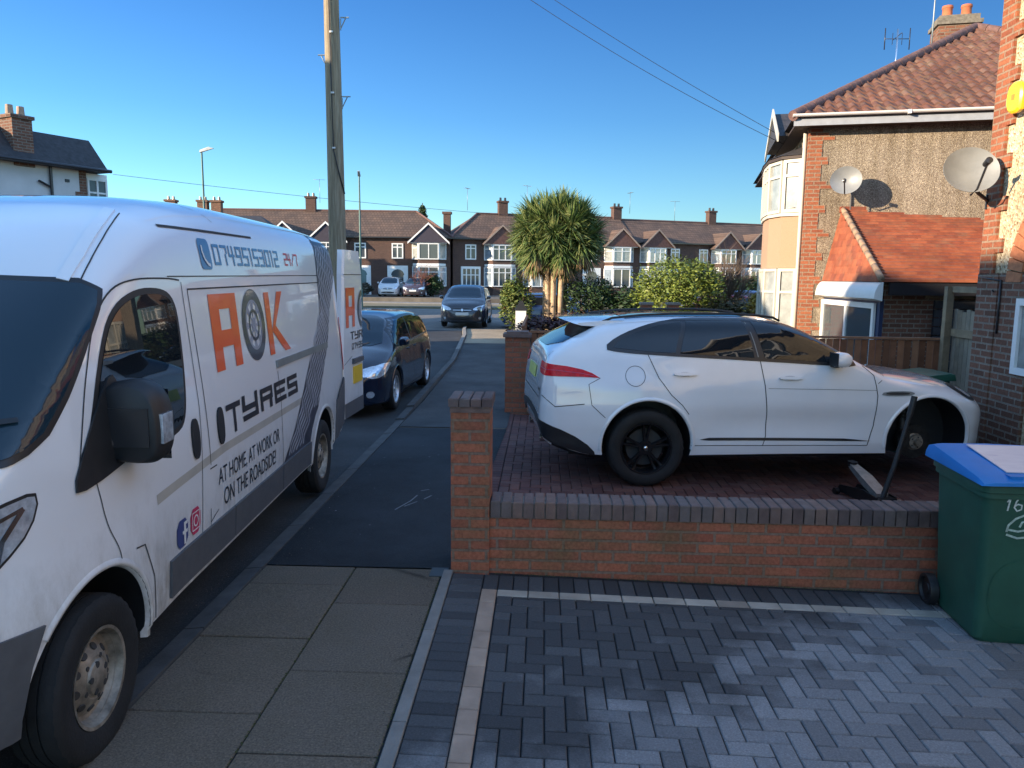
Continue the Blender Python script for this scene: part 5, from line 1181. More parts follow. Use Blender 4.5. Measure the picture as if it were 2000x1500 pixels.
# ================================================================ neighbouring house with the tiled lean-to (local: x away from street, y along it)
def semi_house():
    HX, HY, HZ = 5.02, 15.35, -.12
    t = empty('semi_detached_house', (HX, HY, HZ), R(-11), 'pebbledashed house beyond the brown fence, with red pantiles, round white bays and a tiled lean-to', 'house')
    ez = 4.98; Dp, Ln = 8.1, 9.6
    mb = MB(); mb.box(0, Dp, 0, Ln, -.3, ez); mb.build('wall', M_pebble, t)
    # brick lower part and toothed quoins
    q = MB(); q.box(-.012, .24, -.014, .0, -.3, ez-.02); q.box(-.014, 0, -.012, .30, -.3, ez-.02)
    for k in range(int(ez/.225)):
        if k % 2: q.box(.241, .36, -.013, 0, k*.225, k*.225+.15)
        if k % 4 == 1: q.box(.3605, .46, -.012, 0, k*.225, k*.225+.075)
    q.build('quoin', M_brick_red, t)
    q = MB(); q.box(.47, Dp, -.010, .0, -.3, .9); q.build('plinth', M_brick_old, t)
    # eaves
    mb = MB(); mb.box(-.30, Dp+.3, -.30, 0, ez-.015, ez+.02); mb.box(-.30, 0, .001, Ln+.3, ez-.015, ez+.02); mb.build('soffit', M_leadwood, t)
    mb = MB(); mb.box(-.33, Dp+.3, -.33, -.301, ez-.03, ez+.15); mb.build('fascia', plain('grey_fascia', (.30, .32, .35), .5), t)
    mb = MB()
    gp = [(-.055*math.cos(a), -.05*math.sin(a)) for a in [R(180*k/8) for k in range(9)]]
    vs = []; 
    for x in (-.36, Dp+.3): vs += [(x, -.385+a, ez+.17+b) for a, b in gp]
    mb.add(vs, [(k, k+1, k+10, k+9) for k in range(8)]+[tuple(range(9)), tuple(range(17, 8, -1))])
    for x in (1.6, 3.2, 4.8, 5.4, 6.4, 8.0): mb.box(x, x+.05, -.45, -.325, ez+.105, ez+.175)
    mb.build('gutter', M_white, t)
    # hipped pantile roof
    rz = 2.75; rl = 4.6; ey = -.36
    e0 = ez+.13
    def cf(u, v, n):                                     # slope facing the camera (hip end)
        L = math.hypot(rl+.36, rz); k = v/L; return (-.36+u, ey+(rl+.36)*k-.0, e0+rz*k+n)
    W_ = Dp+.72; L = math.hypot(rl+.36, rz)
    mb = MB(); slope_tiles(mb, cf, W_, L, lambda v: (W_/2)*v/L, lambda v: W_-(W_/2)*v/L, .205, .30, .048, .03, 6)
    mb.build('roof', M_tile_red, t, True, smooth_angle=50, recalc=False)
    mb = MB(); A = (-.36, ey, e0-.03); B = (Dp+.36, ey, e0-.03); C_ = (Dp/2, rl, e0+rz-.03); D_ = (Dp/2, Ln-rl, e0+rz-.03); E_ = (-.36, Ln+.36, e0-.03); F_ = (Dp+.36, Ln+.36, e0-.03)
    mb.quad(A, B, C_); mb.quad(A, C_, D_, E_); mb.quad(B, F_, D_, C_); mb.quad(E_, D_, F_); mb.quad(A, E_, F_, B); mb.build('roof_deck', M_roof_d, t)
    mb = MB(); up = Vector((0, 0, .05)); ridge_tiles(mb, Vector(A)+up, Vector(C_)+up*1.6, .10); ridge_tiles(mb, Vector(B)+up, Vector(C_)+up*1.6, .10); ridge_tiles(mb, Vector(C_)+up, Vector(D_)+up, .11); mb.build('ridge_tile', M_tile_dark, t, True, smooth_angle=40)
    # chimney
    mb = MB(); mb.box(3.45, 4.35, 5.3, 6.0, 6.5, 8.2); ch = mb.build('chimney', M_brick_chim, t)
    mb = MB(); mb.box(3.40, 4.40, 5.25, 6.05, 8.201, 8.29); mb.box(3.46, 4.34, 5.31, 5.99, 8.291, 8.42); mb.build('crown', plain('weathered_crown', (.16, .14, .11), .95, var=.4, scale=12), ch)
    for x, m in ((3.70, .0), (4.12, .0)):
        mb = MB(); mb.M = Matrix.Translation((x, 5.65, 8.42)); mb.lathe([(.13, 0), (.12, .05), (.11, .22), (.13, .25), (.12, .30), (.0, .30)], 16, 'z'); mb.build('chimney_pot', plain('terracotta_pot', (.42, .12, .05), .8), ch, True, smooth_angle=40)
    # two-storey bay on the street side
    bay = [(0, 3.9), (-.42, 3.75), (-.68, 3.25), (-.72, 2.45), (-.68, 1.65), (-.42, 1.15), (0, 1.0)][::-1]
    bay = [(0, .62), (-.34, .80), (-.54, 1.35), (-.57, 2.1), (-.54, 2.9), (-.34, 3.45), (0, 3.6)]
    def band(z0, z1, grow_, mat, name):
        mb = MB(); pl = [(x-grow_ if x < 0 else 0, y+(grow_ if y > 2.1 else -grow_ if y < 2.1 else 0)) for x, y in bay]; mb.prism(pl, 'z', z0, z1); return mb.build(name, mat, t)
    b_o = band(-.2, .72, .02, M_cream, 'bay_base'); band(2.34, 3.38, .0, plain('bay_cladding', (.36, .225, .145), .9, var=.1, scale=60, bump=.004), 'bay_panel'); band(3.38, 3.44, .04, M_cream, 'bay_sill')
    band(4.50, 4.56, .08, M_leadwood, 'bay_roof'); 
    mb = MB(); pl = [(x-.1 if x < 0 else 0, y+(.1 if y > 2.1 else -.1 if y < 2.1 else 0)) for x, y in bay]; n = len(pl)
    mb.add([(x, y, 4.561) for x, y in pl]+[(0, 1.1, 4.80), (0, 3.1, 4.80)], [(i, i+1, n if i < n//2 else n+1) for i in range(n-1)]+[(n//2, n+1, n)]); mb.build('bay_roof', M_roof_d, t)
    band(.722, 2.338, -.10, M_curtain_in, 'bay_interior'); band(3.442, 4.498, -.10, M_curtain_in, 'bay_interior')
    for (a, b) in zip(bay, bay[1:]):
        for z, h in ((.73, 1.60), (3.45, 1.04)):
            M, L = facetM(b, a, z)
            window(t, M, L, h, 1 if L < .7 else 2, h*.70, M_cream, M_curt, t=.06, d=.06)
    # gable over the bay
    mb = MB(); mb.add([(-.5, .85, 4.98), (-.5, 3.35, 4.98), (-.5, 2.1, 5.65), (1.0, .85, 4.98), (1.0, 3.35, 4.98), (1.6, 2.1, 5.65)], [(0, 1, 2), (0, 2, 5, 3), (1, 4, 5, 2), (0, 3, 4, 1)]); mb.build('gable', M_roof_d, t)
    mb = MB()
    for y0, y1 in ((.65, 2.1), (3.55, 2.1)): mb.add([(-.53, y0, 4.84), (-.53, y1, 5.60), (-.53, y1, 5.76), (-.53, y0, 5.0), (-.50, y0, 4.84), (-.50, y1, 5.60), (-.50, y1, 5.76), (-.50, y0, 5.0)], [(0, 1, 2, 3), (4, 5, 6, 7), (0, 4, 7, 3), (3, 7, 6, 2), (0, 1, 5, 4)])
    mb.build('bargeboard', M_cream, t)
    mb = MB(); mb.tube([(-.06, .14, -.2), (-.06, .14, 4.9)], .035, 8); mb.tube([(-.16, .18, 3.5), (-.3, .18, 3.5)], .012, 6); mb.build('downpipe', M_cream, t, True)
    mb = MB(); mb.tube([(.80, -.04, 1.8), (.80, -.04, 3.85)], .016, 6); mb.tube([(1.13, -.03, 2.2), (1.13, -.03, 3.55)], .010, 6); mb.build('cable', plain('cable_grey', (.12, .11, .10), .7), t, True)
    # lean-to with hipped front
    RX = Matrix.Rotation(R(10), 4, 'Z')
    def MX(): m = MB(); m.M = RX; return m
    def fx(*a): M, L = facetM(*a); return RX @ M, L
    Y0 = -2.80; Yr = -.14; xf = .38; xa = .66; ze, zr = 2.10, 3.42; x1 = 6.0
    mb = MX(); mb.box(xf+.12, x1, Y0+.12, -.001, -.3, ze-.02); le = mb.build('side_extension', M_brick_old, t)
    def cs(u, v, n):
        Ls = math.hypot(Yr-Y0+.1, zr-ze); k = v/Ls; return (xf-.02+u, Y0-.1+(Yr-Y0+.1)*k, ze+(zr-ze)*k+n)
    Ls = math.hypot(Yr-Y0+.1, zr-ze); mb = MX(); slope_tiles(mb, cs, x1-xf, Ls, lambda v: (xa-xf)*v/Ls, lambda v: x1-xf, .21, .125, 0, .034, 1); 
    def ch_(u, v, n):
        Lh = math.hypot(xa-xf, zr-ze); k = v/Lh; return (xf-.02+(xa-xf)*k, Y0-.1+u, ze+(zr-ze)*k+n)
    Lh = math.hypot(xa-xf, zr-ze); wd = Yr-Y0+.1
    mb.build('extension_roof', M_tile_org, t, recalc=False)
    mb = MX(); slope_tiles(mb, ch_, wd+.2, Lh, lambda v: wd*v/Lh*.99, lambda v: wd+.12-.10*v/Lh, .21, .105, 0, .014, 1)
    def ch2(u, v, n): 
        k = v/Lh; return (xf-.02+(xa-xf)*k, Y0-.1+u, ze+(zr-ze)*k+n)
    mb = MX(); slope_tiles(mb, ch2, wd, Lh, lambda v: wd*.52*v/Lh*1.9*.99 if False else wd*v/Lh, lambda v: wd, .21, .125, 0, .030, 1); mb.build('extension_roof', M_tile_org, t, recalc=False)
    mb = MX(); a = Vector((xf-.03, Y0-.11, ze+.03)); b = Vector((xa, Yr, zr+.03)); ridge_tiles(mb, a, b, .05, .25); mb.build('hip_tile', plain('mortar_hip', (.30, .20, .13), .9, var=.3, scale=10), t, True)
    mb = MX(); mb.box(xa-.05, x1, Yr-.05, Yr+.13, zr-.04, zr+.07); mb.build('ridge_tile', M_tile_org, t)
    mb = MX(); mb.quad((xf, Y0-.06, ze-.03), (x1, Y0-.06, ze-.03), (x1, Yr, zr-.03), (xa, Yr, zr-.03)); mb.quad((xf, Y0-.06, ze-.03), (xa, Yr, zr-.03), (xf, Yr, ze-.03)); mb.build('roof_deck', M_leadwood, t)
    mb = MX(); mb.box(xf+.10, x1, Y0-.12, Y0-.07, ze-.22, ze-.03); mb.build('fascia', M_trim, t)
    # barrel canopy over the french doors, doors
    mb = MX(); vs = []
    arc = [(-.13*math.sin(R(a)), -.26+.26*math.cos(R(a))) for a in range(0, 91, 9)]
    for y in (Y0-.12, -.12): vs += [(xf-.0+a, y, ze-.02+b) for a, b in arc]+[(xf, y, ze-.32)]
    n = len(arc)+1; mb.add(vs, [(k, k+1, k+1+n, k+n) for k in range(n-1)]+[tuple(range(n)), tuple(range(2*n-1, n-1, -1))]); mb.build('canopy', M_white, t, True, smooth_angle=40)
    mb = MX(); mb.box(xf+.06, xf+.12, Y0+.1, -.01, -.2, ze-.3); mb.build('door_surround', plain('dark_blue_frame', (.02, .035, .09), .4), t)
    M, L = fx((xf+.05, -.08), (xf+.05, Y0+.22), .02)
    f = window(t, M, L, 1.72, 2, .62, M_white, M_pane, t=.09, d=.04); f.name = 'french_door'
    mb = MX(); mb.M = M; mb.box(.1, L/2-.05, -.03, 0, .10, .57); mb.box(L/2+.05, L-.1, -.03, 0, .10, .57); mb.build('door_panel', M_white, f)
    # slatted dark panel and lintel in the side wall
    mb = MX()
    for k in range(9): mb.box(xf+.9, xf+3.1, Y0+.06, Y0+.115, .55+k*.14, .55+k*.14+.125)
    mb.build('slatted_panel', plain('dark_slat', (.03, .032, .04), .6, var=.3), t)
    mb = MX(); mb.box(xf+.75, xf+2.3, Y0+.085, Y0+.118, 1.83, 1.89); mb.box(xf+2.3, xf+2.36, Y0+.04, Y0+.118, 1.72, 1.95); mb.build('timber_trim', M_wood_g, t)
    M, L = fx((xf+2.6, Y0+.11), (xf+4.6, Y0+.11), 1.25); window(t, M, L, .66, 3, None, M_white, M_pane, t=.07)
    return t
M_tile_dark = plain('weathered_ridge_tile', (0.13, 0.07, 0.06), 0.85, var=.35, scale=10, bump=.003)
M_curtain_in = plain('drawn_curtain', (0.45, 0.45, 0.38), 0.9, var=.15, scale=8)
semi_house()

def dish(name, label, loc, r, facing, arm=.35, mount=None):
    t = empty(name, loc, 0, label, 'satellite dish'); f = Vector(facing).normalized(); q = f.to_track_quat('Z', 'Y').to_matrix().to_4x4()
    mb = MB(); mb.M = q; n = 40; rings = [(k/7) for k in range(8)]; vs = []
    for side in (0, 1):
        for k in rings: vs += [(r*k*math.cos(2*math.pi*i/n), r*.93*k*math.sin(2*math.pi*i/n), .16*r*k*k*2-(.008 if side else 0)) for i in range(n)]
    fs = []
    for side in (0, 1):
        b = side*8*n
        for k in range(7): fs += [(b+k*n+i, b+k*n+(i+1) % n, b+(k+1)*n+(i+1) % n, b+(k+1)*n+i) for i in range(n)]
    fs += [(7*n+i, 7*n+(i+1) % n, 15*n+(i+1) % n, 15*n+i) for i in range(n)]
    mb.add(vs, fs); mb.build('reflector', M_dish, t, True, smooth_angle=50)
    mb = MB(); mb.M = q; mb.tube([(0, -r*.95, .12*r), (0, -r*1.0, .2), (0, -r*.45, arm+.12)], .012, 8); mb.M = q @ Matrix.Translation((0, -r*.40, arm+.12)); mb.lathe([(0, -.05), (.03, -.05), (.035, .05), (0, .06)], 12, 'z'); mb.build('receiver_arm', M_trim, t, True, smooth_angle=40)
    mb = MB(); m = Vector(mount) if mount else Vector((0, .3, 0)); b = q @ Vector((0, -.05, -.03)); mb.tube([b, b.lerp(m, .5)+Vector((0, 0, -.03)), m], .02, 8); mb.box(m.x-.05, m.x+.05, m.y-.02, m.y+.0, m.z-.08, m.z+.08); mb.build('wall_bracket', M_trim, t, True, smooth_angle=40)
    return t
dish('satellite_dish', 'small grey satellite dish on the pebbledash wall, casting an oval shadow beside it', (5.57, 14.84, 3.80), .275, (-.38, -.86, .12), mount=(.12, .40, -.02))
dish('satellite_dish', 'large grey satellite dish on the brick corner of the nearest house, by the frame edge', (4.58, 8.75, 3.15), .28, (-.12, -.86, .30), mount=(.40, .26, -.28))
def aerial(loc, h, label, kind=0, tilt=0.0):
    t = empty('television_aerial', loc, 0, label, 'aerial'); mb = MB(); mb.tube([(0, 0, -.4), (0, 0, h)], .018, 6); mb.build('mast', M_chrome if kind == 0 else M_metal, t, True)
    mb = MB()
    if kind == 0:
        mb.tube([(-.02, -.25, h-.15), (.02, .25, h-.15)], .008, 5)
        for x in (-.26, .26): mb.tube([(x, 0, h-.42), (x, 0, h+.02)], .011, 5)
        mb.tube([(-.26, 0, h-.2), (.26, 0, h-.2)], .008, 5)
        for x in (-.1, .1): mb.tube([(x, 0, h-.32), (x, 0, h-.08)], .006, 5)
    else:
        a = Vector((math.cos(tilt), math.sin(tilt), 0)); b = Vector((-a.y, a.x, 0)); c = Vector((0, 0, h-.05)); mb.tube([c-a*.5, c+a*.5], .012, 5)
        for k in range(7): p = c+a*(-.45+.15*k); mb.tube([p-b*.16, p+b*.16], .008, 4)
    mb.build('antenna', M_trim if kind == 0 else M_metal, t, True); return t
aerial((7.48, 17.6, 6.3), 1.0, 'white-masted television aerial standing on the hip of the red pantiled roof')
aerial((8.58, 18.4, 6.9), 2.4, 'tall thin television mast rising out of frame beside the brick chimney', 1)

# ================================================================ nearest house on the right
def near_house():
    t = empty('brick_house', (4.96, 9.02, -.12), R(-.5), 'cream pebbledashed house with brick corner and arched porch, cut by the right frame edge', 'house')
    ez = 5.24
    mb = MB(); mb.box(.02, 9.0, -2.55+1.35, -.02, -.3, ez); mb.box(.02, 9.0, -13, -2.55-1.2, -.3, ez); mb.box(.02, 9, -3.751, -1.199, 3.2, ez-.001); mb.box(.45, 9, -3.75, -1.2, -.3, 3.199); 
    mb.build('wall', M_pebble2, t)
    q = MB(); q.box(-.012, .35, -.001, .014, -.3, ez-.02); q.box(-.014, .0195, -.25, .013, 2.2, ez-.02)
    for k in range(int((ez-2.2)/.225)):
        if k % 2: q.box(-.013, .0195, -.37, -.251, 2.2+k*.225, 2.2+k*.225+.15)
    q.build('quoin', M_brick_red, t)
    # all-brick lower storey and side
    q = MB(); q.box(-.016, .0195, -1.0, .015, -.3, 2.199); q.box(.36, 9, -.0, .012, -.3, ez-.03); q.box(-.03, .0195, -.40, -.001, -.3, 2.19); q.build('brick_lower', M_brick_old, t)
    # arch of the porch
    Yc, zc, Ro, Ri = -1.66, 2.10, 1.12, .86
    mb = MB(); n = 26
    for k in range(n):
        a0, a1 = math.pi*(k+.06)/n, math.pi*(k+.94)/n; vs = []
        for x in (-.03, .16):
            for r, a in ((Ri, a0), (Ro, a0), (Ro, a1), (Ri, a1)): vs.append((x, Yc+r*math.cos(a), zc+r*math.sin(a)))
        mb.add(vs, [(0, 1, 2, 3), (7, 6, 5, 4), (0, 4, 5, 1), (1, 5, 6, 2), (2, 6, 7, 3), (3, 7, 4, 0)])
    mb.build('arch', islandcol('arch_brick', [(.30, .10, .05), (.42, .17, .08), (.36, .13, .06)], .9, noise_s=20, bump=.004), t)
    # wall between arch and corner, above brick: fill around the arch
    mb = MB(); pts = [(Yc+Ri*math.cos(R(a)), zc+Ri*math.sin(R(a))) for a in range(0, 181, 6)]
    fil = [(-.60, 1.97), (-.60, 3.2), (-3.75, 3.2), (-3.75, 1.97)]
    up = [( Yc+1.10*math.cos(R(a)), zc+1.10*math.sin(R(a))) for a in range(180, -1, -6)]
    mb.prism([(-3.75, 1.97)]+up+[(-.40, 1.97), (-.40, 3.199), (-3.75, 3.199)], 'x', .0, .12); mb.build('arch_wall', M_pebble2, t)
    q = MB(); q.box(.10, .44, -3.75, -1.0, -.3, 1.10); q.build('porch_pier', M_brick_old, t)
    q = MB(); q.box(.12, .44, -3.2, -.995, 1.80, 2.9); q.build('porch_infill', M_brick_old, t)
    M, L = facetM((-.018, -.83), (-.018, -2.3), 1.16); window(t, M, L, .78, 2, None, M_white, M_curt, t=.07, d=.05)
    # eaves
    mb = MB(); mb.box(-.30, .02, -13, .25, ez-.01, ez+.03); mb.box(.021, 9, 0, .25, ez-.01, ez+.03); mb.build('soffit', M_leadwood, t)
    mb = MB(); mb.tube([(-.35, -13, ez+.06), (-.35, .28, ez+.06)], .055, 10); mb.tube([(-.35, .28, ez+.06), (9, .28, ez+.06)], .055, 10); mb.build('gutter', M_white, t, True)
    mb = MB(); A = [(-.30, .25, ez+.035), (-.30, -13, ez+.035), (9.4, -13, ez+.035), (9.4, .25, ez+.035), (4.5, -4.0, ez+2.9), (4.5, -9, ez+2.9)]
    mb.add(A, [(0, 1, 5, 4), (3, 4, 5, 2), (0, 4, 3), (1, 2, 5), (0, 3, 2, 1)]); mb.build('roof', M_roof_d, t)
    mb = MB(); mb.tube([(-.04, -.36, 2.0), (-.06, -.36, 2.02)], .01, 6)
    mb.tube([(-.03, -.46, 1.55), (-.03, -.46, 2.12)], .012, 6); mb.tube([(-.03, -.46, 2.12), (-.03, -.02, 2.16)], .010, 6); mb.build('cable', M_trim, t, True)
    for y0 in (-6.6, -10.6):
        for z in (.9, 3.5): M, L = facetM((.015, y0+1.8), (.015, y0), z); window(t, M, L, 1.3, 3, .95)
    return t
near_house()
mb = MB(); pl = chaikin([(-.16, -.10), (-.13, -.20), (.10, -.20), (.17, -.06), (.14, .14), (.06, .20), (-.11, .18), (-.17, .06)], 1); n = len(pl); vs = []
for x, k in ((0, 1), (-.035, 1), (-.055, .85)): vs += [(x, a*k*.80, b*k*.80) for a, b in pl]
mb.add(vs, [(j*n+i, j*n+(i+1) % n, (j+1)*n+(i+1) % n, (j+1)*n+i) for j in range(2) for i in range(n)]+[tuple(range(2*n, 3*n)), tuple(range(n))])
t = empty('burglar_alarm', (4.90, 8.52, 3.89), 0, 'yellow burglar alarm box on the brick corner of the nearest house', 'alarm box')
mb.build('cover', plain('alarm_yellow', (.85, .50, .02), .35, var=.04), t, True, smooth_angle=30)
mb = MB(); mb.quad(*[(-.0565, a*.3, b*.3) for a, b in [(-.1, -.1), (.1, -.1), (.1, .1), (-.1, .1)]]); mb.build('emblem', plain('alarm_mark', (.30, .22, .03), .5), t)

# weathered gate and post in the passage
def gate():
    t = empty('side_gate', (5.60, 9.24, -.2), R(90), 'weathered grey timber gate in the passage beside the nearest house', 'gate')
    r6 = random.Random(3); mb = MB()
    for k in range(14): mb.box(k*.105+.004, (k+1)*.105-.004, .0, .022, .05, 1.80+.02*math.sin(k*2.1))
    mb.build('boards', M_wood_g2, t)
    mb = MB(); mb.box(0, 1.48, .023, .06, .35, .45); mb.box(0, 1.48, .023, .06, 1.45, 1.55); mb.build('rail', M_wood_g, t)
    return t
gate()
mb = MB(); mb.box(-.045, .045, -.045, .045, -.3, 2.02); o = mb.build('gate_post', M_wood_g, None, loc=(5.50, 10.72, -.1)); tag(o, 'square weathered timber post where the brown fence meets the side gate', 'post')
mb = MB(); mb.box(-.04, .04, -1.60, .02, 1.94, 2.02); o = mb.build('gate_lintel', M_wood_g, None, loc=(5.55, 10.70, -.1)); tag(o, 'pale timber lintel spanning the passage above the weathered side gate', 'beam')

# ================================================================ telegraph pole, wires, lamps
t = empty('telegraph_pole', (-4.80, 18, -.05), 0, 'tall weathered timber telegraph pole with metal climbing steps rising behind the van', 'telegraph pole')
def polemat():
    m = NT('pole_timber'); c = m.ramp(m.noise(3.0, 6, .7, stretch=(9, 9, .5)), [(.3, (.15, .115, .075)), (.5, (.25, .20, .13)), (.7, (.36, .31, .22))]); m.set(c, .9); m.bump(m.noise(6, 4, .7, stretch=(20, 20, .6)), .01); return m.m
mb = MB(); mb.tube([(0, 0, -.5), (-.01, 0, 3), (-.02, 0, 6), (-.05, 0, 11.6)], [.205, .195, .18, .145], 24); mb.build('shaft', polemat(), t, True, smooth_angle=40)
for k, (z, sg) in enumerate(((6.05, 1), (6.95, -1), (7.75, 1), (8.6, -1))):
    mb = MB(); mb.box(min(sg*.17, sg*.36), max(sg*.17, sg*.36), -.02, .02, z, z+.02); mb.tube([(sg*.165, 0, z-.24), (sg*.29, 0, z)], .012, 6); mb.box(min(sg*.16, sg*.18), max(sg*.16, sg*.18), -.015, .015, z-.26, z-.02); mb.build('climbing_step', M_metal, t)
for z in (4.9, 6.1, 7.4):
    mb = MB(); mb.tube([(-.03, -.205, z), (.04, -.20, z)], .022, 8); mb.build('cable_clip', M_white, t, True)
mb = MB(); mb.tube([(-.04, -.185, 9.0), (-.02, -.20, 6.2), (0, -.205, 4.85), (.10, -.19, 4.4), (.2, -.06, 3.9)], .014, 6); mb.build('drop_cable', M_black, t, True)
def wire(a, b, sag, label, r=.006, grp=None):
    a, b = Vector(a), Vector(b); mb = MB(); mb.tube([a.lerp(b, k/24)-Vector((0, 0, sag*4*(k/24)*(1-k/24))) for k in range(25)], r, 5); o = mb.build('overhead_wire', M_black, None, True); tag(o, label, 'wire', grp)
wire((-4.84, 18, 11.4), (5.0, 17.1, 5.0), .25, 'upper of the two black wires from the pole top to the pebbledashed house')
wire((-4.84, 18, 11.2), (5.0, 16.9, 4.8), .40, 'lower of the two black wires from the pole top to the pebbledashed house')
wire((-19, 34, 6.3), (16, 60, 5.9), .5, 'thin low wire crossing the sky in front of the far roofs', .010)
def lamp(loc, h, label, side):
    t = empty('street_lamp', loc, 0, label, 'street lamp'); mb = MB(); mb.tube([(0, 0, 0), (0, 0, 1.2), (0, 0, 1.21), (0, 0, h)], [.09, .09, .06, .045], 12); mb.build('post', M_lampg, t, True, smooth_angle=40)
    mb = MB(); s = side; L = .62
    mb.add([(-.08*s, -.09, h), (-.08*s, .09, h), (L*s, .05, h+.20), (L*s, -.05, h+.20), (-.06*s, -.07, h+.12), (-.06*s, .07, h+.12), (L*.6*s, .07, h+.27), (L*.6*s, -.07, h+.27)], [(0, 1, 2, 3), (4, 5, 6, 7), (0, 3, 7, 4), (1, 2, 6, 5), (2, 3, 7, 6), (0, 1, 5, 4)]); mb.build('lantern', plain('lantern_grey', (.45, .47, .46), .4), t); return t
M_lampg = plain('lamp_post_green', (0.07, 0.13, 0.12), 0.45, 0.3)
lamp((-16.75, 38, 0), 7.85, 'green-grey street lamp with white lantern above the van roof, at the left', 1)
t = lamp((-10.45, 44, 0), 7.5, 'slim street lamp seen end-on just right of the telegraph pole', 1); t.rotation_euler.z = R(-80)

# ================================================================ far terraces
M_roof_br = plain('brown_roof_tile', (0.115, 0.065, 0.05), 0.9, var=0.3, scale=1.5)
def rooftile(name, a, b):
    t = NT(name); v = t.n('TexBrick', i_Scale=1.0, i_Mortar_Size=0.02, i_Brick_Width=0.27, i_Row_Height=0.22); 
    sp = t.n('SeparateXYZ'); t.l(t.pos(), sp.inputs[0]); cb = t.n('CombineXYZ'); t.l(sp.outputs[0], cb.inputs[0]); t.l(sp.outputs[2], cb.inputs[1]); t.l(cb.outputs[0], v.inputs['Vector'])
    v.inputs['Color1'].default_value = (*a, 1); v.inputs['Color2'].default_value = (*b, 1); v.inputs['Mortar'].default_value = (*mul(a, .5), 1)
    k = t.ramp(t.noise(.8, 5), [(.35, (.8, .8, .8)), (.65, (1.2, 1.1, 1.0))]); t.set(t.mix(1.0, v.outputs['Color'], k, 'MULTIPLY'), .9, spec=.2); return t.m
M_roof_f = rooftile('brown_roof_tile_rows', (0.14, 0.10, 0.08), (0.105, 0.077, 0.065))
M_roof_f2 = rooftile('red_brown_roof_tile_rows', (0.15, 0.105, 0.085), (0.11, 0.08, 0.067))
M_gable_d = plain('dark_gable_boarding', (0.035, 0.03, 0.045), .8)
M_gable_b = plain('brown_gable_tile', (0.11, 0.055, 0.045), .9, var=.3, scale=6)
M_doorg = plain('grey_green_door', (0.13, 0.20, 0.19), .5)
M_pane_l = plain('pale_reflecting_pane', (.20, .25, .30), .08, var=.35, scale=3, spec=.8)
def terrace_house(loc, rz, w, bay_left, label, roofm=M_roof_f, gab=M_gable_d, hip=(False, False), ch=True, plain_door=False, dark_bay=False, rh=2.45, simple=False, chx=None):
    """local: x along the row (left to right as seen), y away from the street"""
    t = empty('terraced_house', loc, rz, label, 'house', 'houses across the main road')
    D = 8.5; ez = 4.75
    mb = MB(); mb.box(0, w, 0, D, -.4, ez); mb.build('wall', M_brick_far, t)
    mb = MB(); o = .3; hl, hr = hip; x0, x1 = (-o if hl else 0), (w+o if hr else w); rl, rr2 = (3.1 if hl else 0), (w-3.1 if hr else w)
    A, B, Cc, Dd = (x0, -o, ez-.02), (x1, -o, ez-.02), (x1, D+o, ez-.02), (x0, D+o, ez-.02); E_, F_ = (rl if hl else 0, D/2, ez+rh), (rr2 if hr else w, D/2, ez+rh)
    mb.add([A, B, Cc, Dd, E_, F_], [(0, 1, 5, 4), (2, 3, 4, 5), (1, 2, 5), (3, 0, 4), (3, 2, 1, 0)]); rf = mb.build('roof', roofm, t)
    mb = MB(); mb.tube([Vector(E_)+Vector((0, 0, .04)), Vector(F_)+Vector((0, 0, .04))], .10, 6)
    if hl: mb.tube([Vector(A)+Vector((0, 0, .06)), Vector(E_)+Vector((0, 0, .04))], .09, 6)
    if hr: mb.tube([Vector(B)+Vector((0, 0, .06)), Vector(F_)+Vector((0, 0, .04))], .09, 6)
    mb.build('ridge_tile', M_tile_dark, rf)
    mb = MB(); mb.box(x0, x1, -o-.08, -o-.005, ez-.06, ez+.04); mb.build('gutter', M_trim, t)
    bx = 1.75 if bay_left else w-1.75; bw = 1.38
    # bay: canted two-storey
    P = [(bx-bw, 0), (bx-bw+.55, -.75), (bx+bw-.55, -.75), (bx+bw, 0)]
    mb = MB(); mb.prism([(bx-bw+.03, .01), (bx-bw+.57, -.71), (bx+bw-.57, -.71), (bx+bw-.03, .01)], 'z', -.4, 4.30); mb.build('bay', M_brick_far, t)
    mb = MB(); mb.prism([(a, b-.02) for a, b in P], 'z', 2.42, 2.62); mb.build('bay_band', M_white if not dark_bay else M_gable_b, t)
    rp = random.Random(int(loc[0]*10))
    for (a, b), cols in zip(zip(P, P[1:]), (1, 2+rp.randint(0, 1), 1)):
        for z, h in ((.72, 1.65), (2.95, 1.32)):
            M, L = facetM(a, b, z); f = window(t, M, L, h, cols, h*.72 if rp.random() < .7 else None, M_white, rp.choice((M_pane, M_pane, M_pane_l, M_curt)) if cols > 1 else rp.choice((M_pane_l, M_curt)), t=.075, d=.07)
    mb = MB(); mb.prism([(bx-bw-.25, 4.32), (bx+bw+.25, 4.32), (bx, 4.32+1.42)], 'y', -.86, -.80); mb.build('gable', gab, t)
    mb = MB(); mb.add([(bx-bw-.35, -.95, 4.28), (bx, -.95, 5.86), (bx+bw+.35, -.95, 4.28), (bx-bw-.35, -.1, 4.28), (bx, 2.1, 5.86), (bx+bw+.35, -.1, 4.28)], [(0, 1, 4, 3), (1, 2, 5, 4)]); mb.build('gable_roof', roofm, t)
    mb = MB()
    for s in (-1, 1):
        a = (bx+s*(bw+.35), -.97, 4.20); b = (bx, -.97, 5.80); mb.add([a, b, (b[0], b[1], b[2]+.16), (a[0], a[1], a[2]+.16), (a[0], a[1]+.04, a[2]), (b[0], b[1]+.04, b[2]), (b[0], b[1]+.04, b[2]+.16), (a[0], a[1]+.04, a[2]+.16)], [(0, 1, 2, 3), (4, 5, 6, 7), (0, 1, 5, 4), (3, 2, 6, 7)])
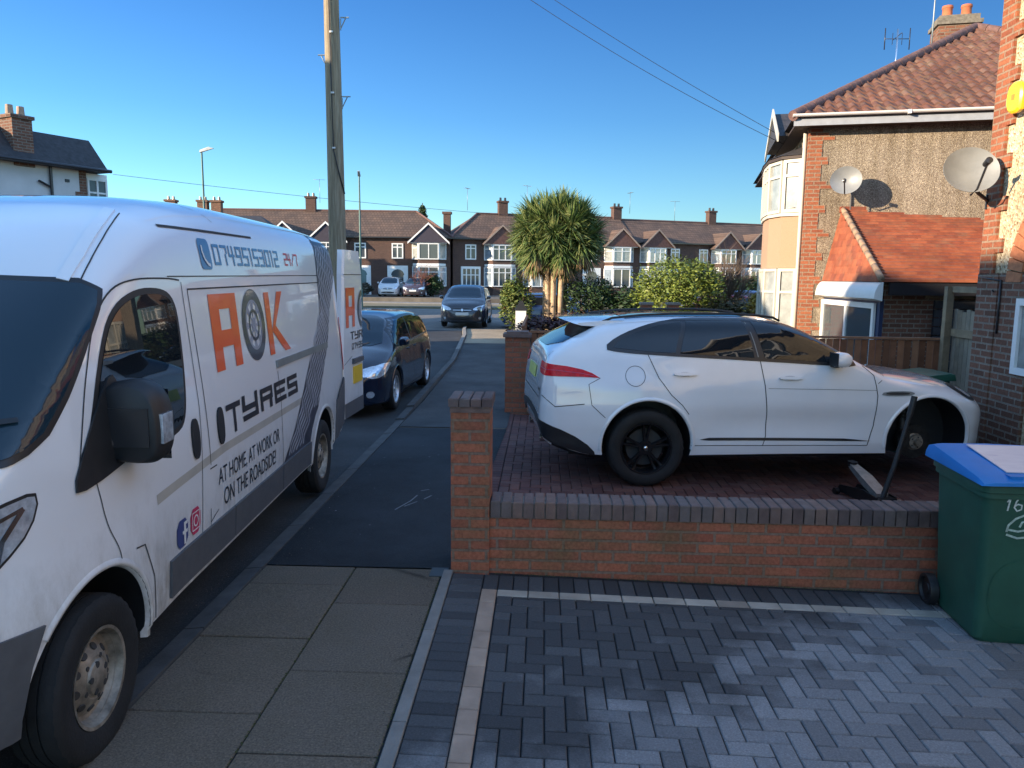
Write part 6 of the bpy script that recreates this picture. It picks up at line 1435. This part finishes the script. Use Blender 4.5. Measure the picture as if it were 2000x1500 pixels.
    mb.build('bargeboard', M_white if gab is M_gable_d else plain('cream_barge', (.30, .22, .17), .6), t)
    mb = MB(); mb.box(bx-bw-.12, bx+bw+.12, -.80, .0, 4.28, 4.33); mb.build('bay_head', M_white, t)
    # first floor window and door
    dx = w-1.55 if bay_left else 1.55
    M = Matrix.Translation((dx-.48, -.003, 3.0)); window(t, M, .96, 1.28, 2, .95, M_white, M_pane, t=.10, d=.06)
    f = MB(); f.box(dx-.86, dx+.86, -.08, -.003, -.3, 2.42)
    fr = f.build('porch_surround', M_white, t)
    if plain_door:
        M = Matrix.Translation((dx-.78, -.081, .1)); window(t, M, 1.56, 2.2, 4, 1.6, M_white, M_pane, t=.09, d=.04)
    else:
        f = MB(); f.box(dx-.48, dx+.48, -.10, -.081, -.3, 1.75)
        n = 10; f.add([(dx+.55*math.cos(math.pi*k/n), -.083, 1.62+.5*math.sin(math.pi*k/n)) for k in range(n+1)], [tuple(range(n+1))]); f.build('door', M_doorg if bay_left else M_pane, fr)
    if ch:
        cx = w-.4 if bay_left else .4
        if chx is not None: cx = chx
        mb = MB(); mb.box(cx-.42, cx+.42, D/2-.3, D/2+.3, ez+1.6, ez+rh+1.05); mb.box(cx-.5, cx+.5, D/2-.38, D/2+.38, ez+rh+1.051, ez+rh+1.22)
        c = mb.build('chimney', M_brick_chim if False else M_brick_far, t)
        for s in (-.22, .22): mb = MB(); mb.M = Matrix.Translation((cx+s, D/2, ez+rh+1.22)); mb.lathe([(.12, 0), (.10, .30), (0, .30)], 8, 'z'); mb.build('chimney_pot', M_trim, c)
    return t
gl = .40
def row(x0, y0, rz, specs):
    x = 0
    for s in specs:
        c, q = math.cos(rz), math.sin(rz); terrace_house((x0+x*c, y0+x*q, gl), rz, s.pop('w'), s.pop('bl'), s.pop('lab'), **s); x += s.get('ww', 0) or W_LAST[0]
W_LAST = [5.7]
rz = R(5); c_, q_ = math.cos(rz), math.sin(rz)
XR, YR = -7.9, 65.3
labs = ['terraced house with a dark gable just above the van roof, leftmost of the far row', 'far terraced house behind the van and telegraph pole, second from its row end', 'far terraced house with white bay half hidden by the telegraph pole', 'end terraced house with white two-storey bay, left of the gap in the far houses']
for i in range(4):
    k = 3-i; xx = XR-(5.95*(k+1))*c_; yy = YR-(5.95*(k+1))*q_
    terrace_house((xx, yy, gl), rz, 5.95, i % 2 == 0, labs[i], hip=(i == 0, i == 3), ch=i == 1, chx=5.5)
mb = MB(); mb.box(-.30, .30, -.30, .30, 0, 3.2); mb.box(-.40, .40, -.40, .40, 3.2, 3.4)
o = mb.build('side_chimney', M_brick_far, None, loc=(-8.6, 69, 4.2)); tag(o, 'tall slender brick chimney stack at the gap end of the left far row', 'chimney')
rz = R(18); c_, q_ = math.cos(rz), math.sin(rz); X0, Y0 = -7.75, 66.0
specs = [(5.9, False, 'far terraced house with brown gable and white bay, directly left of the tall palm', dict(hip=(True, False), gab=M_gable_b, plain_door=True, chx=5.5)),
         (5.2, True, 'far terraced house hidden mostly by the tall palm crown', dict(gab=M_gable_b, ch=False)),
         (5.9, False, 'far terraced house with white bay between the palm and the round bush', dict(gab=M_gable_b, ch=False))]
x = 0
for w, bl, lab, kw in specs:
    terrace_house((X0+x*c_, Y0+x*q_, gl), rz, w, bl, lab, roofm=M_roof_f2, **kw); x += w
X1, Y1 = X0+x*c_, Y0+x*q_; rz = R(23); c_, q_ = math.cos(rz), math.sin(rz); x = 0
specs = [(5.6, True, 'far terraced house with dark party roof, left bay above the round bush', dict(gab=M_gable_b, chx=.1)), (5.6, False, 'far terraced house with bay behind the bare twiggy shrub', dict(gab=M_gable_b, chx=5.2)),
         (5.6, True, 'far terraced house just left of the round-bayed pebbledashed house', dict(gab=M_gable_b, ch=False)), (5.6, False, 'far terraced house at the right end, hidden behind the pebbledashed house', dict(gab=M_gable_b, ch=False, hip=(False, True)))]
for w, bl, lab, kw in specs:
    terrace_house((X1+x*c_, Y1+x*q_, gl), rz, w, bl, lab, roofm=M_roof_f2, rh=2.3, **kw); x += w

# ================================================================ left side of the street
def white_house():
    # corner plot: long wall faces back towards the camera side
    u = Vector((.42, .9075, 0)); t = empty('rendered_house', (-14.67, 24.64, -.24), math.atan2(u.y, u.x), 'white rendered house with dark roof and brick chimney above the van windscreen', 'house')
    t.scale = (1.12, 1.12, 1.12)
    ez = 4.88
    mb = MB(); mb.box(-2.55, 0, 0, 7.5, -.2, ez); mb.build('wall', M_render, t)
    mb = MB(); mb.box(-.20, .012, -.012, -.001, -.2, ez-.02); mb.box(.001, .012, -.011, .3, -.2, ez-.02)
    for k in range(int(ez/.45)): mb.box(-.34, -.201, -.011, -.001, k*.45, k*.45+.22)
    mb.build('quoin', M_brick_old, t)
    mb = MB(); mb.prism([(-.35, ez), (7.9, ez), (1.5, ez+1.15)] if False else [(-.30, ez-.02), (7.8, ez-.02), (3.6, ez+2.0), (1.6, ez+1.15)] if False else [(-.30, ez-.02), (7.8, ez-.02), (5.2, ez+.95), (.55, ez+.95)], 'x', -2.7, .55); mb.build('roof', M_roof_d, t)
    mb = MB(); mb.tube([(-2.7, -.36, ez+.02), (.56, -.36, ez+.02)], .05, 8); mb.build('gutter', M_trim, t)
    mb = MB(); mb.box(.013, .75, .12, 2.2, -.2, 4.84); mb.build('bay', M_white, t)
    for z in (.9, 3.35):
        M, L = facetM((.10, .115), (.72, .115), z); window(t, M, L, 1.35, 2, .95, M_white, M_pane, t=.06, d=.04)
    mb = MB(); mb.tube([(-1.05, -.07, -.2), (-1.05, -.07, ez)], .04, 8); mb.tube([(-1.05, -.07, 4.3), (-1.4, -.07, 4.45)], .03, 6); mb.box(-.62, -.50, -.03, -.001, 4.50, 4.58); mb.build('downpipe', M_trim, t)
    mb = MB(); mb.box(-1.98, -1.45, -.05, .50, ez-.1, 6.0); mb.box(-2.03, -1.40, -.10, .55, 6.0, 6.09); c = mb.build('chimney', M_brick_old, t)
    for x in (-1.86, -1.57): mb = MB(); mb.M = Matrix.Translation((x, .22, 6.09)); mb.lathe([(.10, 0), (.085, .26), (0, .26)], 10, 'z'); mb.build('chimney_pot', plain('buff_pot', (.35, .24, .17), .8), c)
    return t
white_house()
aerial((-16.2, 22.0, 7.2), .55, 'pale television aerial at the far left edge above the brick chimney', 1, R(10))
# houses of the opposite row: they shade the street and stand outside the frame
def opposite_house(y0, y1, zr, label):
    t = empty('opposite_house', (-13.0, y0, 0), 0, label, 'house', 'houses opposite, outside the picture'); L = y1-y0
    mb = MB(); mb.box(-8, 0, .4, L-.4, -.1, 5.0); mb.build('wall', M_pebble2, t)
    mb = MB(); mb.add([(.35, 0, 5.02), (.35, L, 5.02), (-8.35, L, 5.02), (-8.35, 0, 5.02), (-4, 1.4, zr), (-4, L-1.4, zr)], [(0, 1, 5, 4), (2, 3, 4, 5), (0, 4, 3), (1, 2, 5), (0, 3, 2, 1)]); mb.build('roof', M_roof_f, t)
    for yy in (1.6, L-4.0):
        for z in (.8, 3.3): M, Lw = facetM((.002, yy), (.002, yy+2.2), z); window(t, M, Lw, 1.4, 3, 1.0)
    mb = MB(); mb.box(-4.5, -3.5, L*.66-.5, L*.66+.5, 6.5, zr+1.3); mb.build('chimney', M_brick_old, t)
opposite_house(4.5, 14.6, 9.0, 'pebbledashed semi opposite the driveway, outside the frame on the left, nearest the white house')
opposite_house(-10.5, 2.5, 9.0, 'pebbledashed semi further back on the opposite side, outside the frame')
opposite_house(-26, -12.5, 9.0, 'pebbledashed semi furthest back on the opposite side, outside the frame')
mb = MB(); mb.box(-7.5, -1.2, 2.2, 4.6, -.1, 5.6); o = mb.build('link_garage', M_pebble2, None, loc=(-13, 0, 0)); tag(o, 'pebbledashed side block joining two opposite houses, outside the frame', 'building', 'houses opposite, outside the picture')

def distant_house(px_loc, w, h, rz, label, pots=1, ridge=1.9, chx=()):
    t = empty('distant_house', px_loc, rz, label, 'house'); mb = MB(); mb.box(0, w, 0, 7, -.3, h); mb.build('wall', M_render, t)
    mb = MB(); mb.add([(-.3, -.3, h), (w+.3, -.3, h), (w+.3, 7.3, h), (-.3, 7.3, h), (2.2, 3.5, h+ridge), (w-2.2, 3.5, h+ridge)], [(0, 1, 5, 4), (2, 3, 4, 5), (1, 2, 5), (3, 0, 4), (3, 2, 1, 0)]); mb.build('roof', M_roof_d, t)
    for cx in chx:
        mb = MB(); mb.box(cx-.35, cx+.35, 3.2, 3.8, h+ridge-.5, h+ridge+.95); mb.box(cx-.42, cx+.42, 3.12, 3.88, h+ridge+.951, h+ridge+1.1); c = mb.build('chimney', M_brick_chim, t)
        for s in (-.18, .18): mb = MB(); mb.M = Matrix.Translation((cx+s, 3.5, h+ridge+1.1)); mb.lathe([(.1, 0), (.08, .25), (0, .25)], 8, 'z'); mb.build('chimney_pot', M_trim, c)
    return t
distant_house((-24.2, 34.5, 0), 9.5, 4.15, R(8), 'low dark roof peeping over the van roof beside the white rendered house', ridge=1.1)
distant_house((-32.5, 53, 0), 14, 4.3, R(6), 'distant house showing only its chimneys over the van roof, beside the street lamp', ridge=2.0, chx=(5.3, 7.6, 8.6))

# ================================================================ planting
def leafm(name, cols, rough=.55): 
    m = islandcol(name, cols, rough, noise_s=1.2, spec=.35); return m
M_leaf_g = leafm('green_leaf', [(.02, .045, .012), (.055, .095, .02), (.11, .14, .03), (.035, .07, .02)])
M_leaf_y = leafm('yellow_green_leaf', [(.08, .12, .015), (.20, .23, .03), (.32, .32, .05), (.12, .16, .025)])
M_leaf_d = leafm('dark_hedge_leaf', [(.010, .028, .012), (.025, .055, .018), (.05, .085, .03), (.018, .04, .016)])
M_leaf_gold = leafm('golden_leaf', [(.30, .22, .04), (.42, .32, .07), (.22, .19, .04)])
M_twig = leafm('bare_twig', [(.10, .075, .055), (.17, .13, .10), (.13, .09, .075)], .9)
M_redtwig = leafm('reddish_twig', [(.16, .06, .045), (.24, .10, .07), (.12, .05, .04)], .9)
M_cord = leafm('cordyline_leaf', [(.04, .09, .03), (.09, .15, .04), (.15, .20, .06), (.24, .26, .10), (.06, .12, .045)])
M_corddead = leafm('dead_cordyline_leaf', [(.22, .14, .07), (.32, .22, .12), (.16, .10, .05)], .9)
M_trunk = plain('pale_trunk', (.42, .31, .20), .9, var=.35, scale=6, bump=.02, bscale=8)
M_bark = plain('dark_bark', (.07, .05, .035), .9, var=.3, scale=6)
def leaves(mb, centre, rad, n, size, rng, shell=.55, squash=1.0, lumps=None):
    for _ in range(n):
        while True:
            d = Vector((rng.uniform(-1, 1), rng.uniform(-1, 1), rng.uniform(-1, 1)))
            if .05 < d.length < 1: break
        d.normalize(); k = (shell+(1-shell)*rng.random()**.6)
        bump = 1+.16*math.sin(5*d.x+3*d.z+rad[0])*math.sin(4*d.y-4*d.z)+.08*math.sin(11*d.x+7*d.y)
        p = Vector(centre)+Vector((d.x*rad[0], d.y*rad[1], d.z*rad[2]))*k*bump
        if p.z < .02: p.z = rng.uniform(.02, .3)
        a = Vector((rng.gauss(0, 1), rng.gauss(0, 1), rng.gauss(0, 1))).normalized(); b = a.cross(d+Vector((.01, .02, .3))).normalized(); s = size*rng.choice((.5, .7, .9, 1.0, 1.2, 1.7))
        a = b.cross(Vector((rng.gauss(0, .5), rng.gauss(0, .5), 1))).normalized()
        mb.add([p-a*s, p+b*s*.45, p+a*s, p-b*s*.45], [(0, 1, 2, 3)])
def bush(name, label, cat, loc, rad, n, size, mat, seed, clumps=6, shell=.6, stemn=6, group=None):
    rng = random.Random(seed); t = empty(name, loc, 0, label, cat, group); mb = MB()
    leaves(mb, (0, 0, rad[2]), rad, n//2, size, rng, shell)
    for k in range(clumps):
        a = rng.uniform(0, 6.28); e = rng.uniform(-.2, .9); c = (math.cos(a)*rad[0]*.62*math.cos(e), math.sin(a)*rad[1]*.62*math.cos(e), rad[2]+rad[2]*.68*math.sin(e)); r_ = rng.uniform(.33, .5)
        leaves(mb, c, (rad[0]*r_, rad[1]*r_, rad[2]*r_), n//2//clumps, size, rng, .5)
    mb.build('foliage', mat, t, recalc=False)
    mb = MB()
    for k in range(stemn):
        a = rng.uniform(0, 6.28); mb.tube([(0, 0, 0), (math.cos(a)*rad[0]*.3, math.sin(a)*rad[1]*.3, rad[2]*.8), (math.cos(a)*rad[0]*.7, math.sin(a)*rad[1]*.7, rad[2]*1.4)], [.05, .03, .01], 5)
    mb.build('stem', M_bark, t); return t
def twiggy(name, label, loc, h, spread, n, mat, seed, r=.012, cat='shrub'):
    rng = random.Random(seed); t = empty(name, loc, 0, label, cat); mb = MB()
    def grow_(p, d, L, rr, lv):
        q = p+d*L; mb.tube([p, p.lerp(q, .5)+Vector((rng.uniform(-1, 1), rng.uniform(-1, 1), 0))*L*.05, q], [rr, rr*.85, rr*.6], 4, cap=False)
        if lv:
            for _ in range(3): grow_(p.lerp(q, rng.uniform(.4, 1)), (d+Vector((rng.gauss(0, .38), rng.gauss(0, .38), rng.gauss(.05, .25)))).normalized(), L*rng.uniform(.5, .75), rr*.55, lv-1)
    for k in range(n):
        a = rng.uniform(0, 6.28); s = rng.random()*spread; grow_(Vector((rng.uniform(-.1, .1), rng.uniform(-.1, .1), 0)), Vector((math.cos(a)*s, math.sin(a)*s, 1)).normalized(), h*rng.uniform(.4, .55), r, 3)
    mb.build('branches', mat, t, recalc=False); return t
def cordyline():
    rng = random.Random(11); t = empty('cordyline_palm', (.42, 29.0, 0), 0, 'tall many-stemmed cabbage palm with a shaggy round crown of sword leaves', 'palm tree')
    heads = []
    for k in range(11):
        a = 2*math.pi*k/11; b = Vector((math.cos(a)*rng.uniform(.2, .5), math.sin(a)*.35, 0)); top = Vector((math.cos(a)*rng.uniform(.25, .6), math.sin(a)*rng.uniform(.25, .6), rng.uniform(2.7, 4.0)))
        mb = MB(); mb.tube([b, b.lerp(top, .4)+Vector((0, 0, .15)), top], [.13, .10, .08], 8); mb.build('trunk', M_trunk, t, True); heads.append(top)
    heads = heads[::2]
    for k in range(26):
        z = 1-1.75*(k+.5)/26; rr = math.sqrt(max(0, 1-z*z)); a = k*2.39996; heads.append(Vector((math.cos(a)*rr*1.2+.05, math.sin(a)*rr*1.0, 3.5+z*.98)))
    def sword(mb, p, d, L, w, droop):
        pts = []; q = p.copy(); v = d.copy()
        side = d.cross(Vector((0, 0, 1)));
        if side.length < .1: side = Vector((1, 0, 0))
        side.normalize(); side = (side+Vector((rng.gauss(0, .3), rng.gauss(0, .3), rng.gauss(0, .3)))).normalized()
        for s in range(5):
            ww = w*(.6, 1, .95, .6, .05)[s]; pts += [q+side*ww, q-side*ww]; q = q+v*L/4; v = (v+Vector((0, 0, -droop))).normalized()
        mb.add(pts, [(2*i, 2*i+1, 2*i+3, 2*i+2) for i in range(4)])
    for h in heads:
        mb = MB()
        out = Vector((h.x, h.y, h.z-3.3)).normalized()
        for _ in range(300):
            e = math.asin(rng.uniform(-.95, 1)); a = rng.uniform(0, 6.28); d = Vector((math.cos(a)*math.cos(e), math.sin(a)*math.cos(e), math.sin(e)))
            d = (d+out*.75).normalized()
            sword(mb, h+d*.08+Vector((0, 0, rng.uniform(-.25, .15))), d, rng.uniform(.55, .92), .025, .05 if d.z > .2 else .12)
        mb.build('leaf_head', M_cord, t, recalc=False)
        mb = MB()
        for _ in range(110 if h.z < 3.3 else 0):
            a = rng.uniform(0, 6.28); d = Vector((math.cos(a)*.6, math.sin(a)*.6, -.7)).normalized(); sword(mb, h-Vector((0, 0, .25)), d, rng.uniform(.6, .95), .02, .18)
        mb.build('dead_leaves', M_corddead, t, recalc=False)
cordyline()
bush('evergreen_shrub', 'speckled green shrub at the foot of the palm, on its left side', 'shrub', (-.95, 28.6, 0), (.62, .6, 1.05), 4600, .055, leafm('speckled_leaf', [(.04, .08, .015), (.10, .14, .03), (.18, .20, .05), (.05, .09, .02)]), 1)
bush('evergreen_shrub', 'dark green shrub at the foot of the palm, on its right side', 'shrub', (1.75, 28.8, 0), (1.1, .8, 1.05), 6500, .055, M_leaf_d, 2)
bush('evergreen_shrub', 'darkest low evergreen beside the white-capped garden wall', 'shrub', (3.1, 28.4, 0), (.8, .7, .85), 2200, .07, M_leaf_d, 3)
bush('round_bush', 'large rounded yellow-green bush above the roof of the white SUV', 'bush', (4.75, 27.2, .45), (1.55, 1.3, 1.15), 17000, .048, leafm('bush_leaf', [(.06, .10, .015), (.14, .19, .03), (.22, .26, .05), (.09, .13, .025)]), 4, clumps=12)
bush('round_bush', 'lower brownish-green shrub at the right foot of the big rounded bush', 'bush', (6.2, 26.6, 0), (1.1, .8, .70), 4200, .06, leafm('olive_leaf', [(.05, .055, .02), (.10, .09, .03), (.14, .10, .05), (.06, .07, .03)]), 5)
bush('hedge', 'ragged low reddish-brown hedge running behind the white SUV roof', 'hedge', (3.4, 25.3, 0), (4.2, .5, .50), 6500, .06, leafm('brown_hedge_leaf', [(.05, .025, .02), (.09, .045, .03), (.06, .05, .025), (.12, .07, .05)]), 6, clumps=10)
bush('golden_shrub', 'bright golden-yellow low shrub near the round white bays', 'shrub', (7.35, 25.6, .75), (.75, .5, .42), 2600, .055, M_leaf_gold, 7)
bush('clipped_hedge', 'tall dark green hedge in front of the far houses, left of the round bays', 'hedge', (13.2, 47, .0), (4.2, 1.0, 1.1), 12000, .12, M_leaf_d, 8, clumps=14, shell=.75)
bush('low_planting', 'dark purple-brown ground planting between fence and palm trunks', 'plant', (.9, 24.6, 0), (1.9, 1.2, .38), 3500, .06, leafm('plum_leaf', [(.04, .018, .022), (.08, .03, .035), (.05, .035, .03)]), 9)
bush('red_shrub', 'dark shrub by the gap between the two far rows of houses', 'shrub', (-8.6, 60, .4), (.9, .8, .9), 1500, .10, M_leaf_d, 12)
bush('low_hedge', 'small grey-brown hedge beside the white car on the far drive', 'hedge', (-14.6, 60.3, .4), (1.3, .5, .55), 1500, .10, leafm('grey_hedge_leaf', [(.07, .06, .04), (.11, .10, .07), (.05, .05, .03)]), 14)
twiggy('bare_shrub', 'leafless twiggy shrub rising behind the big rounded bush, on its right', (6.55, 28.4, 0), 3.1, .55, 26, M_twig, 20, .032)
twiggy('bare_shrub', 'small reddish leafless tree in front of the end terraced house by the gap', (-9.7, 59.2, .4), 2.5, .6, 10, M_redtwig, 21, .03)
twiggy('bare_tree', 'bare beige tree seen in the gap between the two far rows', (-8.5, 88, 0), 7.0, .42, 14, leafm('beige_twig', [(.26, .21, .13), (.34, .28, .18), (.22, .18, .12)], .9), 22, .06, 'tree')
twiggy('bare_tree', 'second bare beige tree in the gap between the far rows, nearer the palm', (-5.6, 92, 0), 7.2, .42, 14, M_twig, 23, .06, 'tree')
def conifer():
    rng = random.Random(5); t = empty('conifer', (-12.2, 78, 0), 0, 'dark conifer top showing behind the ridge of the left far row', 'tree'); mb = MB(); mb.tube([(0, 0, 0), (0, 0, 9.2)], [.22, .04], 8); mb.build('trunk', M_bark, t)
    mb = MB()
    for k in range(34):
        z = 2.5+6.6*k/34; rr = 2.0*(1-k/36)+.15; n = 9
        for i in range(n):
            a = rng.uniform(0, 6.28); d = Vector((math.cos(a), math.sin(a), 0))
            for s in range(10): leaves(mb, (d.x*rr*s/10, d.y*rr*s/10, z-.05*s), (.22, .22, .12), 3, .10, rng, .2)
    mb.build('crown', M_leaf_d, t, recalc=False)
conifer()
for k, (x, y, z, a) in enumerate(((-19.5, 67.5, 8.6, .3), (-7.0, 71, 8.3, 1.2), (-1.6, 71.5, 8.6, .8), (8.2, 76, 8.5, 1.9), (13.0, 79, 8.0, .2))):
    aerial((x, y, z), 1.6, ('thin aerial over the chimney left of the telegraph pole', 'thin aerial over the gap end of the right far row', 'thin aerial beside the far chimney left of the palm', 'thin aerial beside the far chimney right of the palm', 'thin aerial on the far ridge above the bare twiggy shrub')[k], 1, a)
# garden walls and post of the next plots
mb = MB(); mb.prism([(0, -.05), (4.4, -.05), (4.4, .85), (1.5, .95), (0, .62)], 'y', 0, .2); o = mb.build('white_wall', M_white, None, loc=(1.75, 24.2, 0)); tag(o, 'white-painted garden wall stepping up behind the spoiler of the white SUV', 'wall')
for i, (x, lab) in enumerate(((3.30, 'orange brick pier behind the white-painted garden wall, the left of the two piers'), (4.15, 'orange brick pier standing alone below the big rounded bush'))):
    t = empty('brick_pier', (x, 24.9, 0), 0, lab, 'pillar'); mb = MB(); mb.box(-.17, .17, -.17, .17, -.05, 1.15); mb.build('shaft', M_brick_wall, t); mb = MB(); mb.box(-.21, .21, -.21, .21, 1.15, 1.22); mb.build('cap', M_kerb_l, t)
t = empty('gate_post', (-.72, 25, 0), 0, 'white-painted gatepost with a dark cap at the end of the pavement', 'post'); mb = MB(); mb.box(-.17, .17, -.17, .17, -.05, .92); mb.build('shaft', M_white, t); mb = MB(); mb.box(-.2, .2, -.2, .2, .92, .98); mb.prism([(-.16, .98), (.16, .98), (.05, 1.22), (-.05, 1.22)], 'y', -.12, .12); mb.build('cap', M_black, t)
board_fence('trellis_fence', (-.5, 19.6, 0), (-.5, 24.8, 0), -.05, .72, .12, M_wood_d2, 'low brown board fence running away along the pavement beyond the gate pillar', 'fence')
# far parked cars
c = generic_car('parked_car', 'small white hatchback facing the camera on the far drive, in front of an arched doorway', M_whitep, 3.9, 1.70, 1.50, (-12.0, 61.8, .38), R(-88), detail=False)
c = generic_car('parked_car', 'dark aubergine car facing the camera on the far drive, in front of a white bay', M_purp, 4.1, 1.76, 1.50, (-9.75, 61.4, .38), R(-92), detail=False)
c = generic_car('parked_car', 'blue car roof showing above the golden shrub, in front of the tall dark hedge', M_bluep, 4.2, 1.75, 1.46, (9.3, 40.6, -.06), R(3), detail=False)
c = generic_car('parked_car', 'red car glimpsed behind the golden shrub, lower than the blue car', M_redp, 4.0, 1.7, 1.40, (6.9, 33.6, -.06), R(3), detail=False)
c = generic_car('parked_car', 'deep blue car parked side-on beyond the white gatepost', M_bluep, 4.2, 1.75, 1.42, (-1.0, 31.5, -.06), R(2), detail=False)
